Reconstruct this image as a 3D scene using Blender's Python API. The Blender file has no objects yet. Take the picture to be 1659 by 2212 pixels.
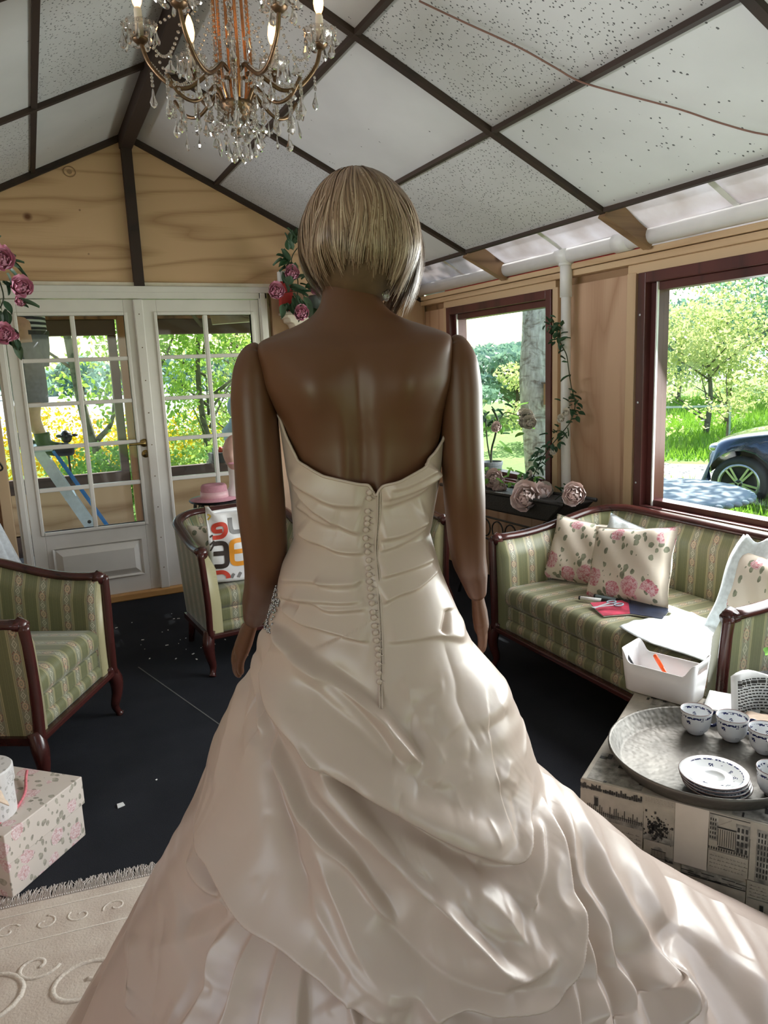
import bpy, bmesh, math, random
import numpy as np
from mathutils import Vector, Matrix
C = bpy.context.scene.collection
SC = bpy.context.scene
PI = math.pi
random.seed(7); rng = np.random.default_rng(7)

# ---------------------------------------------------------------- camera
PITCH, YAW, ROLL, FPX, CAMZ = 0.189328, 0.432177, 0.040140, 1606.6, 1.5
_fw = Vector((math.sin(YAW)*math.cos(PITCH), math.cos(YAW)*math.cos(PITCH), -math.sin(PITCH)))
_r = Vector((math.cos(YAW), -math.sin(YAW), 0)); _d = _fw.cross(_r)
_r2 = _r*math.cos(ROLL)+_d*math.sin(ROLL); _d2 = -_r*math.sin(ROLL)+_d*math.cos(ROLL)
cd = bpy.data.cameras.new('camera'); cam = bpy.data.objects.new('camera', cd); C.objects.link(cam)
cd.sensor_width = 36; cd.sensor_fit = 'AUTO'; cd.lens = FPX*36/2212
cd.clip_start = 0.05; cd.clip_end = 900
cam.matrix_world = Matrix(((_r2.x, -_d2.x, -_fw.x, 0), (_r2.y, -_d2.y, -_fw.y, 0), (_r2.z, -_d2.z, -_fw.z, CAMZ), (0, 0, 0, 1)))
SC.camera = cam

# ---------------------------------------------------------------- sky, sun, daylight, exposure
SUN_AZ = math.atan2(.737, .676); SUN_EL = math.radians(42)
W = bpy.data.worlds.new('sky'); SC.world = W; W.use_nodes = True
wt = W.node_tree; wt.nodes.clear()
sk = wt.nodes.new('ShaderNodeTexSky'); sk.sky_type = 'NISHITA'; sk.sun_disc = False
sk.sun_elevation = SUN_EL; sk.sun_rotation = SUN_AZ; sk.air_density = 1.3; sk.dust_density = 1.0; sk.ozone_density = 1.0
bgn = wt.nodes.new('ShaderNodeBackground'); bgn.inputs[1].default_value = 0.36
wo = wt.nodes.new('ShaderNodeOutputWorld')
wt.links.new(sk.outputs[0], bgn.inputs[0]); wt.links.new(bgn.outputs[0], wo.inputs[0])
sl = bpy.data.lights.new('sun', 'SUN'); sl.energy = 14; sl.angle = math.radians(.6); sl.color = (1, .97, .92)
so = bpy.data.objects.new('sun', sl); C.objects.link(so)
so.rotation_euler = Vector((-.737*math.cos(SUN_EL), -.676*math.cos(SUN_EL), -math.sin(SUN_EL))).to_track_quat('-Z', 'Y').to_euler()
def daylight(name, loc, target, sx, sy, e, col=(1, 1, 1), spread=180):   # area lamp added at an opening to boost the daylight indoors
    l = bpy.data.lights.new(name, 'AREA'); l.shape = 'RECTANGLE'; l.size = sx; l.size_y = sy; l.energy = e; l.color = col; l.spread = math.radians(spread)
    o = bpy.data.objects.new(name, l); C.objects.link(o); o.location = loc
    o.rotation_euler = (Vector(target)-Vector(loc)).to_track_quat('-Z', 'Y').to_euler(); return o
daylight('fill_lamp_rear', (1.5, -2.9, 1.4), (.6, 1, 1.0), 1.6, 1.8, 12, (1, .93, .86))  # added lamp at an unseen opening behind the camera, fills room and gown
daylight('fill_lamp_left', (-1.5, -.25, 1.35), (.6, .9, .7), 1.4, 1.0, 9, (1, .97, .94))  # added lamp at an unseen left window, lightens the gown's left side
daylight('ceiling_fill_left', (-1.14, 1.6, 2.12), (1.86, 1.6, 2.5), 6.6, .25, 24, (.97, .98, 1), 50)  # added lamp inside the unseen left eave, narrowed to brighten the right ceiling
daylight('daylight_small_window', (3.0, 4.3, 1.35), (1.0, 5.6, 1.2), 1.1, 1.0, 11, (1, .98, .96), 110)
daylight('ceiling_fill_right', (3.05, 1.6, 1.3), (-.6, 1.8, 2.9), 2.2, 1.0, 20, (.96, .98, 1), 100)  # added lamp outside the large window, tipped up to brighten the ceiling
daylight('daylight_large_window', (2.98, 1.9, 1.4), (1.4, 1.9, .5), 1.9, 1.0, 58, (1, .99, .97), 140)
daylight('fill_lamp_right', (2.98, -.1, 1.4), (.6, .9, .7), 1.5, 1.0, 5, (1, .96, .93), 150)  # added lamp at an invented gap in the right wall, rakes the gown
SC.view_settings.view_transform = 'Standard'; SC.view_settings.look = 'None'
SC.view_settings.exposure = 0.0; SC.view_settings.gamma = 1; SC.view_settings.use_curve_mapping = False
SC.cycles.use_denoising = True
SC.cycles.max_bounces = 10; SC.cycles.transparent_max_bounces = 24; SC.cycles.transmission_bounces = 8
SC.cycles.diffuse_bounces = 5; SC.cycles.caustics_reflective = False; SC.cycles.caustics_refractive = False
SC.cycles.sample_clamp_indirect = 6
# ---------------------------------------------------------------- node helpers and materials
class X:                                       # a value in a node tree with arithmetic
    def __init__(s, t, k): s.t = t; s.k = k
    def _op(s, op, *a):
        n = s.t.nodes.new('ShaderNodeMath'); n.operation = op
        for i, v in enumerate((s,)+a):
            if isinstance(v, X): s.t.links.new(v.k, n.inputs[i])
            else: n.inputs[i].default_value = v
        return X(s.t, n.outputs[0])
    def __add__(s, o): return s._op('ADD', o)
    def __sub__(s, o): return s._op('SUBTRACT', o)
    def __mul__(s, o): return s._op('MULTIPLY', o)
    def __truediv__(s, o): return s._op('DIVIDE', o)
    __radd__ = __add__; __rmul__ = __mul__
    def rsub(s, v): return (s*-1)+v
    def lt(s, o): return s._op('LESS_THAN', o)
    def gt(s, o): return s._op('GREATER_THAN', o)
    def abs(s): return s._op('ABSOLUTE')
    def fract(s): return s._op('FRACT')
    def floor(s): return s._op('FLOOR')
    def mod(s, o): return s._op('FLOORED_MODULO', o)
    def max(s, o): return s._op('MAXIMUM', o)
    def min(s, o): return s._op('MINIMUM', o)
    def sqrt(s): return s._op('SQRT')
    def sin(s): return s._op('SINE')
    def pw(s, o): return s._op('POWER', o)
    def clamp(s):
        n = s.t.nodes.new('ShaderNodeClamp'); s.t.links.new(s.k, n.inputs[0]); return X(s.t, n.outputs[0])
class Mt:
    def __init__(s, name, col=(.8, .8, .8), rough=.5, metal=0, spec=.5, **kw):
        s.m = bpy.data.materials.new(name); s.m.use_nodes = True; s.t = s.m.node_tree
        s.p = s.t.nodes['Principled BSDF']; s.out = s.t.nodes['Material Output']
        s.set('Base Color', (*col, 1)); s.set('Roughness', rough); s.set('Metallic', metal); s.set('Specular IOR Level', spec)
        for k, v in kw.items(): s.set(k.replace('_', ' '), v)
    def set(s, k, v):
        if isinstance(v, X): s.t.links.new(v.k, s.p.inputs[k])
        elif hasattr(v, 'is_output'): s.t.links.new(v, s.p.inputs[k])
        else: s.p.inputs[k].default_value = v
    def coord(s, kind='Object'):
        n = s.t.nodes.new('ShaderNodeTexCoord'); return n.outputs[kind]
    def mp(s, v, scale=(1, 1, 1), rot=(0, 0, 0), loc=(0, 0, 0)):
        n = s.t.nodes.new('ShaderNodeMapping'); n.inputs['Scale'].default_value = scale; n.inputs['Rotation'].default_value = rot; n.inputs['Location'].default_value = loc
        s.t.links.new(v, n.inputs[0]); return n.outputs[0]
    def sep(s, v):
        n = s.t.nodes.new('ShaderNodeSeparateXYZ'); s.t.links.new(v, n.inputs[0]); return [X(s.t, o) for o in n.outputs]
    def noise(s, v, scale=5, detail=3, rough=.5, dist=0, out=0):
        n = s.t.nodes.new('ShaderNodeTexNoise'); n.inputs['Scale'].default_value = scale; n.inputs['Detail'].default_value = detail
        n.inputs['Roughness'].default_value = rough; n.inputs['Distortion'].default_value = dist
        if v is not None: s.t.links.new(v, n.inputs['Vector'])
        return X(s.t, n.outputs[out])
    def vor(s, v, scale=5, feature='F1', out='Distance', rand=1):
        n = s.t.nodes.new('ShaderNodeTexVoronoi'); n.feature = feature; n.inputs['Scale'].default_value = scale; n.inputs['Randomness'].default_value = rand
        s.t.links.new(v, n.inputs['Vector']); return X(s.t, n.outputs[out])
    def vadd(s, v, w, k=.1):
        n = s.t.nodes.new('ShaderNodeVectorMath'); n.operation = 'MULTIPLY_ADD'
        s.t.links.new(w.k, n.inputs[0]); n.inputs[1].default_value = (k, k, k); s.t.links.new(v, n.inputs[2]); return n.outputs[0]
    def ramp(s, f, stops, interp='LINEAR'):
        n = s.t.nodes.new('ShaderNodeValToRGB'); cr = n.color_ramp; cr.interpolation = interp
        while len(cr.elements) < len(stops): cr.elements.new(.5)
        for e, (p, c) in zip(cr.elements, stops): e.position = p; e.color = (*c, 1)
        s.t.links.new(f.k, n.inputs[0]); return n.outputs[0]
    def mix(s, f, a, b, mode='MIX'):
        n = s.t.nodes.new('ShaderNodeMix'); n.data_type = 'RGBA'; n.blend_type = mode
        for i, v in ((0, f), (6, a), (7, b)):
            if isinstance(v, X): s.t.links.new(v.k, n.inputs[i])
            elif hasattr(v, 'is_output'): s.t.links.new(v, n.inputs[i])
            else: n.inputs[i].default_value = v if i == 0 else (*v, 1)
        return n.outputs[2]
    def bump(s, h, strength=.3, dist=.01):
        n = s.t.nodes.new('ShaderNodeBump'); n.inputs['Strength'].default_value = strength; n.inputs['Distance'].default_value = dist
        s.t.links.new(h.k, n.inputs['Height']); s.t.links.new(n.outputs[0], s.p.inputs['Normal'])
    def shader(s, kind, **kw):
        n = s.t.nodes.new(kind)
        for k, v in kw.items():
            k = k.replace('_', ' ')
            if isinstance(v, X): s.t.links.new(v.k, n.inputs[k])
            elif hasattr(v, 'is_output'): s.t.links.new(v, n.inputs[k])
            else: n.inputs[k].default_value = v
        return n.outputs[0]
    def mixsh(s, f, a, b):
        n = s.t.nodes.new('ShaderNodeMixShader')
        if isinstance(f, X): s.t.links.new(f.k, n.inputs[0])
        else: n.inputs[0].default_value = f
        s.t.links.new(a, n.inputs[1]); s.t.links.new(b, n.inputs[2]); return n.outputs[0]
    def final(s, sh): s.t.links.new(sh, s.out.inputs[0])
def simple(name, col, rough=.5, metal=0, var=.12, scale=30, bump=.0, spec=.5, **kw):   # a plain colour with grain
    m = Mt(name, col, rough, metal, spec, **kw); v = m.coord()
    f = m.noise(v, scale, 3)
    lo = tuple(c*(1-var) for c in col); hi = tuple(min(1, c*(1+var)) for c in col)
    m.set('Base Color', m.ramp(f, [(.3, lo), (.7, hi)]))
    if bump: m.bump(f, bump, .004)
    return m.m
def m_wood(name, a, b, axis='z', ring=9, rough=.55, streak=6, knots=True):
    m = Mt(name, a, rough); v = m.coord()
    sc = {'x': (.12, 1, 1), 'y': (1, .12, 1), 'z': (1, 1, .12)}[axis]
    q = m.mp(v, sc)
    n1 = m.noise(q, 2.2, 2, .5, .6)
    w = ((n1*ring).fract()-.5).abs()*2
    g = m.noise(m.mp(v, tuple(k if k < 1 else 6 for k in sc)), 40, 3)
    f = w.pw(.6)*.55+g*.25+m.noise(q, 1.2, 2)*.25
    col = m.ramp(f, [(.25, b), (.62, a)])
    if knots:
        k = m.vor(m.mp(v, tuple(.9 if c < 1 else 1 for c in sc)), 1.9)
        kn = m.ramp(k, [(.025, (.25, .13, .06)), (.06, (1, 1, 1))])
        col = m.mix(1.0, col, kn, 'MULTIPLY')
    m.set('Base Color', col); m.bump(g, .12, .002); return m.m
M = {}
M['ply'] = m_wood('plywood_panel', (.63, .41, .24), (.40, .23, .115), 'x', 8)
M['plyv'] = m_wood('plywood_upright_grain', (.58, .385, .26), (.40, .23, .14), 'z', 7)
M['pine'] = m_wood('planed_pine', (.62, .45, .28), (.50, .33, .19), 'y', 5)
M['pinez'] = m_wood('planed_pine_upright', (.60, .43, .27), (.50, .33, .20), 'z', 4, knots=False)
M['rafter'] = m_wood('rough_rafter', (.33, .20, .11), (.17, .095, .05), 'x', 5)
M['dark'] = m_wood('dark_stained_batten', (.034, .018, .012), (.018, .010, .007), 'y', 4, .75, knots=False)
M['mahog'] = m_wood('mahogany', (.055, .014, .012), (.022, .007, .006), 'x', 4, .22, knots=False)
M['frame'] = m_wood('dark_red_window_wood', (.10, .028, .026), (.055, .018, .018), 'z', 4, .4, knots=False)
M['sill'] = m_wood('red_window_sill', (.20, .035, .03), (.10, .018, .016), 'y', 4, .25, knots=False)
M['deck'] = m_wood('weathered_porch_timber', (.36, .17, .08), (.12, .055, .03), 'z', 5)
M['deckd'] = m_wood('brown_stained_timber', (.11, .065, .05), (.055, .032, .026), 'x', 4, .6, knots=False)
M['thresh'] = m_wood('oak_threshold', (.55, .30, .11), (.40, .20, .07), 'x', 4, .4, knots=False)
M['greyplank'] = m_wood('grey_plank', (.32, .34, .36), (.22, .24, .26), 'x', 4, .6)
M['white'] = simple('white_door_paint', (.72, .69, .655), .35, var=.03, scale=8)
M['cream'] = simple('cream_paint', (.70, .62, .52), .5, var=.08, scale=14)
M['pvc'] = simple('white_pvc', (.74, .74, .73), .3, var=.04, scale=10)
M['plasticw'] = simple('white_plastic', (.80, .78, .78), .28, var=.02, scale=10)
M['black'] = simple('black_metal', (.012, .012, .013), .4, var=.3)
M['rubber'] = simple('black_rubber', (.02, .02, .022), .6, var=.2)
M['brass'] = simple('brass', (.42, .30, .11), .28, 1, var=.1)
M['bronze'] = simple('antique_bronze', (.15, .092, .05), .38, .85, var=.25, scale=60)
M['copper'] = simple('polished_copper_rod', (.55, .24, .10), .2, 1, var=.1)
M['candle'] = simple('candle_sleeve', (.80, .70, .58), .5, var=.04)
M['orange'] = simple('orange_plastic', (.85, .10, .012), .35, var=.04)
M['red'] = simple('red_strip', (.45, .03, .03), .5, var=.1)
M['paper'] = simple('white_paper', (.80, .80, .80), .8, var=.04)
M['beigecloth'] = simple('beige_cloth', (.70, .54, .42), .9, var=.08, scale=80, bump=.2)
M['cord'] = simple('pink_cord', (.62, .17, .20), .7, var=.15, scale=90)
M['wire'] = simple('brown_cable', (.22, .11, .09), .5, var=.1)
M['pinkfelt'] = simple('pink_felt', (.56, .27, .33), .9, var=.08, scale=90, bump=.15)
M['pinksatin'] = simple('pink_hat_band', (.74, .46, .50), .35, var=.05)
M['foam'] = simple('foam_head', (.66, .42, .36), .6, var=.05)
M['alu'] = simple('ladder_aluminium', (.62, .68, .74), .35, .6, var=.08)
M['blue'] = simple('blue_rail', (.03, .22, .62), .4, var=.1)
M['planter'] = simple('black_wicker', (.016, .014, .013), .55, var=.4, scale=120, bump=.5)
M['pot'] = simple('grey_pot', (.17, .20, .22), .5, var=.08)
M['rose'] = simple('pale_rose_petal', (.86, .72, .69), .6, var=.08, scale=20, **{'Subsurface Weight': .0})
M['rosew'] = simple('white_rose_petal', (.82, .78, .72), .6, var=.05, scale=20)
M['peony'] = simple('pink_peony_petal', (.80, .40, .54), .6, var=.2, scale=18)
M['stem'] = simple('dark_stem', (.035, .05, .02), .6, var=.3)
M['skinp'] = simple('person_skin', (.62, .36, .27), .5, var=.06)
M['shorts'] = simple('grey_work_shorts', (.15, .16, .20), .85, var=.15, scale=40)
M['shoe'] = simple('black_boot', (.02, .021, .024), .5, var=.3)
M['stone'] = simple('field_stone', (.26, .23, .19), .8, var=.4, scale=12, bump=.5)
M['slate'] = simple('blue_grey_concrete', (.26, .33, .38), .7, var=.12, scale=18, bump=.2)
M['alloy'] = simple('alloy_wheel', (.55, .56, .58), .3, .9, var=.1)
M['porc'] = simple('porcelain', (.78, .79, .80), .12, var=.02)
M['cobalt'] = simple('cobalt_glaze', (.012, .018, .07), .12, var=.3)
M['rim'] = simple('brown_rim', (.16, .08, .07), .3, var=.2)
M['print'] = simple('print_black', (.035, .032, .03), .7, var=.5, scale=50)
M['printg'] = simple('print_grey', (.27, .25, .22), .7, var=.6, scale=45)
M['printl'] = simple('print_light', (.42, .375, .315), .7, var=.12, scale=30)
M['gravel'] = simple('pale_gravel', (.52, .48, .42), .9, var=.45, scale=14, bump=.5)
M['zipteeth'] = simple('zipper_tape', (.30, .24, .20), .5, var=.3, scale=300)
M['wigcap'] = simple('wig_base', (.13, .075, .042), .6, var=.2)
M['beads'] = simple('silver_beads', (.42, .42, .44), .2, .9, var=.3, scale=400)
M['seam'] = simple('carpet_seam', (.10, .10, .10), .9)
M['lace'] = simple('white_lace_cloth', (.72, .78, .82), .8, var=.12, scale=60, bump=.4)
M['letterred'] = simple('bag_print_red', (.62, .06, .035), .5, var=.05)
M['letterbrown'] = simple('bag_print_brown', (.03, .018, .014), .5, var=.05)
M['letterorange'] = simple('bag_print_orange', (.78, .30, .02), .5, var=.05)
M['lettergrey'] = simple('bag_print_grey', (.20, .19, .19), .5, var=.05)
M['letteryellow'] = simple('bag_print_yellow', (.72, .50, .08), .5, var=.05)
M['bag'] = simple('white_plastic_bag', (.74, .73, .74), .25, var=.04, scale=12)
M['magenta'] = simple('magazine_cover', (.45, .05, .09), .35, var=.5, scale=18)
M['navy'] = simple('navy_cover', (.02, .03, .06), .35, var=.4, scale=18)

def m_carpet():
    m = Mt('charcoal_carpet', (.02, .02, .024), .95, spec=.15); v = m.coord()
    f = m.noise(v, 420, 2)*.6+m.noise(v, 3, 3)*.4
    m.set('Base Color', m.ramp(f, [(.3, (.007, .008, .011)), (.62, (.024, .026, .033)), (.8, (.06, .062, .07))])); m.bump(m.noise(v, 500, 2), .5, .004)
    return m.m
M['carpet'] = m_carpet()
def m_tile(name, dens, base, size=70):
    m = Mt(name, base, .9, spec=.2); v = m.coord()
    q = m.mp(v, (1.0, 1.35, 1))
    d = m.vor(m.vadd(q, m.noise(q, 60, 2, out=1), .008), size); c = m.vor(q, size, out='Color')
    on = m.noise(q, 3.0, 2)*.5+m.noise(v, 220, 1)*.22
    hole = d.lt(.25)*X(m.t, c.k).gt(1-dens)*1.0
    soft = m.ramp(m.noise(v, 2.2, 4), [(.3, tuple(b*.88 for b in base)), (.7, base)])
    m.set('Base Color', m.mix(hole*(.72+.4*on), soft, (.03, .03, .032)))
    m.bump(hole*-1+on*.2, .4, .003); return m.m
M['tile_dense'] = m_tile('mineral_tile_pitted', .62, (.60, .60, .605), 62)
M['tile_fine'] = m_tile('mineral_tile_fine_pitted', .72, (.58, .585, .595), 85)
M['tile_sparse'] = m_tile('mineral_tile_lightly_pitted', .22, (.63, .635, .64), 48)
M['tile_smooth'] = m_tile('mineral_tile_smooth', .07, (.65, .65, .655), 60)
def m_glass(name, tint=(.97, 1, .99), refl=.12):
    m = Mt(name); lw = m.t.nodes.new('ShaderNodeLayerWeight'); lw.inputs[0].default_value = .5
    dust = m.noise(m.coord(), 40, 3)*.02
    m.final(m.mixsh(((X(m.t, lw.outputs[1]).pw(4))*.5+.03+dust)*refl*4, m.shader('ShaderNodeBsdfTransparent', Color=(*tint, 1)), m.shader('ShaderNodeBsdfGlossy', Roughness=.03, Color=(1, 1, 1, 1))))
    return m.m
M['glass'] = m_glass('window_glass'); M['bobeche'] = m_glass('cut_glass_dish', (.96, .93, .9), .7)
def m_crystal():
    m = Mt('crystal', (1, 1, 1), .0); m.set('Transmission Weight', 1.0); m.set('IOR', 1.5)
    m.set('Base Color', m.ramp(m.noise(m.coord(), 25, 1), [(.3, (.97, .93, .90)), (.7, (1, 1, 1))]))
    m.final(m.mixsh(.22, m.p.outputs[0], m.shader('ShaderNodeBsdfTranslucent', Color=(1, .93, .87, 1)))); return m.m
M['crystal'] = m_crystal()
def m_emit(name, col, s):
    m = Mt(name); f = m.noise(m.coord(), 30, 1)*.1+.95
    m.final(m.shader('ShaderNodeEmission', Color=(*col, 1), Strength=f*s)); return m.m
M['flame'] = m_emit('lit_bulb_filament', (1, .60, .26), 60)
M['bulb'] = m_emit('lit_amber_bulb', (1, .52, .20), 5.0)
def m_sheet():
    m = Mt('translucent_roof_sheet', (.85, .84, .86), .6); v = m.coord()
    f = m.noise(v, 6, 4); col = m.ramp(f, [(.3, (.62, .58, .57)), (.7, (.80, .79, .81))])
    m.set('Base Color', col)
    m.final(m.mixsh(.32, m.p.outputs[0], m.shader('ShaderNodeBsdfTranslucent', Color=col))); return m.m
M['sheet'] = m_sheet()
def m_brocade():
    m = Mt('green_striped_brocade', (.3, .3, .2), .42, spec=.5); uv = m.coord('UV'); u, v, _ = m.sep(uv)
    P = .108; k = u/P; cell = k.floor(); a = (k.fract()-.5)*P; aa = a.abs()
    stripe = m.ramp(aa/(P/2), [(0, (0.228, 0.230, 0.164)), (.33, (0.228, 0.230, 0.164)), (.335, (0.389, 0.347, 0.200)), (.38, (0.389, 0.347, 0.200)), (.385, (0.185, 0.184, 0.103)), (.43, (0.185, 0.184, 0.103)), (.435, (0.389, 0.347, 0.200)), (.50, (0.389, 0.347, 0.200)), (.505, (0.161, 0.163, 0.080)), (.80, (0.141, 0.146, 0.070)), (.86, (0.185, 0.186, 0.092)), (.90, (0.141, 0.146, 0.070)), (1, (0.161, 0.163, 0.082))], 'LINEAR')
    H = .088; vv = v/H+cell*.5; b = (vv.fract()-.5)*H; odd = vv.floor().mod(2)
    el = ((a/.0085).pw(2)+(b/.0125).pw(2)).sqrt()
    ring = (el-1).abs().lt(.28).max(el.lt(.38))
    dots = ((el-1.75).abs().lt(.28))*((a*620).sin()*(b*620).sin()).gt(.2)
    b2 = (b.abs()-H/2).abs(); dia = (aa/.009+b2/.014)
    diam = (dia-1).abs().lt(.24).max(dia.lt(.3)); link = (((dia-1.9).abs()).lt(.2))*aa.lt(.006)
    c1 = m.mix(ring, stripe, (.50, .36, .25)); c2 = m.mix(dots*aa.lt(.018), c1, (.24, .06, .045)); c3 = m.mix(diam.max(link)*aa.lt(.017), c2, (.48, .46, .37))
    g = m.noise(m.mp(uv, (1, .15, 1)), 600, 2)
    m.set('Base Color', m.mix(.25, c3, m.ramp(g, [(.3, (.18, .18, .1)), (.7, (.52, .5, .36))]), 'OVERLAY'))
    m.set('Sheen Weight', .25); m.bump(ring.max(diam)+g*.4, .15, .002); return m.m
M['brocade'] = m_brocade()
def m_floral(name, base, pink, leaf, scale, rough=.8, den=.52):
    m = Mt(name, base, rough); v = m.coord(); q = m.vadd(v, m.noise(v, scale*1.6, 3, out=1), .35/scale)
    d = m.vor(q, scale); c = m.vor(q, scale, out='Color'); cc = m.sep(c.k); petal = m.noise(v, scale*7, 2, .6, 1.5)
    d2 = m.vor(m.mp(q, (1.7, 1, 1.2), (0, .6, .7)), scale*2.1); c2 = m.vor(m.mp(q, (1.7, 1, 1.2), (0, .6, .7)), scale*2.1, out='Color'); cc2 = m.sep(c2.k)
    pk = m.ramp(petal, [(.35, pink), (.62, tuple(min(1, x*.45+.5) for x in pink))])
    lf = m.ramp(m.noise(v, scale*5, 2), [(.35, tuple(x*.6 for x in leaf)), (.65, leaf)])
    bs = m.ramp(m.noise(v, 6, 3), [(.3, tuple(x*.94 for x in base)), (.7, base)])
    x1 = m.mix(d2.lt(.40)*cc2[0].gt(den), bs, lf); x2 = m.mix(d.lt(.42)*cc[0].gt(den+.03), x1, pk)
    m.set('Base Color', x2); return m.m
M['floral'] = m_floral('rose_print_cotton', (.74, .65, .55), (.52, .12, .16), (.30, .31, .22), 10, .8, .42)
M['floralbox'] = m_floral('faded_floral_card', (.66, .58, .52), (.56, .30, .30), (.44, .40, .33), 15, .6, .30)
M['floraltin'] = m_floral('grey_floral_tin', (.66, .63, .62), (.42, .38, .37), (.52, .50, .48), 22, .45)
def m_leaf(name, a, b, tr=.35):
    m = Mt(name, a, .5); info = m.t.nodes.new('ShaderNodeObjectInfo')
    f = m.noise(m.coord(), 3, 3)*.7+X(m.t, info.outputs['Random'])*.3
    col = m.ramp(f, [(.3, a), (.7, b)]); m.set('Base Color', col)
    m.final(m.mixsh(tr, m.p.outputs[0], m.shader('ShaderNodeBsdfTranslucent', Color=col))); return m.m
M['leaf'] = m_leaf('dark_artificial_leaf', (.02, .06, .03), (.05, .13, .06), .15)
M['leafb'] = m_leaf('grey_green_artificial_leaf', (.05, .10, .055), (.11, .18, .11), .15)
M['leafy'] = m_leaf('spring_leaf', (.28, .46, .07), (.58, .74, .18), .5)
M['leafg'] = m_leaf('fresh_green_leaf', (.15, .34, .07), (.34, .56, .14), .5)
M['leafd'] = m_leaf('mid_green_leaf', (.06, .18, .06), (.16, .34, .11), .45)
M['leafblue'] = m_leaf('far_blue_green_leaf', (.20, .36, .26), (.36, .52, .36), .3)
M['gorse'] = m_leaf('gorse_blossom', (.70, .46, .02), (.95, .72, .03), .3)
M['tan'] = m_leaf('yellow_tinted_leaf', (.38, .47, .14), (.66, .70, .30), .5)
def m_bark(name, a, b, dark):
    m = Mt(name, a, .9); v = m.coord()
    f = m.noise(m.mp(v, (1, 1, .35)), 26, 4); bands = m.noise(m.mp(v, (1, 1, 2.2)), 4, 5, .65, 1.2)
    col = m.mix(1, m.ramp(f, [(.3, b), (.7, a)]), m.ramp(bands, [(.38, dark), (.5, (1, 1, 1))]), 'MULTIPLY')
    m.set('Base Color', col); m.bump(f+bands, .5, .02); return m.m
M['birch'] = m_bark('birch_bark', (.78, .72, .64), (.36, .31, .26), (.45, .40, .36))
M['bark'] = m_bark('brown_bark', (.20, .18, .13), (.11, .095, .07), (.6, .6, .6))
def m_ground():
    m = Mt('meadow', (.2, .4, .05), .9); v = m.coord()
    f = m.noise(v, .35, 4)*.6+m.noise(v, 9, 3)*.4
    m.set('Base Color', m.ramp(f, [(.3, (.10, .22, .025)), (.55, (.16, .31, .035)), (.72, (.28, .34, .08))])); m.bump(m.noise(v, 30, 2), .6, .03); return m.m
M['meadow'] = m_ground()
M['field'] = simple('pale_ploughed_field', (.46, .47, .42), .9, var=.14, scale=.5)
M['grass'] = m_leaf('grass_blade', (.16, .34, .03), (.36, .60, .06), .5)
def m_skin():
    m = Mt('tan_mannequin_shell', (.20, .09, .045), .34, spec=.4); v = m.coord()
    m.set('Base Color', m.ramp(m.noise(v, 5, 3), [(.3, (.112, .046, .0225)), (.7, (.125, .053, .0265))])); m.set('Roughness', m.noise(v, 9, 2)*.06+.36); return m.m
M['skin'] = m_skin()
def m_satin():
    m = Mt('ivory_satin', (.72, .62, .54), .36, spec=.55); v = m.coord()
    m.set('Base Color', m.ramp(m.noise(v, 3, 2), [(.3, (.49, .378, .322)), (.7, (.53, .413, .355))]))
    m.set('Roughness', m.noise(v, 14, 2)*.08+.32)
    m.bump(m.noise(v, 9, 3)*.6+m.noise(v, 24, 2)*.2, .18, .02); return m.m
M['satin'] = m_satin()
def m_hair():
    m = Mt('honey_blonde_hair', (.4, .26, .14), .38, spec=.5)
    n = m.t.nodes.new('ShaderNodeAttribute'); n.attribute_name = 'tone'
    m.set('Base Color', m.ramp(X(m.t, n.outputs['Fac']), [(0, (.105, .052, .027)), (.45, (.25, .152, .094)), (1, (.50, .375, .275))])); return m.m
M['hair'] = m_hair()
def m_hammer():
    m = Mt('hammered_aluminium', (.52, .49, .45), .30, .7); v = m.coord()
    d = m.vor(v, 85, 'SMOOTH_F1'); m.bump(d, .35, .004)
    m.set('Base Color', m.ramp(m.noise(v, 8, 4), [(.3, (.10, .092, .082)), (.7, (.19, .175, .155))])); m.set('Roughness', m.noise(v, 20, 3)*.2+.40); return m.m
M['tray'] = m_hammer()
def m_stripe():
    m = Mt('navy_white_striped_jersey', (.6, .6, .6), .85); x, y, z = m.sep(m.coord())
    m.set('Base Color', m.mix((z*28+m.noise(m.coord(), 4, 2)*.8).fract().lt(.55), (.66, .67, .68), (.025, .03, .045))); return m.m
M['jersey'] = m_stripe()
def m_car():
    m = Mt('dark_blue_car_paint', (.012, .03, .075), .18, .35); m.set('Coat Weight', 1.0)
    m.set('Base Color', m.ramp(m.noise(m.coord(), 200, 1), [(.3, (.010, .026, .065)), (.7, (.016, .04, .095))])); return m.m
M['car'] = m_car()
M['carglass'] = simple('dark_car_glass', (.01, .012, .014), .05, var=.2)
def m_rug():
    m = Mt('cream_carved_rug', (.60, .52, .46), .95, spec=.1); v = m.coord()
    f = m.noise(v, 9, 4); w = m.noise(v, 160, 2)
    m.set('Base Color', m.ramp(f, [(.3, (.52, .43, .37)), (.6, (.64, .56, .49)), (.75, (.58, .47, .43))])); m.bump(w, .5, .004); return m.m
M['rug'] = m_rug(); M['rugrelief'] = simple('cream_rug_pile', (.68, .61, .54), .95, var=.12, scale=160, bump=.6)
M['fringe'] = simple('rug_fringe_yarn', (.60, .54, .51), .9, var=.15, scale=200)
M['veil'] = m_glass('thin_veil_tulle', (.86, .9, .95), .05)
def m_tulle():
    m = Mt('white_tulle', (.8, .84, .9), .8); f = m.noise(m.coord(), 60, 2)*.3+.45
    m.final(m.mixsh(f, m.shader('ShaderNodeBsdfTransparent'), m.p.outputs[0])); return m.m
M['tulle'] = m_tulle()
M['bluebag'] = simple('blue_clear_wrap', (.40, .58, .72), .15, var=.3, scale=25)
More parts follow.
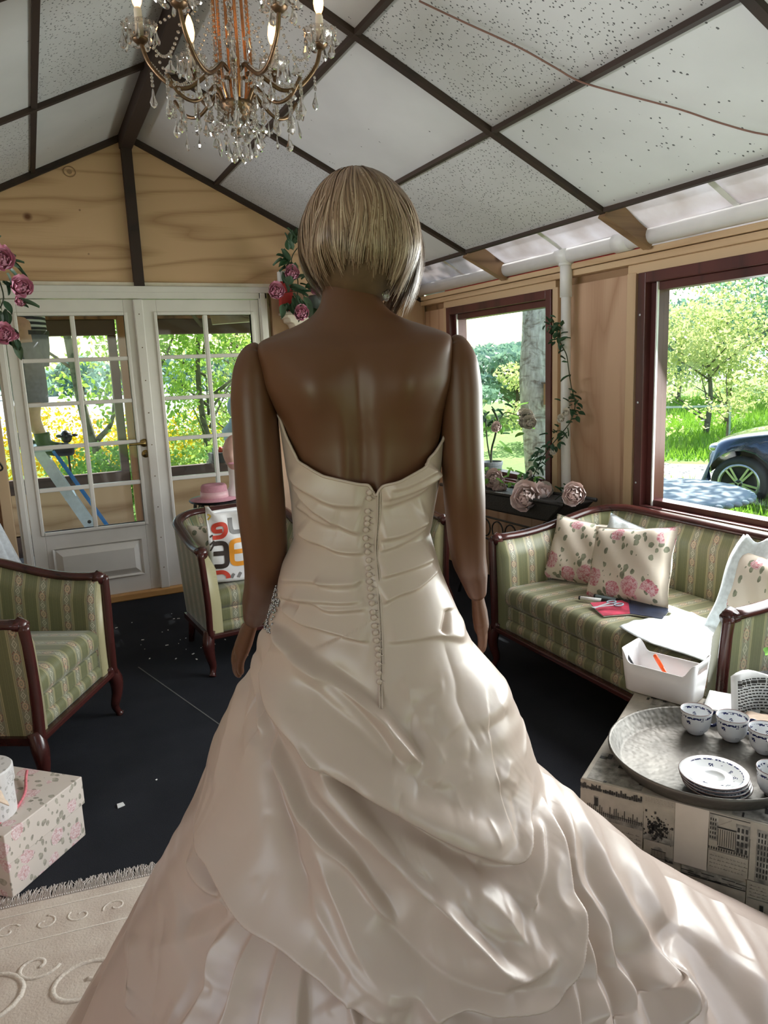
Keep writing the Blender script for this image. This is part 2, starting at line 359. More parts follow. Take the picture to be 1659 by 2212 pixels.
# ---------------------------------------------------------------- mesh helpers
class MB:
    def __init__(s): s.v = []; s.f = []; s.uv = []
    def add(s, vs, fs, uv=None):
        o = len(s.v); s.v += [tuple(map(float, p)) for p in vs]; s.f += [tuple(o+i for i in f) for f in fs]
        s.uv += list(uv) if uv is not None else [(p[0], p[2]) for p in vs]; return s
    def box(s, c, d, rz=0, m=None):
        x, y, z = (k/2 for k in d)
        P = [(-x, -y, -z), (x, -y, -z), (x, y, -z), (-x, y, -z), (-x, -y, z), (x, -y, z), (x, y, z), (-x, y, z)]
        cs, sn = math.cos(rz), math.sin(rz)
        P = [(p[0]*cs-p[1]*sn+c[0], p[0]*sn+p[1]*cs+c[1], p[2]+c[2]) for p in P]
        if m is not None: P = [m @ Vector(p) for p in P]
        return s.add(P, [(0, 3, 2, 1), (4, 5, 6, 7), (0, 1, 5, 4), (1, 2, 6, 5), (2, 3, 7, 6), (3, 0, 4, 7)])
    def bx(s, x0, x1, y0, y1, z0, z1): return s.box(((x0+x1)/2, (y0+y1)/2, (z0+z1)/2), (abs(x1-x0), abs(y1-y0), abs(z1-z0)))
    def bar(s, p, q, w, h=None, up=(0, 0, 1)):
        p, q = Vector(p), Vector(q); d = q-p; L = d.length; d = d/L; up = Vector(up)
        if abs(d.dot(up)) > .98: up = Vector((1, 0, 0))
        a = d.cross(up).normalized(); b = a.cross(d); h = h or w
        m = Matrix(((a.x, d.x, b.x, (p.x+q.x)/2), (a.y, d.y, b.y, (p.y+q.y)/2), (a.z, d.z, b.z, (p.z+q.z)/2), (0, 0, 0, 1)))
        return s.box((0, 0, 0), (w, L, h), 0, m)
    def tube(s, pts, r, n=8, cap=True, flat=1.0, up=None):
        pts = [Vector(p) for p in pts]; k = len(pts); rs = r if hasattr(r, '__len__') else [r]*k
        vs = []; fs = []; uv = []; L = 0; a = None
        for i in range(k):
            t = (pts[min(i+1, k-1)]-pts[max(i-1, 0)]).normalized()
            if i: L += (pts[i]-pts[i-1]).length
            if a is None:
                u = Vector(up) if up else (Vector((0, 0, 1)) if abs(t.z) < .9 else Vector((1, 0, 0)))
                a = t.cross(u).normalized()
            else:
                a = (a-t*a.dot(t)).normalized()
            b = t.cross(a)
            for j in range(n):
                g = 2*PI*j/n; vs.append(pts[i]+a*math.cos(g)*rs[i]+b*math.sin(g)*rs[i]*flat); uv.append((L, j/n*.1))
        for i in range(k-1):
            for j in range(n): fs.append((i*n+j, i*n+(j+1) % n, (i+1)*n+(j+1) % n, (i+1)*n+j))
        if cap: fs += [tuple(range(n))[::-1], tuple(range((k-1)*n, k*n))]
        return s.add(vs, fs, uv)
    def lathe(s, prof, n=24, c=(0, 0, 0), flute=0, nf=0):
        vs = []; fs = []
        for r, z in prof:
            for j in range(n):
                g = 2*PI*j/n; rr = r*(1+flute*math.cos(nf*g)) if nf else r
                vs.append((c[0]+rr*math.cos(g), c[1]+rr*math.sin(g), c[2]+z))
        for i in range(len(prof)-1):
            for j in range(n): fs.append((i*n+j, i*n+(j+1) % n, (i+1)*n+(j+1) % n, (i+1)*n+j))
        return s.add(vs, fs)
    def ell(s, c, r, n=12, k=8, m=None):
        prof = [(math.sin(PI*i/k), -math.cos(PI*i/k)) for i in range(k+1)]; vs = []; fs = []
        for a, z in prof:
            for j in range(n):
                g = 2*PI*j/n; p = Vector((a*math.cos(g)*r[0], a*math.sin(g)*r[1], z*r[2]))
                if m is not None: p = m @ p
                vs.append(p+Vector(c))
        for i in range(k):
            for j in range(n): fs.append((i*n+j, i*n+(j+1) % n, (i+1)*n+(j+1) % n, (i+1)*n+j))
        return s.add(vs, fs)
    def grid(s, fn, nu, nv, uvf=None, closeu=False):
        vs = []; fs = []; uv = []; cu = nu if closeu else nu+1
        for j in range(nv+1):
            for i in range(cu):
                a, b = i/nu, j/nv; vs.append(fn(a, b)); uv.append(uvf(a, b) if uvf else (a, b))
        for j in range(nv):
            for i in range(nu): fs.append((j*cu+i, j*cu+(i+1) % cu, (j+1)*cu+(i+1) % cu, (j+1)*cu+i))
        return s.add(vs, fs, uv)
    def prism(s, poly, fn, a, b):           # poly in 2D, fn(u, v, t) -> 3D, extruded t from a to b
        n = len(poly); vs = [fn(u, v, a) for u, v in poly]+[fn(u, v, b) for u, v in poly]
        return s.add(vs, [tuple(range(n))[::-1], tuple(range(n, 2*n))]+[(i, (i+1) % n, n+(i+1) % n, n+i) for i in range(n)])
    def quads(s, Q, uv=None):               # Q numpy (n,4,3)
        o = len(s.v); n = len(Q); s.v += list(map(tuple, Q.reshape(-1, 3).tolist()))
        s.f += [(o+4*i, o+4*i+1, o+4*i+2, o+4*i+3) for i in range(n)]; s.uv += [(0, 0)]*(4*n); return s
    def mesh(s, name, mat, smooth=False):
        me = bpy.data.meshes.new(name); me.from_pydata(s.v, [], s.f)
        ul = me.uv_layers.new(name='UVMap'); li = np.empty(len(me.loops), 'i'); me.loops.foreach_get('vertex_index', li)
        ul.data.foreach_set('uv', np.array(s.uv, 'f')[li].ravel())
        if smooth: me.polygons.foreach_set('use_smooth', [True]*len(me.polygons))
        me.materials.append(mat); me.update(); return me
    def build(s, name, mat, parent=None, smooth=False, bevel=0, loc=None, rz=0, solid=0, sub=0, seg=2):
        o = bpy.data.objects.new(name, s.mesh(name, M[mat] if isinstance(mat, str) else mat, smooth)); C.objects.link(o)
        if parent is not None: o.parent = parent
        if loc is not None: o.location = loc
        if rz: o.rotation_euler.z = rz
        if solid: md = o.modifiers.new('solid', 'SOLIDIFY'); md.thickness = solid; md.offset = 0
        if bevel:
            md = o.modifiers.new('bevel', 'BEVEL'); md.width = bevel; md.segments = seg; md.limit_method = 'ANGLE'
            if not smooth and seg > 2: s.smooth_obj(o)
        if sub: md = o.modifiers.new('sub', 'SUBSURF'); md.levels = sub; md.render_levels = sub
        return o
    @staticmethod
    def smooth_obj(o): o.data.polygons.foreach_set('use_smooth', [True]*len(o.data.polygons))
def raw(name, V, F, mat, parent=None, smooth=True, uv=None, attr=None):      # numpy arrays, quads
    me = bpy.data.meshes.new(name); nv, nf = len(V), len(F)
    me.vertices.add(nv); me.vertices.foreach_set('co', np.asarray(V, 'f').ravel())
    k = F.shape[1]; me.loops.add(nf*k); me.loops.foreach_set('vertex_index', np.asarray(F, 'i').ravel())
    me.polygons.add(nf); me.polygons.foreach_set('loop_start', np.arange(0, nf*k, k, dtype='i')); me.polygons.foreach_set('loop_total', np.full(nf, k, 'i'))
    me.polygons.foreach_set('use_smooth', np.full(nf, smooth)); 
    if uv is not None: me.uv_layers.new(name='UVMap').data.foreach_set('uv', np.asarray(uv, 'f')[np.asarray(F).ravel()].ravel())
    if attr is not None: me.attributes.new('tone', 'FLOAT', 'POINT').data.foreach_set('value', np.asarray(attr, 'f'))
    me.update(calc_edges=True); me.validate(); me.materials.append(M[mat])
    o = bpy.data.objects.new(name, me); C.objects.link(o)
    if parent is not None: o.parent = parent
    return o
def tag(o, label=None, cat=None, group=None, kind=None):
    if label: o['label'] = label
    if cat: o['category'] = cat
    if group: o['group'] = group
    if kind: o['kind'] = kind
    return o
def thing(name, label, cat, loc=(0, 0, 0), rz=0, group=None, kind=None):
    o = bpy.data.objects.new(name, None); C.objects.link(o); o.empty_display_size = .05
    o.location = loc; o.rotation_euler.z = rz; return tag(o, label, cat, group, kind)
def dup(o, parent=None, loc=None, rot=None, sc=None):
    c = o.copy(); C.objects.link(c)
    if parent is not None: c.parent = parent
    if loc is not None: c.location = loc
    if rot is not None: c.rotation_euler = rot
    if sc is not None: c.scale = (sc, sc, sc) if not hasattr(sc, '__len__') else sc
    return c
def dup_tree(o, label=None, loc=None, rz=None, group=None):
    c = o.copy(); C.objects.link(c)
    for ch in o.children:
        d = ch.copy(); C.objects.link(d); d.parent = c
        for g in ch.children:
            e = g.copy(); C.objects.link(e); e.parent = d
    if label: c['label'] = label
    if loc is not None: c.location = loc
    if rz is not None: c.rotation_euler.z = rz
    if group: c['group'] = group
    return c
def struct(o): o['kind'] = 'structure'; return o
def spline(pts, n=8):                      # Catmull-Rom through points
    P = [Vector(p) for p in pts]; P = [P[0]*2-P[1]]+P+[P[-1]*2-P[-2]]; out = []
    for i in range(1, len(P)-2):
        for k in range(n):
            t = k/n; a, b, c, d = P[i-1], P[i], P[i+1], P[i+2]
            out.append(.5*((2*b)+(c-a)*t+(2*a-5*b+4*c-d)*t*t+(3*b-a-3*c+d)*t**3))
    out.append(P[-2]); return out
def lerp(a, b, t): return a+(b-a)*t
def sstep(a, b, x): t = min(1, max(0, (x-a)/(b-a))); return t*t*(3-2*t)
# ---------------------------------------------------------------- the room
YB, XR, XL, RX, RZ, SL = 5.31, 2.87, -1.41, .729, 3.03, .476
YN = -2.7
def rz_(x): return RZ-SL*abs(x-RX)
fl = struct(MB().bx(XL-.1, XR+.1, YN, YB+.05, -.12, 0).build('floor', 'carpet'))
fl['label'] = 'charcoal needle-felt carpet with a seam'
MB().bar((.35, 3.95, .0005), (.72, 2.55, .0005), .006, .001).build('carpet_seam', 'seam', fl)
sb = MB()
for i in range(46):
    x, y = random.uniform(.1, 1.5), random.uniform(2.6, 4.9)
    if random.random() < .6: x, y = random.gauss(.62, .16), random.gauss(4.25, .3)
    a = random.uniform(0, PI); L = random.uniform(.003, .018); sb.box((x, y, .002), (L, L*.35+.002, .003), a)
tag(sb.build('paper_crumbs', 'paper'), 'tiny white paper crumbs scattered over the dark carpet', 'crumbs', kind='stuff')
tag(MB().prism([(-.014, -.01), (.012, -.013), (.016, .008), (-.004, .014)], lambda u, v, t: (u, v, t), 0, .004).build('paper_scrap', 'paper', loc=(.12, 2.62, .001), rz=.4), 'larger white paper scrap on the carpet left of the gown', 'scrap')

# ceiling: slab with tiles and battens
cs = MB()
for s in (-1, 1):
    e = 1.79 if s > 0 else 1.79
    cs.add([(RX, YN, RZ+.05), (RX+s*e, YN, RZ+.05-SL*e), (RX+s*e, YB+.1, RZ+.05-SL*e), (RX, YB+.1, RZ+.05),
            (RX, YN, RZ+.09), (RX+s*e, YN, RZ+.09-SL*e), (RX+s*e, YB+.1, RZ+.09-SL*e), (RX, YB+.1, RZ+.09)],
           [(0, 1, 2, 3), (4, 7, 6, 5), (0, 4, 5, 1), (1, 5, 6, 2), (2, 6, 7, 3), (3, 7, 4, 0)])
ceil = struct(cs.build('ceiling', 'rafter'))
ang = math.atan(SL); RY = [5.30, 4.105, 2.88, 1.62, .40, -.82, -2.04]
offs = [.03, .56, 1.176, 1.786]
tmesh = {}
for s in (1, -1):
    for i in range(3):
        for j in range(6):
            x0, x1 = RX+s*offs[i], RX+s*offs[i+1]; y0, y1 = RY[j+1], RY[j]
            odd = (i+j) % 2
            mt = ('tile_smooth', 'tile_fine')[odd] if j == 0 else (('tile_dense', 'tile_smooth', 'tile_dense')[i] if j == 1 else (('tile_smooth', 'tile_dense', 'tile_sparse')[i] if j == 2 else ('tile_dense', 'tile_sparse')[odd]))
            if s < 0: mt = (('tile_smooth', 'tile_dense')[odd] if j < 2 else ('tile_sparse', 'tile_dense')[odd])
            L = abs(x1-x0)/math.cos(ang)
            key = (i, j, mt)
            if key not in tmesh:
                tmesh[key] = MB().box((0, 0, 0), (L-.012, y1-y0-.012, .014)).mesh('ceiling_tile', M[mt])
            o = bpy.data.objects.new('ceiling_tile', tmesh[key]); C.objects.link(o); o.parent = ceil
            xm = (x0+x1)/2; o.location = (xm, (y0+y1)/2, rz_(xm)+.022); o.rotation_euler = (0, ang*s, 0)
def on_roof(x, y, dz=0): return (x, y, rz_(x)+dz)
for s in (1, -1):
    for k in offs[1:]:
        MB().bar(on_roof(RX+s*k, YN, .006), on_roof(RX+s*k, YB, .006), .026, .02).build('batten', 'dark', ceil)
    for y in RY:
        MB().bar(on_roof(RX+s*.03, y, .004), on_roof(RX+s*1.80, y, .004), .034, .024).build('batten', 'dark', ceil)
        if s > 0: tag(MB().bar(on_roof(RX+s*1.80, y, .03), on_roof(RX+s*2.085, y, .03), .05, .10).build('rafter_tail', 'rafter', ceil), 'bare rough rafter end')
struct(MB().bx(RX-.04, RX+.04, YN, YB, 2.945, 3.04).build('ridge_beam', 'dark', bevel=.006))
# translucent eave strips
for s, n in ((1, 'skylight_strip'), (-1, 'skylight_strip')):
    def shf(a, b, s=s):
        d = 1.775+a*.55; y = lerp(YN, YB+.1, b)
        return (RX+s*d, y, RZ-SL*d+.075+.012*math.sin(a*9.5)+.010*math.sin(b*60+a*4)*math.sin(a*3.1))
    struct(MB().grid(shf, 24, 160).build(n, 'sheet', smooth=True, solid=.004))
    sm = MB()
    for y in (4.55, 3.5, 2.35): sm.bar(on_roof(RX+s*1.8, y, .07), on_roof(RX+s*2.1, y, .055), .03, .004)
    struct(sm.build('trim_1', 'pvc'))
# plastic flashing hanging behind the gutter
# back wall
wb = struct(MB().bx(XL, -.20, YB+.03, YB+.09, 0, 2.08).bx(1.62, XR, YB+.03, YB+.09, 0, 2.08).prism([(RX-2.0, 2.075), (RX+2.0, 2.075), (RX, RZ)], lambda u, v, t: (u, t, v), YB+.03, YB+.09).build('wall_back', 'rafter'))
f = lambda u, v, t: (u, t, v)
g = .004
MB().prism([(RX-1.96, 2.08), (RX-.02, 2.08), (RX-.02, RZ-.01)], f, YB, YB+.028).build('plywood_panel', 'ply', wb)
MB().prism([(RX+.02, 2.08), (RX+1.96, 2.08), (RX+.02, RZ-.01)], f, YB, YB+.028).build('plywood_panel', 'ply', wb)
MB().bx(1.63, XR, YB, YB+.028, 0, 2.075).build('plywood_panel', 'plyv', wb)
MB().bx(XL, -.20, YB, YB+.028, 0, 2.075).build('plywood_panel', 'plyv', wb)
MB().bx(RX-.033, RX+.033, YB-.05, YB, 2.10, RZ-.08).build('gable_post', 'dark', wb, bevel=.003)
for s in (1, -1): MB().bar((RX, YB-.012, RZ-.012), (RX+s*2.14, YB-.012, RZ-.012-SL*2.14), .024, .022, (0, 1, 0)).build('gable_strip', 'dark', wb)
kn = MB()
for x, z, r in ((.38, 2.79, .03), (.415, 2.565, .013), (.44, 2.30, .012)): kn.tube([(x, YB+.002, z), (x, YB-.0015, z)], [r*.5, r*.5], 8)
kn.tube([(.38+.035*math.cos(a), YB-.002, 2.79+.03*math.sin(a)) for a in np.linspace(0, 2*PI, 17)], .003, 4)
kn.build('wood_knots', 'rafter', wb)
# door
dr = struct(MB().bx(-.165, -.105, YB-.045, YB+.09, .0, 2.065).bx(1.525, 1.585, YB-.045, YB+.09, .0, 2.065).bx(-.165, 1.585, YB-.045, YB+.09, 2.02, 2.075).bx(-.185, 1.605, YB-.052, YB-.03, 2.06, 2.10).bx(-.15, -.115, YB-.058, YB-.04, 0, 2.06).bx(1.535, 1.57, YB-.058, YB-.04, 0, 2.06).build('door_1', 'white', bevel=.004))
MB().bx(-.20, 1.62, YB-.03, YB-.005, 2.095, 2.125).build('head_board', 'cream', dr)
MB().bx(-.105, 1.53, YB-.075, YB+.06, .0, .05).build('threshold', 'thresh', dr, bevel=.008)
MB().bx(-.255, -.19, YB-.06, YB, 0, 2.07).build('side_post', 'pinez', dr, bevel=.004)
def leaf(x0, x1, gx0, gx1, z0, z1):
    y0, y1 = YB-.035, YB+.008
    L = MB().bx(x0, gx0, y0, y1, .05, 2.015).bx(gx1, x1, y0, y1, .05, 2.015).bx(gx0, gx1, y0, y1, z1, 2.015).bx(gx0, gx1, y0, y1, .05, z0).build('door_leaf', 'white', dr, bevel=.003)
    # glazing bead frame
    b = MB(); t = .022
    b.bx(gx0-t, gx0, y0-.01, y1, z0-t, z1+t).bx(gx1, gx1+t, y0-.01, y1, z0-t, z1+t).bx(gx0, gx1, y0-.01, y1, z1, z1+t).bx(gx0, gx1, y0-.012, y1, z0-t, z0)
    b.build('glazing_bead', 'white', L, bevel=.005)
    xm = (gx0+gx1)/2; H = (z1-z0)/5
    MB().bx(xm-.014, xm+.014, y0-.006, y1-.01, z0, z1).build('muntin', 'white', L, bevel=.005)
    for i in range(1, 5): MB().bx(gx0, gx1, y0-.004, y1-.01, z0+i*H-.013, z0+i*H+.013).build('muntin', 'white', L, bevel=.005)
    for i in range(5):
        for a, c in ((gx0, xm), (xm, gx1)): MB().bx(a+.004, c-.004, YB-.012, YB-.008, z0+i*H+.004, z0+(i+1)*H-.004).build('pane', 'glass', L)
    a, c = gx0+.035, gx1-.035
    p = MB(); z2, z3 = .17, .42; e = .055
    p.add([(a, y0-.001, z2), (c, y0-.001, z2), (c, y0-.001, z3), (a, y0-.001, z3), (a+.015, y0+.012, z2+.012), (c-.015, y0+.012, z2+.012), (c-.015, y0+.012, z3-.012), (a+.015, y0+.012, z3-.012),
           (a+e, y0-.012, z2+e), (c-e, y0-.012, z2+e), (c-e, y0-.012, z3-e), (a+e, y0-.012, z3-e)],
          [(0, 1, 5, 4), (1, 2, 6, 5), (2, 3, 7, 6), (3, 0, 4, 7), (4, 5, 9, 8), (5, 6, 10, 9), (6, 7, 11, 10), (7, 4, 8, 11), (8, 9, 10, 11)])
    for v in range(len(p.v)): p.v[v] = (p.v[v][0], p.v[v][1]-.013, p.v[v][2])
    p.build('raised_panel', 'white', L)
    return L
l1 = leaf(-.10, .695, -.022, .612, .535, 1.915); l2 = leaf(.702, 1.523, .822, 1.463, .535, 1.915)
MB().bx(.675, .735, YB-.062, YB-.036, .05, 2.015).build('cover_strip', 'white', l1, bevel=.006)
hs = MB()
for i in range(9): hs.ell((.706, YB-.063, .2+i*.215), (.004, .003, .004), 6, 4)
hs.build('screw_heads', 'bronze', l1)
hd = MB().tube([(.660, YB-.035, 1.075), (.660, YB-.050, 1.075)], [.028, .026], 20).tube(spline([(.660, YB-.05, 1.075), (.658, YB-.085, 1.075), (.64, YB-.092, 1.075), (.60, YB-.092, 1.074), (.555, YB-.09, 1.073)], 4), .009, 10)
hd.build('lever_handle', 'brass', l1, smooth=True)
MB().tube([(.663, YB-.035, 1.0), (.663, YB-.045, 1.0)], [.027, .024], 20).tube([(.663, YB-.046, 1.0), (.663, YB-.05, 1.0)], [.012, .011], 14).build('key_rose', 'brass', l1, smooth=True)
MB().bx(.660, .666, YB-.0515, YB-.049, .988, 1.01).build('keyhole', 'black', l1)
# right wall with two windows
W1, W2, ZS, ZT = (3.69, 4.93), (.95, 2.985), .725, 1.925
wr = MB(); X0, X1 = XR, XR+.10
wr.bx(X0+.02, X1, YN, YB+.1, 0, ZS).bx(X0+.02, X1, YN, YB+.1, ZT, 2.0).bx(X0+.02, X1, W1[1], YB+.1, ZS, ZT).bx(X0+.02, X1, W2[1], W1[0], ZS, ZT).bx(X0+.02, X1, YN, -.9, ZS, ZT).bx(X0+.02, X1, .75, W2[0], ZS, ZT)
wr = struct(wr.build('wall_right', 'rafter'))
for y0, y1, z0, z1 in ((W2[1]+.09, W1[0]-.06, 0, 1.93), (W1[1]+.05, YB, 0, 1.93), (W1[0]-.055, W1[1]+.05, 0, ZS-.03), (1.8, W2[1]+.03, 0, ZS-.03), (.2, 1.795, 0, ZS-.03)):
    MB().bx(X0+.002, X0+.02, y0+.003, y1-.003, z0, z1).build('plywood_panel', 'plyv', wr)
for y, w in ((W2[1]+.055, .062), (W1[0]-.03, .05), (W1[1]+.03, .045)): MB().bx(X0-.022, X0+.02, y-w/2, y+w/2, .0, 1.932).build('stud', 'pinez', wr, bevel=.003)
MB().bx(X0-.018, X0+.02, W1[0]-.03, W1[1]+.05, ZT, 1.972).build('lintel_board', 'pine', wr, bevel=.003)
MB().bx(X0-.018, X0+.02, YN, W2[1]+.085, ZT, 1.972).build('lintel_board', 'pine', wr, bevel=.003)
MB().bx(X0-.045, X0+.03, YN, YB-.02, 1.972, 2.005).build('top_plate', 'pine', wr, bevel=.003)
MB().bx(X0-.06, X0+.03, YN, YB-.05, 2.008, 2.038).build('top_plate', 'pine', wr, bevel=.003)
MB().bx(X0-.05, X0+.04, 3.0, 4.9, 2.039, 2.058).build('red_strip', 'red', wr)
def window(n, y0, y1, lab):
    w = MB(); b = .052
    w.bx(X0-.03, X0+.05, y0, y0+b, ZS-.02, ZT).bx(X0-.03, X0+.05, y1-b, y1, ZS-.02, ZT).bx(X0-.03, X0+.05, y0+b, y1-b, ZT-b, ZT).bx(X0-.03, X0+.05, y0+b, y1-b, ZS-.02, ZS+.02)
    w = struct(w.build(n, 'frame', bevel=.004)); w['label'] = lab
    i0, i1 = y0+b, y1-b; c = .045
    s = MB().bx(X0+.01, X0+.09, i0, i0+c, ZS+.02, ZT-b).bx(X0+.01, X0+.09, i1-c, i1, ZS+.02, ZT-b).bx(X0+.01, X0+.09, i0+c, i1-c, ZT-b-.04, ZT-b).bx(X0+.01, X0+.09, i0+c, i1-c, ZS+.02, ZS+.05)
    s.build('sash', 'frame', w, bevel=.003)
    MB().bx(X0+.0, X0+.012, i1-c-.008, i1-c, ZS+.02, ZT-b).build('glazing_gasket', 'pvc', w)
    MB().bx(X0+.05, X0+.056, i0+c, i1-c, ZS+.05, ZT-b-.04).build('pane', 'glass', w)
    MB().bx(X0-.05, X0+.02, y0, y1-.04, ZS-.055, ZS+.008).build('window_sill', 'sill', w, bevel=.006)
    q = MB()
    for z in (.86, 1.28, 1.72): q.ell((X0-.031, y1-.02, z), (.003, .006, .006), 8, 4)
    q.build('screw_heads', 'alu', w)
window('window_1', *W1, 'smaller dark-framed window with the birch trunk outside'); window('window_2', *W2, 'large dark-framed window with car and stone table outside')
struct(MB().bx(X0, X1, -.9, .75, 2.0-.08, 2.0).build('trim_2', 'pine'))
# left wall with window openings that let the daylight in, rear wall with a wide opening (behind the camera)
wl = struct(MB().bx(XL-.08, XL, YN, YB+.1, 0, .75).bx(XL-.08, XL, YN, YB+.1, 1.9, 2.02).bx(XL-.08, XL, .5, YB+.1, .75, 1.9).bx(XL-.08, XL, YN, -1.0, .75, 1.9).build('wall_left', 'plyv'))
struct(MB().prism([(RX-1.90, 2.19), (RX+1.90, 2.19), (RX, RZ+.07)], f, YN-.06, YN).bx(XL, -.1, YN-.06, YN, 0, 2.2).bx(1.9, XR, YN-.06, YN, 0, 2.2).build('wall_rear', 'ply'))
# gutter and downpipe inside the eave
gt = thing('roof_gutter', 'white plastic gutter pipe along the right eave under the translucent sheet', 'gutter', (2.80, 0, 2.085))
MB().tube([(0, YB-.06, 0), (0, YN+.1, 0)], .043, 16).build('gutter_run', 'pvc', gt, smooth=True)
for y in (3.51, 3.05): MB().tube([(0, y-.05, 0), (0, y+.05, 0)], .049, 16).build('pipe_socket', 'pvc', gt, smooth=True)
dp = thing('downpipe', 'white plastic downpipe standing in front of the plywood between the windows', 'pipe', (2.80, 3.49, 0))
MB().tube([(0, .01, 2.055), (-.005, 0, 1.2), (-.01, -.03, .0)], .028, 16).build('pipe_run', 'pvc', dp, smooth=True)
MB().tube([(0, .01, 2.06), (0, .01, 1.86)], .034, 16).build('pipe_socket', 'pvc', dp, smooth=True)
MB().tube([(0, .012, 2.045), (0, .012, 2.03)], .040, 16).build('pipe_collar', 'pvc', dp, smooth=True)
# thin cable across the ceiling tiles
tag(MB().tube(spline([(1.345, 2.467, 2.722), (1.484, 2.412, 2.656), (1.659, 2.337, 2.572), (1.79, 2.302, 2.510), (1.881, 2.276, 2.467), (2.012, 2.177, 2.404), (2.145, 2.072, 2.341), (2.262, 1.996, 2.285), (2.374, 1.902, 2.232), (2.50, 1.72, 2.172)], 4), .0035, 5).build('ceiling_cable', 'wire', smooth=True), 'thin brown cable slung across the right ceiling tiles', 'cable')
# ---------------------------------------------------------------- wedding gown data
DZ=np.array([0,.1,.2,.3,.4,.5,.6,.66,.74,.83,.92,1.0,1.06,1.14,1.21,1.30,1.40,1.46])
DL=np.array([.79,.73,.67,.605,.545,.485,.42,.385,.345,.300,.260,.21,.190,.163,.133,.137,.145,.150])
DR=np.array([1.25,1.12,1.0,.87,.70,.55,.45,.385,.306,.277,.245,.182,.155,.127,.110,.129,.143,.148])
DB=np.array([1.15,.92,.75,.62,.52,.445,.375,.335,.29,.245,.20,.165,.14,.115,.092,.095,.102,.098])
DF=np.array([.46,.45,.43,.41,.38,.35,.30,.28,.24,.20,.17,.13,.115,.105,.10,.115,.125,.12])
def base_r(th,z):
    a=np.where(np.cos(th)>0,np.interp(z,DZ,DR),np.interp(z,DZ,DL))
    b=np.where(np.sin(th)>0,np.interp(z,DZ,DF),np.interp(z,DZ,DB))
    return 1/np.sqrt((np.cos(th)/a)**2+(np.sin(th)/b)**2)
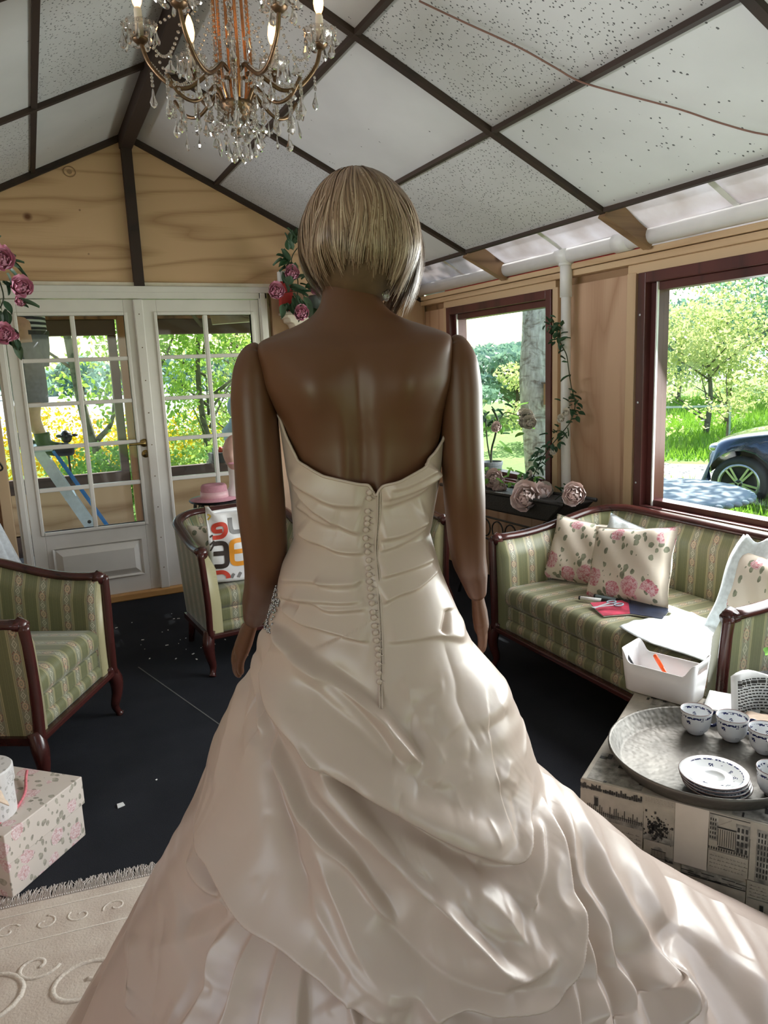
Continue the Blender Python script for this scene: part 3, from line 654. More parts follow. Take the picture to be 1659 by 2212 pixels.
FOLDS = [  # kind, height, width, curve over the back of the gown as (side, height) in metres
(1,-0.019,0.05,[(-0.186,1.066),(-0.159,1.065),(-0.138,1.053),(-0.103,1.033),(-0.08,1.02),(-0.045,1.0),(0.006,0.964),(0.027,0.939),(0.048,0.912),(0.065,0.89),(0.08,0.875)]),
(1,0.018,0.06,[(-0.193,1.036),(-0.188,1.015),(-0.175,0.991),(-0.153,0.964),(-0.128,0.937),(-0.112,0.922),(-0.091,0.901),(-0.071,0.889),(-0.038,0.868),(0.005,0.841),(0.055,0.81),(0.088,0.788),(0.122,0.766),(0.169,0.739),(0.192,0.726),(0.214,0.721),(0.23,0.733),(0.251,0.756),(0.268,0.77),(0.285,0.78)]),
(1,-0.017,0.04,[(-0.112,0.922),(-0.091,0.899),(-0.065,0.871),(-0.038,0.844),(-0.004,0.804),(0.02,0.777),(0.041,0.752),(0.062,0.731),(0.09,0.707),(0.115,0.679),(0.136,0.657),(0.162,0.631),(0.199,0.609),(0.226,0.603)]),
(0,0.012,0.014,[(0.077,0.73),(0.101,0.704),(0.124,0.676),(0.15,0.648),(0.177,0.626),(0.209,0.612),(0.237,0.616),(0.256,0.628)]),
(1,-0.018,0.035,[(-0.181,0.921),(-0.167,0.891),(-0.152,0.877),(-0.133,0.86),(-0.108,0.825),(-0.094,0.817),(-0.07,0.794),(-0.041,0.772),(-0.015,0.737),(0.006,0.71),(0.026,0.682)]),
(0,0.013,0.016,[(-0.108,0.824),(-0.092,0.793),(-0.071,0.752),(-0.039,0.692),(-0.018,0.656),(0.013,0.634),(0.044,0.619),(0.064,0.598)]),
(0,0.006,0.006,[(-0.04,0.691),(-0.024,0.672),(-0.011,0.654),(0.016,0.638),(0.053,0.623),(0.062,0.615)]),
(1,0.022,0.07,[(-0.335,0.742),(-0.298,0.738),(-0.27,0.725),(-0.231,0.701),(-0.209,0.685),(-0.189,0.673),(-0.158,0.666),(-0.123,0.655),(-0.084,0.636),(-0.052,0.617),(-0.01,0.598),(0.021,0.584),(0.039,0.574)]),
(0,-0.016,0.016,[(-0.234,0.959),(-0.208,0.96),(-0.189,0.93),(-0.178,0.903),(-0.167,0.867),(-0.157,0.835),(-0.143,0.798),(-0.126,0.765),(-0.108,0.733),(-0.094,0.701)]),
(0,0.01,0.018,[(-0.27,0.925),(-0.317,0.814),(-0.369,0.713),(-0.42,0.626),(-0.473,0.518),(-0.483,0.493),(-0.506,0.444),(-0.526,0.383)]),
(0,-0.018,0.024,[(-0.298,0.866),(-0.346,0.771),(-0.401,0.688),(-0.463,0.584),(-0.503,0.497),(-0.553,0.415),(-0.596,0.329),(-0.589,0.313)]),
(1,0.014,0.03,[(-0.209,0.682),(-0.237,0.648),(-0.26,0.622),(-0.267,0.58),(-0.303,0.527)]),
(1,0.016,0.03,[(-0.189,0.672),(-0.209,0.626),(-0.217,0.589),(-0.238,0.549)]),
(1,0.012,0.03,[(-0.156,0.664),(-0.162,0.616),(-0.174,0.564)]),
(1,-0.014,0.03,[(-0.123,0.654),(-0.119,0.607),(-0.118,0.573)]),
(1,-0.012,0.03,[(-0.052,0.615),(-0.043,0.598),(-0.034,0.577)]),
(0,0.012,0.01,[(-0.403,0.544),(-0.349,0.586),(-0.288,0.623),(-0.258,0.646),(-0.235,0.669)]),
(0,0.012,0.012,[(-0.336,0.689),(-0.293,0.678),(-0.26,0.675),(-0.232,0.699)]),
(0,-0.012,0.014,[(-0.28,0.726),(-0.275,0.701),(-0.266,0.68)]),
(0,-0.014,0.016,[(-0.347,0.608),(-0.3,0.644),(-0.248,0.676)]),
(1,-0.016,0.05,[(0.286,0.753),(0.3,0.698),(0.303,0.662),(0.3,0.625),(0.291,0.604),(0.273,0.58),(0.245,0.567),(0.211,0.568),(0.156,0.58),(0.139,0.586),(0.107,0.596),(0.068,0.59),(0.05,0.582)]),
(1,-0.014,0.03,[(0.316,0.656),(0.317,0.618),(0.321,0.588),(0.326,0.555),(0.329,0.527),(0.329,0.513)]),
(1,-0.01,0.03,[(0.295,0.611),(0.296,0.587),(0.285,0.554),(0.281,0.53)]),
(0,0.014,0.013,[(0.308,0.737),(0.32,0.722),(0.322,0.7),(0.321,0.673),(0.331,0.647),(0.357,0.611),(0.374,0.584),(0.371,0.564),(0.393,0.523),(0.397,0.496),(0.399,0.488)]),
(0,-0.014,0.014,[(0.303,0.728),(0.307,0.7),(0.311,0.664),(0.33,0.622),(0.346,0.581),(0.362,0.537),(0.366,0.501)]),
(0,0.018,0.016,[(0.327,0.717),(0.352,0.682),(0.373,0.65),(0.386,0.622),(0.403,0.591),(0.423,0.566),(0.459,0.521),(0.467,0.497),(0.48,0.469),(0.487,0.456)]),
(0,-0.016,0.018,[(0.324,0.701),(0.353,0.655),(0.364,0.623),(0.382,0.586),(0.4,0.549),(0.42,0.508),(0.431,0.478)]),
(0,0.014,0.016,[(0.429,0.613),(0.461,0.579),(0.466,0.565),(0.487,0.535),(0.519,0.505),(0.543,0.487),(0.563,0.471)]),
(0,-0.014,0.02,[(0.412,0.608),(0.434,0.577),(0.462,0.538),(0.501,0.499),(0.538,0.471),(0.553,0.445)]),
(0,0.016,0.014,[(0.426,0.518),(0.464,0.487),(0.476,0.461)]),
(0,0.014,0.012,[(0.488,0.497),(0.511,0.475),(0.519,0.448)]),
(0,0.01,0.01,[(0.521,0.517),(0.55,0.489),(0.584,0.466),(0.626,0.441)]),
(0,0.01,0.02,[(0.639,0.437),(0.639,0.423),(0.607,0.409)]),
(0,0.01,0.007,[(0.045,1.006),(0.057,0.991),(0.081,0.987),(0.095,0.986),(0.119,0.983)]),
(0,-0.016,0.014,[(0.073,0.973),(0.061,0.935),(0.067,0.905),(0.088,0.877)]),
(0,0.012,0.022,[(0.089,0.974),(0.103,0.945),(0.124,0.909)]),
(0,0.008,0.006,[(0.077,0.931),(0.094,0.905),(0.108,0.877)]),
(0,-0.007,0.007,[(0.121,1.048),(0.131,1.008),(0.138,0.977),(0.138,0.953),(0.152,0.917),(0.167,0.89),(0.165,0.868)]),
(0,0.009,0.008,[(0.195,0.979),(0.207,0.956),(0.218,0.92),(0.235,0.899)]),
(0,-0.008,0.008,[(0.235,0.899),(0.197,0.897),(0.177,0.889)]),
(0,0.01,0.008,[(0.195,0.839),(0.214,0.819),(0.237,0.8)]),
(0,0.009,0.007,[(0.225,0.84),(0.215,0.825),(0.191,0.821)]),
(0,0.012,0.01,[(0.063,0.857),(0.082,0.865),(0.096,0.852)]),
(0,-0.01,0.01,[(0.052,0.852),(0.066,0.841),(0.091,0.828),(0.121,0.819)]),
(0,0.006,0.006,[(0.119,0.841),(0.128,0.814),(0.143,0.801)]),
(1,0.004,0.03,[(0.019,1.062),(0.067,1.06),(0.119,1.053),(0.171,1.023)]),
(0,-0.007,0.006,[(0.136,1.084),(0.127,1.067),(0.119,1.053)]),
(1,0.009,0.04,[(-0.166,1.104),(-0.141,1.096),(-0.114,1.086),(-0.087,1.083),(-0.042,1.074),(0.001,1.063)]),
(1,0.006,0.02,[(-0.131,1.122),(-0.094,1.123),(-0.065,1.113),(-0.002,1.117)]),
(0,-0.006,0.006,[(-0.156,1.113),(-0.136,1.113),(-0.119,1.109)]),
(1,0.006,0.03,[(-0.137,1.334),(-0.102,1.312),(-0.065,1.292),(-0.041,1.284),(0.001,1.282)]),
(1,0.006,0.03,[(-0.13,1.321),(-0.097,1.284),(-0.06,1.26),(-0.027,1.242),(-0.003,1.235)]),
(1,0.004,0.02,[(-0.126,1.28),(-0.073,1.254),(-0.043,1.248)]),
(1,0.007,0.03,[(-0.124,1.237),(-0.101,1.223),(-0.075,1.216),(-0.045,1.206),(-0.001,1.203)]),
(1,0.006,0.03,[(-0.161,1.144),(-0.11,1.156),(-0.061,1.157),(-0.003,1.16)]),
(1,0.006,0.03,[(-0.17,1.114),(-0.111,1.127),(-0.047,1.127),(-0.007,1.13)]),
(1,0.005,0.02,[(0.034,1.306),(0.069,1.314),(0.119,1.334)]),
(1,0.006,0.03,[(0.024,1.291),(0.061,1.298),(0.11,1.314),(0.126,1.331)]),
(1,0.006,0.03,[(0.022,1.279),(0.051,1.285),(0.098,1.3),(0.129,1.325)]),
(1,0.006,0.03,[(0.017,1.225),(0.049,1.228),(0.081,1.238),(0.108,1.244)]),
(1,0.006,0.03,[(0.014,1.205),(0.049,1.212),(0.081,1.225),(0.104,1.238)]),
(1,0.006,0.03,[(0.016,1.164),(0.063,1.171),(0.113,1.177)]),
(1,0.007,0.03,[(0.017,1.121),(0.045,1.133),(0.077,1.138),(0.111,1.152),(0.122,1.156)]),
(1,0.01,0.02,[(-0.196,1.056),(-0.213,1.013),(-0.216,0.979),(-0.207,0.943),(-0.191,0.898)]),
(0,0.01,0.01,[(-0.211,1.04),(-0.242,0.969),(-0.253,0.919),(-0.264,0.855),(-0.277,0.79)]),
(0,-0.01,0.009,[(-0.206,1.026),(-0.227,0.97),(-0.232,0.927),(-0.237,0.87)]),
(0,0.006,0.006,[(-0.084,1.159),(-0.053,1.152),(-0.014,1.155)]),
(0,-0.008,0.012,[(-0.08,1.023),(-0.035,0.984),(0.015,0.924),(0.042,0.878)]),
(0,0.007,0.01,[(-0.129,0.912),(-0.084,0.86),(-0.033,0.82),(0.023,0.794)]),
(0,0.008,0.009,[(-0.012,0.802),(0.023,0.777),(0.057,0.755),(0.081,0.729),(0.097,0.707)]),
(0,0.009,0.01,[(0.023,0.791),(0.058,0.776),(0.09,0.756),(0.117,0.723),(0.137,0.697)]),
(0,-0.008,0.01,[(0.159,0.723),(0.195,0.694),(0.214,0.665),(0.219,0.649)]),
(0,0.01,0.009,[(0.181,0.683),(0.206,0.663),(0.226,0.661),(0.241,0.673)]),
(0,0.009,0.01,[(0.18,0.646),(0.199,0.626),(0.228,0.614),(0.257,0.614),(0.273,0.627)]),
(0,-0.006,0.008,[(0.09,0.619),(0.144,0.601),(0.201,0.589)]),
(0,0.007,0.022,[(-0.164,1.022),(-0.129,0.963),(-0.083,0.917),(-0.017,0.868),(0.061,0.826),(0.149,0.778),(0.213,0.753)]),
(0,-0.006,0.018,[(-0.129,1.031),(-0.081,0.989),(-0.022,0.938),(0.028,0.891),(0.085,0.847),(0.158,0.793),(0.225,0.771)]),
(0,0.008,0.02,[(-0.098,0.89),(-0.054,0.843),(0.002,0.801),(0.058,0.761),(0.12,0.711),(0.176,0.671),(0.222,0.663)]),
(0,-0.009,0.016,[(-0.068,0.892),(-0.018,0.85),(0.039,0.811),(0.102,0.766),(0.166,0.721),(0.221,0.703),(0.25,0.71)]),
(0,-0.008,0.014,[(-0.085,0.817),(-0.056,0.777),(-0.015,0.726),(0.025,0.676),(0.071,0.636),(0.131,0.608),(0.194,0.591)]),
(0,0.007,0.014,[(-0.13,0.794),(-0.108,0.744),(-0.072,0.692),(-0.038,0.651),(0.008,0.621),(0.048,0.6)]),
(0,0.008,0.012,[(0.135,0.718),(0.17,0.686),(0.196,0.651),(0.213,0.637),(0.234,0.64)]),
(0,0.006,0.008,[(0.113,0.723),(0.133,0.692),(0.16,0.665),(0.188,0.653),(0.212,0.654)]),
(1,0.008,0.03,[(0.226,0.661),(0.244,0.684),(0.259,0.707),(0.274,0.735)]),
(0,0.008,0.01,[(0.284,0.632),(0.273,0.658),(0.275,0.681),(0.292,0.696)]),
(0,-0.007,0.01,[(-0.429,0.584),(-0.385,0.597),(-0.375,0.564),(-0.379,0.523)]),
(0,0.009,0.014,[(-0.438,0.535),(-0.425,0.515),(-0.418,0.477)]),
(0,0.008,0.012,[(-0.302,0.596),(-0.31,0.561),(-0.335,0.516)]),]
BUTTONS =  [(0.006, 1.303), (0.005, 1.293), (0.002, 1.271), (0.001, 1.26), (-0.0, 1.25), (-0.002, 1.24), (-0.003, 1.226), (-0.001, 1.214), (-0.001, 1.202), (0.0, 1.191), (-0.001, 1.178), (-0.0, 1.167), (-0.0, 1.157), (0.001, 1.146), (0.001, 1.134), (0.003, 1.122), (0.004, 1.109), (0.005, 1.099), (0.006, 1.088), (0.007, 1.076), (0.008, 1.064), (0.009, 1.052), (0.01, 1.041), (0.01, 1.029), (0.01, 1.015), (0.01, 1.004)]
ZIPLINE =  [(0.021, 1.308), (0.019, 1.258), (0.014, 1.203), (0.016, 1.167), (0.016, 1.123), (0.016, 1.065), (0.015, 1.024), (0.013, 0.997), (0.011, 0.965)]
# ---------------------------------------------------------------- mannequin
MO = (.518, 1.192, 0)
mq = thing('mannequin', 'tan shop mannequin seen from behind wearing a strapless ivory wedding gown', 'mannequin', MO, -YAW)
RING = [(.93, -.17, .145, .12, .10, 2), (1.0, -.175, .148, .135, .10, 2), (1.06, -.165, .140, .125, .10, 2), (1.12, -.148, .122, .105, .10, 2), (1.21, -.118, .096, .080, .092, 2), (1.30, -.124, .114, .083, .105, 2.1), (1.38, -.134, .131, .088, .12, 2.2),
        (1.42, -.143, .139, .094, .112, 2.3), (1.45, -.155, .147, .097, .10, 2.5), (1.48, -.165, .154, .097, .09, 2.7), (1.51, -.170, .157, .092, .08, 2.7), (1.538, -.1735, .1565, .080, .068, 3.0), (1.553, -.170, .153, .068, .058, 2.8), (1.566, -.140, .125, .060, .052, 2.1),
        (1.580, -.103, .085, .054, .048, 2), (1.593, -.080, .058, .050, .046, 2), (1.61, -.066, .042, .047, .045, 2), (1.635, -.060, .034, .045, .046, 2), (1.66, -.057, .033, .046, .048, 2), (1.70, -.056, .035, .05, .05, 2)]
def torso_mesh():
    m = MB(); za = [r[0] for r in RING]; N = 72; zs = np.concatenate([np.linspace(.93, 1.40, 40), np.linspace(1.41, 1.70, 60)])
    tab = np.array(RING)
    def col(k, z):                                   # smooth interpolation
        i = min(max(np.searchsorted(za, z)-1, 0), len(za)-2); t = (z-za[i])/(za[i+1]-za[i]); p0, p1, p2, p3 = (tab[max(0, min(len(za)-1, i+q))][k] for q in (-1, 0, 1, 2))
        return .5*(2*p1+(p2-p0)*t+(2*p0-5*p1+4*p2-p3)*t*t+(3*p1-p0-3*p2+p3)*t**3)
    vs = []
    for z in zs:
        l, r, b, f_, e = (col(k, z) for k in range(1, 6)); cx = (l+r)/2; hw = (r-l)/2; cy = .01 if z > 1.58 else 0
        if z > 1.58: cy = lerp(0, .015, sstep(1.58, 1.66, z))
        for j in range(N):
            a = 2*PI*j/N; c, s_ = math.cos(a), math.sin(a)
            x = cx+hw*math.copysign(abs(c)**(2/e), c); y = (f_ if s_ > 0 else b)*math.copysign(abs(s_)**(2/e), s_)+cy
            if s_ < 0:
                xc = x-cx+.004; y += .010*math.exp(-(xc/.016)**2)*sstep(1.18, 1.26, z)*sstep(1.56, 1.46, z)*(-s_)
                for sx in (-1, 1):
                    y -= .009*math.exp(-((x-sx*.078)/.03)**2-((z-1.475)/.05)**2)
                    y -= .006*math.exp(-((x-sx*.035-cx)/.018)**2-((z-1.30)/.09)**2)
            vs.append((x, y, z))
    K = len(zs)
    m.add(vs, [(i*N+j, i*N+(j+1) % N, (i+1)*N+(j+1) % N, (i+1)*N+j) for i in range(K-1) for j in range(N)]+[tuple(range(N))[::-1], tuple(range((K-1)*N, K*N))])
    # head with a simple face, ears
    def head(a, b):
        g = 2*PI*a; t = PI*b; st, ct = math.sin(t), -math.cos(t); x = .072*st*math.cos(g); y = .094*st*math.sin(g); z = .118*ct
        if ct < 0: x *= 1-.28*(-ct)**1.3; y = y*(1-.12*(-ct)) if y > 0 else y*(1-.35*(-ct))
        if y > .05:
            y += .020*math.exp(-(x/.010)**2-((z+.012)/.022)**2)+.006*math.exp(-(x/.022)**2-((z+.052)/.010)**2)
            for sx in (-1, 1): y -= .010*math.exp(-((x-sx*.03)/.013)**2-((z-.012)/.012)**2)
        return (x-.004, y+.030, z*.88+1.708)
    m.grid(head, 48, 36, closeu=True)
    for sx in (-1, 1): m.ell((-.004+sx*.072, .025, 1.715), (.010, .020, .032), 10, 8)
    return m
to = torso_mesh().build('torso', 'skin', mq, smooth=True)
rm = to.modifiers.new('fuse', 'REMESH'); rm.mode = 'VOXEL'; rm.voxel_size = .0045; rm.use_smooth_shade = True
smd = to.modifiers.new('smooth', 'SMOOTH'); smd.factor = .5; smd.iterations = 6
MB().tube([(-.01, .0, .95), (-.01, 0, .02)], .018, 14).build('stand_pole', 'alu', mq, smooth=True)
MB().lathe([(0, 0), (.17, 0), (.17, .008), (.16, .014), (.03, .02), (0, .02)], 32, (-.01, 0, 0)).build('base_plate', 'alu', mq)
def arm(side, path, hand, wr_tilt):
    P = spline([p[:3] for p in path], 6); R = []
    for i in range(len(path)-1):
        for k in range(6): R.append(lerp(path[i][3], path[i+1][3], k/6))
    R.append(path[-1][3])
    R = [max(.002, r) for r in R]
    A = MB().tube(P, R, 28, True, 1.12, up=(0, 1, 0)).build('arm', 'skin', mq, smooth=True)
    sm = A.modifiers.new('smooth', 'SMOOTH'); sm.factor = .4; sm.iterations = 3
    h = MB(); w = Vector(path[-1][:3]); d = (Vector(hand[0])-w)
    kn_ = Vector(hand[0]); pn = Vector(hand[1]).normalized()          # knuckle centre, across-palm direction
    fd = d.normalized()
    h.tube([w-fd*.004, w+d*.25, w+d*.55, w+d*.85, kn_], [.0215, .024, .029, .029, .020], 18, True, .55, up=pn.cross(fd))
    bend = Vector(hand[2])
    for q, L in zip((-.026, -.009, .008, .0245), (.074, .085, .080, .063)):
        b = w+d*.86+pn*q; p = [b-fd*.012, b+fd*L*.30, b+(fd+bend*.35).normalized()*L*.65, b+(fd*.85+bend*.8).normalized()*L*.96]
        h.tube(spline(p, 3), [.0098, .0096, .0096, .0095, .0092, .009, .0088, .0084, .0078, .0055], 10)
    t0 = w+d*.30-pn*.022
    h.tube(spline([t0, t0+fd*.03-pn*.012+bend*.01, t0+fd*.058-pn*.010+bend*.022, t0+fd*.075-pn*.004+bend*.03], 3), [.012, .0125, .0118, .011, .0105, .010, .0098, .0092, .0082, .0055], 10)
    H = h.build('hand', 'skin', A, smooth=True)
    r = H.modifiers.new('fuse', 'REMESH'); r.mode = 'VOXEL'; r.voxel_size = .0026; r.use_smooth_shade = True
    s2 = H.modifiers.new('smooth', 'SMOOTH'); s2.factor = .5; s2.iterations = 4
    return A
arm(-1, [(-.172, 0, 1.5490, .004), (-.1755, 0, 1.5455, .013), (-.179, 0, 1.538, .0215), (-.183, -.002, 1.522, .0290), (-.1855, -.004, 1.50, .0350), (-.187, -.005, 1.46, .0398), (-.187, -.008, 1.40, .0405), (-.187, -.008, 1.28, .0430), (-.189, .012, 1.18, .0400), (-.205, .070, 1.11, .0375), (-.228, .125, 1.055, .0330), (-.248, .165, 1.008, .0215)],
    ((-.292, .205, .915), (.35, -.9, 0), (.10, .16, -.5)), 0)
arm(1, [(.155, 0, 1.5490, .004), (.158, 0, 1.5455, .013), (.1615, 0, 1.538, .0210), (.165, -.002, 1.522, .0280), (.1675, -.004, 1.50, .0335), (.169, -.005, 1.46, .0372), (.169, -.006, 1.40, .0375), (.172, -.005, 1.27, .0370), (.180, .03, 1.165, .0330), (.195, .085, 1.11, .0290), (.208, .13, 1.055, .0195)],
    ((.224, .18, .955), (-.2, -.95, .1), (-.06, .22, -.5)), 0)
# seams of the removable arms, as fine dark grooves
for pts in ([(-.168, -.030, 1.5535), (-.1695, -.060, 1.535), (-.1700, -.082, 1.51), (-.168, -.090, 1.48), (-.161, -.091, 1.455), (-.152, -.086, 1.437)], [(.1530, -.030, 1.5535), (.1555, -.060, 1.535), (.1565, -.082, 1.51), (.1555, -.090, 1.48), (.150, -.091, 1.455), (.143, -.086, 1.434)]):
    pass
ear = MB().tube([(.046, -.012, 1.645), (.047, -.012, 1.632)], .0015, 6)
ear.ell((.047, -.012, 1.622), (.006, .004, .011), 8, 6)
tag(ear.build('earring', 'crystal', mq), 'clear drop earring')

# ---------------------------------------------------------------- wig: strands over a cap
wg = thing('wig', 'honey blonde asymmetric bob wig on the mannequin head', 'wig', MO, -YAW)
cap = MB().ell((.004, .028, 1.712), (.090, .104, .106), 32, 20).build('wig_cap', 'wigcap', wg, smooth=True)
NS, NP = 6800, 18
ph = rng.uniform(-PI, PI, NS); ph = np.where(rng.random(NS) < .55, -PI/2+rng.normal(0, .85, NS), ph); ph = (ph+PI) % (2*PI)-PI
deg = np.degrees(ph)
kx = np.array([-180, -150, -120, -90, -60, -40, -20, 0, 25, 45, 60, 90, 120, 140, 160, 180])
ze = np.interp(deg, kx, [1.632, 1.655, 1.676, 1.680, 1.664, 1.640, 1.625, 1.600, 1.575, 1.578, 1.70, 1.745, 1.72, 1.625, 1.620, 1.632])
kin = np.interp(deg, kx, [.36, .42, .48, .50, .42, .36, .26, .16, .14, .2, .1, .05, .1, .25, .35, .36])
ze = ze+rng.normal(0, .010, NS)+np.where(rng.random(NS) < .35, rng.uniform(0, .05, NS), 0)
clump = np.sin(ph*19+rng.normal(0, .25, NS))*.5+np.sin(ph*43)*.3
lay = rng.uniform(-.016, .001, NS)
t = np.linspace(0, 1, NP)
s0 = rng.uniform(.0, .30, NS)**1.3                          # where the strand leaves the crown
tt = s0[:, None]+(1-s0[:, None])*t
zc, hh, zt = 1.695, .135, 1.830
zz = zt-(zt-ze[:, None])*tt**1.55
up = np.clip((zz-zc)/hh, -1, 1)
rho = np.where(zz > zc, np.sqrt(np.clip(1-up**2, 0, 1)), 1-kin[:, None]*np.clip((zc-zz)/.075, 0, 1.4)**1.6*.9)
rho = np.clip(rho, .1, 1.05)+lay[:, None]*8*.5+.012*clump[:, None]*t
pa = ph[:, None]+.10*np.sin(t*3+clump[:, None]*2)*t+rng.normal(0, .02, NS)[:, None]*t
cx, cy = .004+.004*t, .028
sidex = np.where(np.cos(pa) > 0, .108, .104)
# part line slightly right of the crown
Xp = cx+sidex*rho*np.cos(pa)+.004*np.sin(t*9+ph[:, None]*7)*t; Yp = cy+.118*rho*np.sin(pa)
lock = np.clip((deg+5)/20, 0, 1)*np.clip((62-deg)/12, 0, 1)
Xp = Xp-lock[:, None]*.020*np.clip((1.70-zz)/.1, 0, 1.3)
P = np.stack([Xp, Yp, zz+rng.normal(0, .0012, (NS, 1))], -1)
T = np.gradient(P, axis=1); T /= np.linalg.norm(T, axis=2, keepdims=True)+1e-9
nrm = np.stack([np.cos(pa), np.sin(pa), .3+0*pa], -1); side = np.cross(T, nrm); side /= np.linalg.norm(side, axis=2, keepdims=True)+1e-9
wd = (.00125*(1-.8*t**3))[None, :, None]*rng.uniform(.6, 1.3, (NS, 1, 1))
V = np.stack([P-side*wd, P+side*wd], 2).reshape(-1, 3)
idx = np.arange(NS*NP).reshape(NS, NP)
Fh = np.stack([idx[:, :-1]*2, idx[:, :-1]*2+1, idx[:, 1:]*2+1, idx[:, 1:]*2], -1).reshape(-1, 4)
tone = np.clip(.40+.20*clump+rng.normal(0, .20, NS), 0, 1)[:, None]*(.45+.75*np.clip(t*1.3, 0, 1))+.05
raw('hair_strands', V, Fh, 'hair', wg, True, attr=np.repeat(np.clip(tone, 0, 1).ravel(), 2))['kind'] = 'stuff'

# ---------------------------------------------------------------- wedding gown
dg = thing('wedding_dress', 'ivory satin strapless wedding gown with draped skirt and long train', 'dress', MO, -YAW)
NB, NFR, NR = 860, 130, 470
th = np.concatenate([np.linspace(-PI, 0, NB, endpoint=False), np.linspace(0, PI, NFR, endpoint=False)]); NT = len(th)
r136 = base_r(th, np.full(NT, 1.36)); xt = r136*np.cos(th)
ztop = np.where(np.sin(th) < 0, np.interp(xt, [-.146, -.136, -.128, -.112, -.067, -.007, .005, .017, .029, .054, .092, .119, .132, .139, .146], [1.44, 1.425, 1.395, 1.357, 1.332, 1.317, 1.316, 1.302, 1.314, 1.32, 1.337, 1.359, 1.377, 1.40, 1.425]), 1.43)
for _ in range(60): ztop = (np.roll(ztop, 1)+2*ztop+np.roll(ztop, -1))/4
ztop -= .006*np.exp(-((xt-.017)/.006)**2)*(np.sin(th) < 0)
tv = np.linspace(0, 1, NR)
k1, k2 = 150, 225
zr = np.concatenate([np.linspace(1, 0, k1, endpoint=False), np.full(NR-k1, 0)])[:, None]
Z = np.where(zr > 0, 1.05+(ztop[None, :]-1.05)*zr, np.concatenate([np.full(k1, 1.05), np.linspace(1.05, .46, k2, endpoint=False), np.linspace(.46, .004, NR-k1-k2)])[:, None]+0*ztop[None, :]); TH = np.broadcast_to(th, Z.shape)
Rr = base_r(TH, Z); BX, BZ = Rr*np.cos(TH), Z
back = np.sin(TH) < .02
D = np.zeros_like(Z)
def fold_disp(kind, h, w, pts):
    q = np.array([(p.x, p.z) for p in spline([(a, 0, b) for a, b in pts], 4)])
    if pts[-1][1] < .60 and pts[-1][1] < pts[0][1]-.06 and abs(pts[-1][1]-pts[-2][1]) > .015:      # runs on down to the hem
        v = q[-1]-q[-4]; v /= np.hypot(*v); q = np.concatenate([q, [q[-1]+v*t_ for t_ in (.1, .2, .3, .42)]])
    m = .012+(w*3 if kind else w*3)
    sel = np.where((BX > q[:, 0].min()-m) & (BX < q[:, 0].max()+m) & (BZ > q[:, 1].min()-m) & (BZ < q[:, 1].max()+m) & back)
    if not len(sel[0]): return
    px, pz = BX[sel], BZ[sel]; best = np.full(px.shape, 9.); sg = np.zeros(px.shape); ss = np.zeros(px.shape)
    L = np.concatenate([[0], np.cumsum(np.hypot(*np.diff(q, axis=0).T))]); Lt = L[-1]
    for i in range(len(q)-1):
        ax, az = q[i]; dx, dz = q[i+1]-q[i]; l2 = dx*dx+dz*dz+1e-12
        u = ((px-ax)*dx+(pz-az)*dz)/l2; uc = np.clip(u, 0, 1); ex, ez = px-ax-uc*dx, pz-az-uc*dz; d = np.hypot(ex, ez)
        b = d < best; best[b] = d[b]; sg[b] = np.sign(dx*ez-dz*ex)[b]; ss[b] = ((L[i]+uc*(L[i+1]-L[i]))/Lt)[b]
    tp = np.clip(ss/.14, 0, 1)*np.clip((1-ss)/.14, 0, 1); tp = tp*tp*(3-2*tp)
    if kind:
        s_ = np.sign(h); a = sg*s_*best
        val = np.where(a >= 0, np.exp(-best/w), np.exp(-(best/.0042)**2))*abs(h)
        val -= np.where(a < 0, .35*abs(h)*(best/.012)*np.exp(1-best/.012)*(best > 0), 0)*.6
    else: val = h*np.exp(-(best/(w*1.05))**(2 if w > .019 else 1.3))
    np.add.at(D, sel, val*tp)
for k in FOLDS: fold_disp(k[0], k[1]*((.34 if k[0] == 0 and .8 < k[3][0][1] < 1.05 and k[3][0][0] > .04 else (1.6 if k[2] > .0105 else .6)) if k[3][0][1] < 1.05 else 1.5), *k[2:])
cr2 = np.random.default_rng(12)
for _ in range(85):                                       # fine satin creases, mostly on the draped right half
    x = cr2.uniform(-.28, .42); z = cr2.uniform(.56, 1.0)
    if x < -.05 and cr2.random() < .65: continue
    if abs(x) > .20+(1.02-z)*.75: continue
    a_ = cr2.normal(-.9 if x < .12 else -1.7, .55); L_ = cr2.uniform(.02, .075); b_ = cr2.normal(0, .3)
    fold_disp(0, cr2.choice([-1, 1])*cr2.uniform(.0012, .0032), cr2.uniform(.004, .009), [(x, z), (x+L_*.5*math.cos(a_), z+L_*.5*math.sin(a_)), (x+L_*math.cos(a_+b_), z+L_*math.sin(a_+b_))])
for it_ in range(2):
    D0 = D.copy(); D[1:-1] = (D[:-2]+2*D[1:-1]+D[2:])/4; D[:, 1:NB-1] = (D[:, :NB-2]+2*D[:, 1:NB-1]+D[:, 2:NB])/4
    if it_ or True: D = np.where(Z > 1.045, D0*.5+D*.5, D)
low = np.clip((1.02-Z)/.7, 0, 1)
D += low*(.006*np.sin(TH*9+Z*5)+.005*np.sin(TH*21+2*np.sin(Z*7))+.004*np.sin(BX*38+Z*26))*np.where(back, .35, .25)
D += np.where(back, 0, 1)*low*.014*np.sin(TH*15+1.5*np.sin(Z*3))*np.clip(np.sin(TH)*3, 0, 1)
D += .0012*np.sin(BX*70+Z*44+3*np.sin(Z*21))*np.sin(Z*60-BX*33)*np.clip((1.10-Z)/.2, 0, 1)
edge = np.clip((Z-.002)/.03, 0, 1); D = D*np.where(Z < .05, edge, 1)
Rf = Rr+D
GX, GY, GZ = Rf*np.cos(TH), Rf*np.sin(TH), Z+np.where((Z < .5) & back, np.abs(D)*.3, 0)
GV = np.stack([GX, GY, GZ], -1)
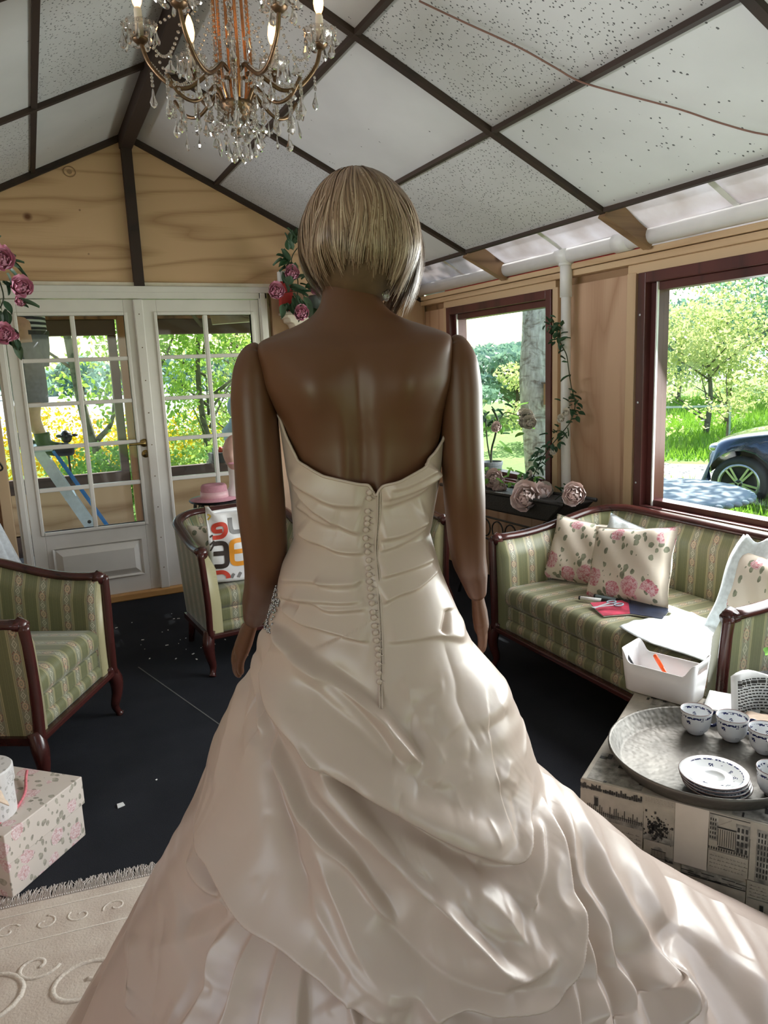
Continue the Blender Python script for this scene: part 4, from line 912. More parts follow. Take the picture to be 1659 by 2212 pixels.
ii = np.arange(NR*NT).reshape(NR, NT); jn = np.roll(np.arange(NT), -1)
FA = np.stack([ii[:-1], ii[1:], ii[1:][:, jn], ii[:-1][:, jn]], -1).reshape(-1, 4)
fx = BX.ravel()[FA].mean(1); fz = BZ.ravel()[FA].mean(1); fb = (np.sin(TH).ravel()[FA].mean(1) < 0)
seam = np.where(fb, np.interp(fx, [-.19, -.14, -.087, 0, .07, .12, .171], [1.10, 1.096, 1.083, 1.063, 1.060, 1.053, 1.023]), 1.06)
poly = [(-.19, 1.11), (-.215, 1.0), (-.27, .88), (-.323, .766), (-.294, .749), (-.267, .731), (-.23, .705), (-.209, .687), (-.189, .675), (-.158, .668), (-.123, .656), (-.084, .636), (-.052, .617), (-.01, .598), (.021, .584), (.05, .582), (.068, .59), (.107, .596), (.156, .58), (.211, .568), (.245, .567), (.273, .58), (.291, .604), (.30, .625), (.303, .662), (.3, .698), (.286, .753), (.295, .80), (.30, 1.11)]
ins = np.zeros(len(fx), bool)
for i in range(len(poly)):
    (x0, y0), (x1, y1) = poly[i], poly[i-1]
    c = ((y0 > fz) != (y1 > fz)) & (fx < (x1-x0)*(fz-y0)/(y1-y0+1e-12)+x0); ins ^= c
part = np.where(fz > seam, 0, np.where(ins & fb, 1, 2))
allV = GV.reshape(-1, 3)
fnm = np.cross(allV[FA[:, 2]]-allV[FA[:, 0]], allV[FA[:, 3]]-allV[FA[:, 1]]); VN = np.zeros_like(allV)
for c_ in range(4): np.add.at(VN, FA[:, c_], fnm)
VN /= np.linalg.norm(VN, axis=1, keepdims=True)+1e-12
for k, n in enumerate(('bodice', 'overskirt', 'train_skirt')):
    Fk = FA[part == k]; u, inv = np.unique(Fk, return_inverse=True)
    o = raw(n, allV[u], inv.reshape(-1, 4), 'satin', dg, True)
    o.data.normals_split_custom_set_from_vertices(VN[u].tolist())
top = [Vector(p) for p in GV[0]]; MB().tube([p+Vector((0, 0, -.0005)) for p in top]+[top[0]], .0026, 6, False).build('neckline_piping', 'satin', dg, smooth=True)
MB().grid(lambda a, b: tuple(Vector(GV[0][int(a*(NT-1)) % NT])*(1) + Vector((-.010*math.cos(th[int(a*(NT-1)) % NT])*b, -.010*math.sin(th[int(a*(NT-1)) % NT])*b, -.03*b))), 200, 2).build('inner_lining', 'satin', dg, smooth=True)
bsel = np.where(back.ravel())[0]; bxz = np.stack([BX.ravel()[bsel], BZ.ravel()[bsel]], -1)
def on_gown(x, z):
    i = bsel[((bxz-(x, z))**2).sum(1).argmin()]; p = Vector(allV[i]); return p
n0 = None
for x, z in BUTTONS:
    p = on_gown(x, z); b = MB().ell((0, 0, 0), (.0050, .0026, .0050), 10, 6)
    if n0 is None: n0 = b.build('button', 'satin', dg, smooth=True, loc=p+Vector((0, -.003, 0)))
    else: dup(n0, dg, p+Vector((0, -.003, 0)))
zp = [on_gown(x, z) for x, z in ZIPLINE]; zs_ = spline(zp, 8)
MB().tube([p+Vector((0, -.0006, 0)) for p in zs_[:-4]], .0007, 6).build('zipper_teeth', 'zipteeth', dg)
MB().tube([p+Vector((-.0024, -.0006, 0)) for p in zs_], .0013, 6).tube([p+Vector((.0018, -.0006, 0)) for p in zs_], .0011, 6).build('zipper_placket', 'satin', dg, smooth=True)
lp = MB()
for x, z in BUTTONS: p = on_gown(x+.006, z); lp.tube([p+Vector((-.004, -.003, 0)), p+Vector((0, -.0045, 0)), p+Vector((.003, -.002, 0))], .0009, 4)
lp.build('button_loops', 'satin', dg)['kind'] = 'stuff'
bd = MB()
for i in range(120):
    z = random.uniform(1.05, 1.125); a = random.uniform(PI*.99, PI*1.10); r = float(base_r(np.array(a), np.array(z)))+.003
    bd.ell((r*math.cos(a), r*math.sin(a), z), (.0024,)*3, 6, 4)
tag(bd.build('bead_applique', 'beads', dg, smooth=True), 'silver beaded hip ornament', kind='stuff')
# ---------------------------------------------------------------- upholstered suite
def tub_seat(name, label, cat, loc, rz, w, d, arm_h, back_h, group=None, seat_z=.43):
    t = thing(name, label, cat, loc, rz, group)
    rc = .17; hw, hd = w/2-.03, d/2; pts = []
    for y in np.linspace(-hd+.02, hd-rc, 10): pts.append((-hw, y))
    for a in np.linspace(PI, PI/2, 9)[1:]: pts.append((-hw+rc+rc*math.cos(a), hd-rc+rc*math.sin(a)))
    for x in np.linspace(-hw+rc, hw-rc, 13)[1:]: pts.append((x, hd))
    for a in np.linspace(PI/2, 0, 9)[1:]: pts.append((hw-rc+rc*math.cos(a), hd-rc+rc*math.sin(a)))
    for y in np.linspace(hd-rc, -hd+.02, 10)[1:]: pts.append((hw, y))
    P = np.array(pts); T = np.gradient(P, axis=0); T /= np.linalg.norm(T, axis=1)[:, None]; Nn = np.stack([-T[:, 1], T[:, 0]], 1)
    S = np.concatenate([[0], np.cumsum(np.hypot(*np.diff(P, axis=0).T))]); n = len(P)
    side = np.minimum(S, S[-1]-S)/(d-.02); hh = np.array([arm_h+(back_h-arm_h)*sstep(.15, 1.15, q) for q in side])
    def sect(k):                                             # outer bottom, outer top, inner top, inner bottom
        return [(0.0, .215, 0), (.012, .40, .19), (.026, hh[k]-.012, .40), (-.022, hh[k]-.012, .45), (-.058, hh[k]-.09, .53), (-.072, seat_z-.06, .53+hh[k]-seat_z), (-.072, .215, .68+hh[k]-seat_z)]
    vs = []; uv = []; K = 7
    for k in range(n):
        for o, z, v in sect(k): vs.append((P[k, 0]+Nn[k, 0]*o, P[k, 1]+Nn[k, 1]*o, z)); uv.append((S[k]-S[-1]/2, v))
    fo = []; fi = []
    for k in range(n-1):
        for j in range(K-1): (fo if j < 2 else fi).append((k*K+j, (k+1)*K+j, (k+1)*K+j+1, k*K+j+1))
    caps = [tuple(range(K)), tuple(range((n-1)*K, n*K))[::-1]]
    m = MB(); m.add(vs, fo, uv); m.build('outer_cover', 'brocade', t, smooth=True)
    m = MB(); m.add(vs, fi+caps, uv); m.build('inner_cover', 'brocade', t, smooth=True)
    for k0 in (14, n-15):
        sm = MB().tube([(P[k0, 0]+Nn[k0, 0]*o*1.0-Nn[k0, 0]*.002, P[k0, 1]+Nn[k0, 1]*o, z) for o, z, v in sect(k0)[3:6]], .003, 5)
        sm.build('seam_piping', 'leafb', t)
    rail = [(P[k, 0]+Nn[k, 0]*.004, P[k, 1]+Nn[k, 1]*.004, hh[k]) for k in range(n)]
    MB().tube(rail, .030, 12, True, .62, up=(0, 0, 1)).build('top_rail', 'mahog', t, smooth=True)
    for s in (-1, 1):
        x = s*(hw+.002); yf = -hd+.012
        MB().tube([(x, yf-.006, arm_h-.012), (x, yf+.03, arm_h)], [.024, .031], 12).tube(spline([(x+s*.012, yf, arm_h), (x+s*.004, yf-.004, arm_h-.12), (x-s*.004, yf-.003, .36), (x-s*.002, yf, .20)], 6), .024, 8, True, .7).build('front_post', 'mahog', t, smooth=True)
        lp = spline([(x-s*.004, -hd+.03, .235), (x+s*.012, -hd+.008, .17), (x+s*.008, -hd+.006, .11), (x-s*.004, -hd+.016, .05), (x+s*.004, -hd+.006, .012), (x+s*.008, -hd, .0)], 5)
        MB().tube(lp, list(np.interp(np.linspace(0, 1, len(lp)), [0, .2, .45, .75, .92, 1], [.030, .031, .023, .014, .019, .016])), 10).build('leg', 'mahog', t, smooth=True)
        MB().tube([(s*(hw-.06), hd-.06, .22), (s*(hw-.04), hd-.03, .0)], [.026, .016], 8).build('leg', 'mahog', t, smooth=True)
        MB().bar((x, -hd+.03, .207), (x, hd-rc, .207), .035, .03).build('side_rail', 'mahog', t)
    MB().bx(-hw, hw, -hd, -hd+.03, .192, .218).build('front_rail', 'mahog', t, bevel=.006)
    sw = hw-.042
    def block(prof, nm, crown=0):
        pr = [Vector((0, y, z)) for y, z in prof]; L = [0]
        for i in range(1, len(pr)): L.append(L[-1]+(pr[i]-pr[i-1]).length)
        NX = 28; vs = []; uv = []; fs = []
        for i in range(NX+1):
            u = i/NX*2-1; e = 1-abs(u)**8*.5
            for q, l in zip(pr, L):
                vs.append((u*sw, q.y+.004*abs(u)**8*(1 if q.y < 0 else 0), q.z+crown*(1-u*u)*(1 if q.z > seat_z-.05 else .0)-.006*abs(u)**12)); uv.append((u*sw, l))
        R = len(pr)
        fs = [(i*R+j, (i+1)*R+j, (i+1)*R+j+1, i*R+j+1) for i in range(NX) for j in range(R-1)]+[tuple(range(R)), tuple(range(NX*R, (NX+1)*R))[::-1]]
        return MB().add(vs, fs, uv).build(nm, 'brocade', t, smooth=True)
    z = seat_z
    def rp(yf, z0, z1, r):
        yb = hd-.09; A = np.linspace(PI/2, PI, 7)
        return [(yb, z1), (lerp(yb, yf+r, .5), z1)]+[(yf+r+r*math.cos(a), z1-r+r*math.sin(a)) for a in A]+[(yf+r-r*math.sin(a-PI/2), z0+r-r*math.cos(a-PI/2)) for a in np.linspace(PI, PI/2, 7)]+[(yb, z0)]
    block(rp(-hd+.022, z-.098, z, .045), 'seat', .018)
    block(rp(-hd+.036, .270, z-.094, .008), 'seat_front')
    block(rp(-hd+.024, .206, .272, .030), 'lower_roll')
    return t
tub_seat('armchair', 'green striped tub armchair at the left with its seat empty', 'armchair', (-.222, 3.277, 0), math.radians(60.6), .68, .62, .655, .765)
tub_seat('armchair', 'green striped tub armchair by the doors holding the lettered bag', 'armchair', (.968, 3.945, 0), math.radians(4), .68, .62, .645, .745)
tub_seat('armchair', 'green striped tub armchair half hidden behind the mannequin, beside the sofa', 'armchair', (1.765, 3.95, 0), math.radians(-4), .68, .62, .645, .745)
tub_seat('sofa', 'green striped small sofa under the large window with sunlit seat', 'sofa', (2.32, 2.32, 0), math.radians(-90), 1.42, .72, .665, .757)
# ---------------------------------------------------------------- cushions
def pillow(name, label, cat, loc, tilt, rz, w, h, th, mat, group=None, roll=0):
    def fn(s):
        def f(a, b):
            u, v = a*2-1, b*2-1; k = (1-u**4)*(1-v**4); pin = 1-.09*(u*u)*(1-v*v)*0-.07*((1-v*v)*abs(u)**3+(1-u*u)*abs(v)**3)
            return (u*w/2*pin, s*(th/2*max(0, k)**.55)+.004*math.sin(u*9+v*7), v*h/2*pin)
        return f
    m = MB().grid(fn(-1), 22, 22).grid(fn(1), 22, 22)
    o = m.build(name, mat, smooth=True); wd = o.modifiers.new('weld', 'WELD'); wd.merge_threshold = .004
    o.location = loc; o.rotation_euler = (tilt, roll, rz); return tag(o, label, cat, group)
pillow('cushion', 'rose printed cushion in the corner of the sofa', 'cushion', (2.375, 2.815, .575), -.38, math.radians(-62), .37, .33, .13, 'floral', 'floral cushions on the sofa', .10)
pillow('cushion', 'rose printed cushion with lilac blooms leaning on the sofa back', 'cushion', (2.33, 2.455, .60), -.42, math.radians(-76), .42, .36, .13, 'floral', 'floral cushions on the sofa', -.14)
pillow('cushion', 'small white lace cushion peeping out between the two rose printed ones', 'cushion', (2.44, 2.60, .63), -.35, math.radians(-80), .30, .26, .07, 'lace', None, .2)
pillow('cushion', 'rose printed cushion partly covered by white cloth at the sofa arm nearest the tray', 'cushion', (2.40, 1.83, .59), -.35, math.radians(-98), .36, .34, .12, 'floral', 'floral cushions on the sofa', .05)
def drape(a, b):
    y = lerp(1.68, 2.02, a); t = b
    x, z = (lerp(2.10, 2.30, t/.4), .452+.006*math.sin(a*30)) if t < .4 else (lerp(2.30, 2.50, (t-.4)/.6), lerp(.46, .80, ((t-.4)/.6)**.9))
    x -= .03*math.sin(a*14+t*3)*max(0, t-.3)+.05*math.exp(-((a-.55)/.3)**2)*max(0, t-.3); y += .02*math.sin(t*9)
    return (x, y, z+.012*math.sin(a*25+t*6)*t)
tag(MB().grid(drape, 40, 40).build('draped_cloth', 'lace', smooth=True, solid=.004), 'crumpled white cotton cloth heaped against the sofa back', 'cloth')
tag(MB().grid(lambda a, b: (lerp(2.0, 2.37, b)+.015*math.sin(a*7), lerp(1.66, 2.17, a)+.02*math.sin(b*5), .458+.003*math.sin(a*40)*math.sin(b*9)+.002*math.sin(b*31)), 30, 24).build('sun_patch_cloth', 'lace', smooth=True, solid=.003), 'thin white cloth on the sofa seat, spread wide to whiten the sun patch', 'cloth')  # cloth widened so its white stands in for sun glare on the seat
# things on the sofa seat
def pen(name, label, cat, p, q, r, mats, group=None):
    p, q = Vector(p), Vector(q); t = thing(name, label, cat, p, 0, group); d = q-p
    MB().tube([(0, 0, 0), d*.62], r, 12).build('barrel', mats[0], t, smooth=True)
    MB().tube([d*.62, d*.98, d], [r*1.08, r*1.08, r*.8], 12).build('cap', mats[1], t, smooth=True)
    MB().tube([-d*.02, d*.03], r*1.04, 12).build('end_plug', mats[1], t, smooth=True); return t
pen('marker_pen', 'white and black marker pen lying in front of the cushions', 'pen', (2.115, 2.535, .463), (2.20, 2.40, .466), .0085, ('paper', 'rubber'))
pen('marker_pen', 'second marker pen lying behind the white one against the cushion', 'pen', (2.19, 2.52, .463), (2.245, 2.36, .465), .0085, ('slate', 'rubber'))
sc = thing('scissors', 'scissors with grey looped handles on the booklets', 'scissors', (2.16, 2.36, .478))
for s in (-1, 1): MB().tube([(.022*math.cos(a), s*.022+.014*math.sin(a), 0) for a in np.linspace(0, 2*PI, 17)], .0035, 6).build('handle', 'slate', sc, smooth=True)
for s in (-1, 1): MB().bar((-.02, s*.016, 0), (-.12, -s*.006, .001), .010, .002).build('blade', 'alu', sc)
def booklet(label, loc, rz, mat):
    b = thing('booklet', label, 'booklet', loc, rz)
    MB().grid(lambda u, v: ((u-.5)*.14, (v-.5)*.20, .008+.012*(u*u)), 6, 2).build('cover', mat, b, solid=.002)
    MB().grid(lambda u, v: ((u-.5)*.135, (v-.5)*.195, .004+.009*(u*u)), 6, 2).build('pages', 'paper', b, solid=.004); return b
booklet('glossy red booklet with a curled cover on the sofa seat', (2.165, 2.34, .450), 1.25, 'magenta')
booklet('dark blue booklet under the edge of the lilac cushion', (2.235, 2.275, .450), .5, 'navy')

# ---------------------------------------------------------------- low chest papered with old postcards
lx = Vector((.835, .55, 0)); ly_ = Vector((-.55, .835, 0)); CH = math.atan2(.55, .835)
ch = thing('storage_chest', 'low chest papered with black and white city postcards, under the tray', 'chest', (1.675, 1.178, 0), CH)
MB().bx(-.31, .31, -.45, .45, 0, .40).build('chest_body', 'printl', ch, bevel=.004)
MB().bx(-.313, .313, -.453, .453, .40, .45).build('chest_lid', 'printl', ch, bevel=.004)
def card(name, mat, rects, eps=.0012):              # flat prints on the long side facing the gown: s from the far corner, z height
    m = MB()
    for s0, s1, z0, z1 in rects:
        x = -.313-eps; m.add([(x, .453-s0, z0), (x, .453-s1, z0), (x, .453-s1, z1), (x, .453-s0, z1)], [(0, 3, 2, 1)])
    o = m.build(name, mat, ch)
    if len(rects) > 1: o['kind'] = 'stuff'
    return o
def picture(s0, s1, z0, z1, kind):
    W_, H_ = s1-s0, z1-z0; A = lambda a, b, c, d: (s0+a*W_, s0+b*W_, z0+c*H_, z0+d*H_)
    card('postcard', 'printl' if kind != 'blank' else 'beigecard', [(s0, s1, z0, z1)], .0006)
    R = random.Random(int(s0*9999+z0*777)); d = []; g = []
    if kind == 'bank':
        g += [A(.0, .22, .25, .95), A(.66, 1, .05, .85)]
        d += [A(.20, .68, .62, .66), A(.24, .66, .10, .14)]+[A(.22+i*.055, .235+i*.055, .16, .60) for i in range(9)]
        d += [A(.70+.1*i, .76+.1*i, .1+.18*j, .22+.18*j) for i in range(3) for j in range(4)]+[A(.02+.06*i, .05+.06*i, .3+.12*j, .37+.12*j) for i in range(3) for j in range(5)]
        d += [A(R.random()*.95, 0, 0, 0)[:1]+(0, 0, 0) for _ in range(0)]+[A(a, a+.03, .02, .09) for a in np.linspace(0, .95, 16)]+[A(.0, 1, .95, .97)]
        d += [A(.20+i*.03, .21+i*.03, .66+i*.02, .68+i*.02) for i in range(12)]
    if kind == 'dome':
        g += [A(.0, .25, .0, .22), A(.72, 1, 0, .3), A(.0, 1, .0, .06)]
        for i in range(11): h = math.sqrt(max(0, 1-((i-5)/5.6)**2)); g.append(A(.34+i*.028, .368+i*.028, .56, .56+.20*h))
        d += [A(.26, .76, .52, .56), A(.24, .78, .08, .12)]+[A(.28+i*.036, .292+i*.036, .14, .52) for i in range(14)]+[A(a, a+.05, 0, R.uniform(.05, .28)) for a in np.linspace(0, .25, 7)]+[A(a, a+.03, 0, R.uniform(.05, .16)) for a in np.linspace(.74, .96, 8)]
    if kind == 'trees':
        g += [A(0, 1, 0, .16)]
        for i in range(190): a = R.gauss(.42, .19); h = R.gauss(.36, .15); r = R.uniform(.008, .035); d.append(A(max(0, a-r), min(1, a+r), max(0, h-r), min(.95, h+r)))
        d += [A(.55+i*.06, .56+i*.06, .15, R.uniform(.3, .45)) for i in range(7)]
    if kind == 'street':
        g += [A(0, 1, .0, .35)]
        d += [A(a, a+.045, R.uniform(0, .2), R.uniform(.35, .8)) for a in np.linspace(0, .95, 18)]+[A(a, a+.3, .1*k+.08, .1*k+.12) for k in range(3) for a in (0, .34, .68)]
    if kind == 'harbour':
        g += [A(0, 1, .05, .30), A(.22, .30, .45, .85)]
        d += [A(a, a+.012, .2, R.uniform(.3, .6)) for a in np.linspace(.02, .97, 30)]+[A(.0, 1, .30, .315), A(.23, .29, .5, .8)]
        g += [A(R.random()*.9, 1, 0, 0)[:1]*2+A(0, 1, .32, .33)[2:] for _ in range(1)]
    if kind == 'script':
        for k in range(4):
            a = .04
            while a < .9: L = R.uniform(.03, .12); d.append(A(a, a+L, .15+k*.2, .165+k*.2)); d.append(A(a+L*.3, a+L*.36, .15+k*.2, .22+k*.2)); a += L+.025
    if kind == 'water':
        g += [A(0, 1, 0, 1)]
        d += [A(a, min(1, a+.2), z, z+.10) for a in np.linspace(0, .85, 9) for z in (R.uniform(.1, .7),)]+[A(.0, 1, .0, .12)]
    if kind == 'tower':
        g += [A(.2, .95, .0, .9)]; d += [A(.25+.1*i, .30+.1*i, .08+.1*j, .15+.1*j) for i in range(7) for j in range(8)]
    ok = [r for r in g if len(r) == 4 and r[1] > r[0]]
    if ok: card('postcard_print', 'printg', ok, .0012)
    ok = [r for r in d if len(r) == 4 and r[1] > r[0]]
    if ok: card('postcard_print', 'print', ok, .0018)
M['beigecard'] = simple('plain_cream_card', (.64, .57, .50), .7, var=.03)
for a in ((.0, .055, .425, .448, 'street'), (.057, .154, .424, .449, 'street'), (.0, .157, .345, .423, 'harbour'), (.0, .157, .29, .344, 'script'), (.158, .230, .432, .449, 'script'), (.158, .230, .331, .430, 'trees'), (.160, .230, .283, .329, 'dome'), (.09, .248, .23, .281, 'script'),
          (.231, .306, .290, .449, 'blank'), (.308, .394, .352, .449, 'bank'), (.308, .394, .300, .350, 'script'), (.396, .46, .30, .449, 'tower'), (.25, .392, .266, .289, 'water'), (.25, .392, .195, .265, 'dome'), (.394, .52, .255, .298, 'script'), (.394, .52, .20, .253, 'harbour'), (.25, .52, .10, .193, 'street'),
          (.46, .53, .30, .449, 'bank'), (.53, .62, .25, .449, 'trees'), (.62, .70, .25, .449, 'blank'), (.70, .90, .25, .449, 'harbour'), (.52, .90, .08, .245, 'dome')): picture(*a)
def top_print(name, mat, rects, eps):
    m = MB()
    for x0, x1, y0, y1 in rects: m.add([(x0, y0, .45+eps), (x1, y0, .45+eps), (x1, y1, .45+eps), (x0, y1, .45+eps)], [(0, 1, 2, 3)])
    o = m.build(name, mat, ch); o['kind'] = 'stuff'
R_ = random.Random(3); g1 = []; d1 = []
for i in range(4):
    for j in range(6):
        x0, y0 = -.31+i*.155, -.45+j*.15
        g1.append((x0+.004, x0+.15, y0+.004, y0+R_.uniform(.05, .145)))
        for k in range(9): a = R_.uniform(0, .13); b = R_.uniform(0, .12); d1.append((x0+a, x0+a+R_.uniform(.004, .03), y0+b, y0+b+R_.uniform(.003, .02)))
top_print('postcard_print', 'printg', g1, .0008); top_print('postcard_print', 'print', d1, .0014)
# tray and crockery
TZ = .4525
tr = thing('serving_tray', 'round hammered aluminium tray on the postcard chest', 'tray', (1.49, 1.285, TZ))
MB().lathe([(0, .0), (.205, 0), (.212, .003), (.236, .040), (.240, .043), (.243, .041), (.243, .036), (.219, .0), (.21, -.002), (0, -.002)], 72).build('tray_pan', 'tray', tr, smooth=True)
def m_cup(name, band0, band1, lo, hi, flat=False):
    m = Mt(name, (.78, .79, .80), .1); v = m.coord(); x, y, z = m.sep(v)
    r = (x*x+y*y).sqrt() if flat else z
    nz = m.noise(v, 170, 2); band = r.gt(band0)*r.lt(band1)*nz.gt(.47)
    d = m.vor(m.vadd(v, m.noise(v, 70, 2, out=1), .012), 62); c = m.sep(m.vor(m.vadd(v, m.noise(v, 70, 2, out=1), .012), 62, out='Color').k)
    spr = d.lt(.42)*c[0].gt(.45)*r.gt(lo)*r.lt(hi)*m.noise(v, 320, 1).gt(.46)
    m.set('Base Color', m.mix(band.max(spr), (.76, .77, .78), (.014, .02, .09))); return m.m
M['cup'] = m_cup('blue_sprigged_porcelain', .054, .0605, .018, .052); M['saucer'] = m_cup('blue_bordered_porcelain', .066, .074, .034, .054, True)
c0 = thing('tea_cup', 'blue sprigged porcelain cup in front of the white box', 'cup', (1.598, 1.412, TZ+.002), -.55, 'blue sprigged cups on the tray')
MB().lathe([(0, .002), (.020, .002), (.022, 0), (.0235, .002), (.0245, .005), (.033, .013), (.0378, .024), (.0398, .040), (.0410, .054), (.0430, .068), (.0424, .0692), (.0412, .068), (.0392, .054), (.038, .040), (.036, .026), (.031, .016), (.02, .010), (0, .009)], 36).build('cup_body', 'cup', c0, smooth=True)
MB().lathe([(.0431, .068), (.0424, .0696), (.0412, .068)], 36).build('rim_line', 'rim', c0, smooth=True)
MB().tube(spline([(.038, 0, .054), (.052, 0, .060), (.066, 0, .050), (.062, 0, .032), (.048, 0, .020), (.035, 0, .022)], 5), .0036, 8, True, 1.3).build('handle', 'cobalt', c0, smooth=True)
for lab, x, y, rz in (('blue sprigged porcelain cup second from the white box', 1.650, 1.335, -.65), ('blue sprigged porcelain cup third along the tray rim, behind the saucers', 1.668, 1.245, -.9), ('blue sprigged porcelain cup at the tray edge by the picture border', 1.640, 1.165, -1.2), ('blue sprigged porcelain cup nearest the saucer stack', 1.515, 1.098, -2.2)):
    dup_tree(c0, lab, (x, y, TZ+.002), rz)
s0 = thing('saucer', 'blue bordered saucer on top of the stack of four', 'saucer', (1.408, 1.185, TZ+.030), .3, 'stacked saucers')
MB().lathe([(0, .004), (.024, .004), (.026, .0065), (.030, .005), (.045, .008), (.066, .013), (.079, .0175), (.080, .0165), (.079, .0150), (.066, .0100), (.046, .0045), (.03, .001), (.028, 0), (.022, 0), (0, .001)], 48).build('plate_body', 'saucer', s0, smooth=True)
MB().lathe([(.0785, .0172), (.0803, .0175), (.0806, .0160), (.079, .0150)], 48).build('rim_line', 'rim', s0, smooth=True)
for k, lab in enumerate(('blue bordered saucer second from the top of the stack', 'blue bordered saucer third from the top of the stack', 'blue bordered saucer at the bottom of the stack, on the tray')): dup_tree(s0, lab, (1.408+.003*(k+1), 1.185-.002*k, TZ+.030-.0095*(k+1)), .3+k)
# white handled box
bxz = .4522
bo = thing('storage_box', 'white plastic storage box with cut-out handles on the chest behind the tray', 'box', (1.716, 1.646, bxz), math.radians(-70))
def boxwall(m):
    L, Wd, H = .118, .065, .13
    def ring(z, g, top=None):
        out = []
        for i in range(64):
            a = 2*PI*i/64; c, s = math.cos(a), math.sin(a); e = .22
            x = (L+g)*math.copysign(abs(c)**e, c); y = (Wd+g)*math.copysign(abs(s)**e, s); zz = z
            if top: zz = lerp(.100, .140, sstep(.70, .98, abs(x)/(L+g)))
            out.append((x, y, zz))
        return out
    vs = ring(0, -.014)+ring(.004, -.010)+ring(.06, -.004)+ring(0, .003, True)+ring(0, .0005, True)+ring(.06, -.0065)+ring(.006, -.012)
    fs = [(k*64+i, k*64+(i+1) % 64, (k+1)*64+(i+1) % 64, (k+1)*64+i) for k in range(6) for i in range(64)]
    fs += [tuple(range(64))[::-1], tuple(range(6*64, 7*64))]
    return m.add(vs, fs)
wb_ = boxwall(MB()).build('box_shell', 'plasticw', bo, smooth=True)
ct = MB()
for s in (-1, 1): ct.prism([(-.030+.008*math.cos(a), .108+.009*math.sin(a)) for a in np.linspace(PI/2, 3*PI/2, 7)]+[(.030+.008*math.cos(a), .108+.009*math.sin(a)) for a in np.linspace(-PI/2, PI/2, 7)], lambda u, v, t: (t, u, v), s*.10, s*.14)
co = ct.mesh('cutter', M['plasticw']); tmp = bpy.data.objects.new('cutter', co); C.objects.link(tmp); tmp.parent = bo
bpy.context.view_layer.update()
bm_ = wb_.modifiers.new('cut', 'BOOLEAN'); bm_.operation = 'DIFFERENCE'; bm_.object = tmp; bm_.solver = 'EXACT'
bpy.context.view_layer.update()
dgp = bpy.context.evaluated_depsgraph_get(); nm = bpy.data.meshes.new_from_object(wb_.evaluated_get(dgp)); wb_.modifiers.clear(); wb_.data = nm; bpy.data.objects.remove(tmp)
pen('orange_pen', 'bright orange pen sticking up inside the white box', 'pen', (1.735, 1.625, .475), (1.690, 1.665, .580), .006, ('orange', 'orange'))
tag(MB().tube([(0, 0, .0), (.05, .05, .11)], .004, 8).build('dark_pencil', 'rubber', smooth=True, loc=(1.69, 1.70, .462), rz=1.3), 'dark pencil leaning in the far end of the white box', 'pencil')
# napkins, papers and packets at the right of the chest
def napkin(label, loc, rz, sx, sy, mat='beigecloth', hz=.018):
    o = MB().grid(lambda a, b: ((a-.5)*sx, (b-.5)*sy, hz*(1-abs(a*2-1)**6)*(1-abs(b*2-1)**6)+.003*math.sin(a*9+b*5)), 16, 16).build('folded_napkin', mat, smooth=True, solid=.004, loc=loc, rz=rz)
    return tag(o, label, 'napkin')
napkin('folded beige napkin lying on the chest beside the cups', (1.775, 1.35, .458), .45, .13, .09)
napkin('second folded beige napkin, lying right behind the third cup', (1.76, 1.235, .458), .5, .14, .10)
tag(MB().grid(lambda a, b: ((a-.5)*.21, (b-.5)*.15, .002+.004*math.sin(a*3)*b), 8, 8).build('paper_sheet', 'paper', smooth=True, solid=.001, loc=(1.80, 1.46, .455), rz=.6), 'blank white paper sheet in the sun beside the white box', 'paper')
pk = thing('newspaper_packet', 'newspaper printed packet with blue wrap standing at the right of the chest', 'packet', (1.865, 1.385, .454), -.5)
MB().grid(lambda a, b: ((a-.5)*.20, .03*math.sin(a*4)+.02*b, b*.11+.01*math.sin(a*7)), 10, 6).build('paper_wrap', 'paper', pk, smooth=True, solid=.02)
pm = MB()
for k in range(11):
    a = -.09
    while a < .08: L = random.uniform(.004, .014)*(2 if k == 9 else 1); pm.box((a+L/2, -.012+.03*math.sin((a/.2+.5)*4)+.02*(k*.08+.08), .010+k*.0088), (L, .002, .0032 if k != 9 else .009), 0); a += L+.004
o = pm.build('newsprint', 'print', pk); o['kind'] = 'stuff'
MB().ell((.05, -.035, .04), (.06, .025, .04), 14, 8).build('clear_wrap', 'bluebag', pk, smooth=True)

# ---------------------------------------------------------------- boxes and rug at the left
fb_ = thing('floral_box', 'square lidded box in faded rose print on the carpet at the left', 'box', (-.21, 2.47, 0), math.atan2(2.50-2.26, 0+.222))
MB().bx(-.160, .160, -.135, .135, 0, .13).build('box_base', 'floralbox', fb_, bevel=.003)
MB().bx(-.167, .167, -.142, .142, .115, .212).build('lid', 'floralbox', fb_, bevel=.003)
hb = thing('round_tin', 'round grey floral tin standing on the square rose box', 'tin', (-.263, 2.395, .2125))
MB().lathe([(0, 0), (.078, 0), (.080, .004), (.080, .11), (0, .11)], 40).build('tin_body', 'floraltin', hb, smooth=False)
MB().lathe([(.080, .105), (.084, .105), (.084, .150), (.080, .155), (0, .156)], 40).build('lid', 'floraltin', hb)
tag(MB().grid(lambda a, b: (lerp(-.06, .095, a)*(1-.35*b), lerp(-.07, .06, b)-.02*a, .004-.06*max(0, a-.80)*2+.004*math.sin(b*12)), 14, 14).build('beige_cloth', 'beigecloth', smooth=True, solid=.003, loc=(-.285, 2.30, .345)), 'corner of beige cloth draped over the round tin', 'cloth')
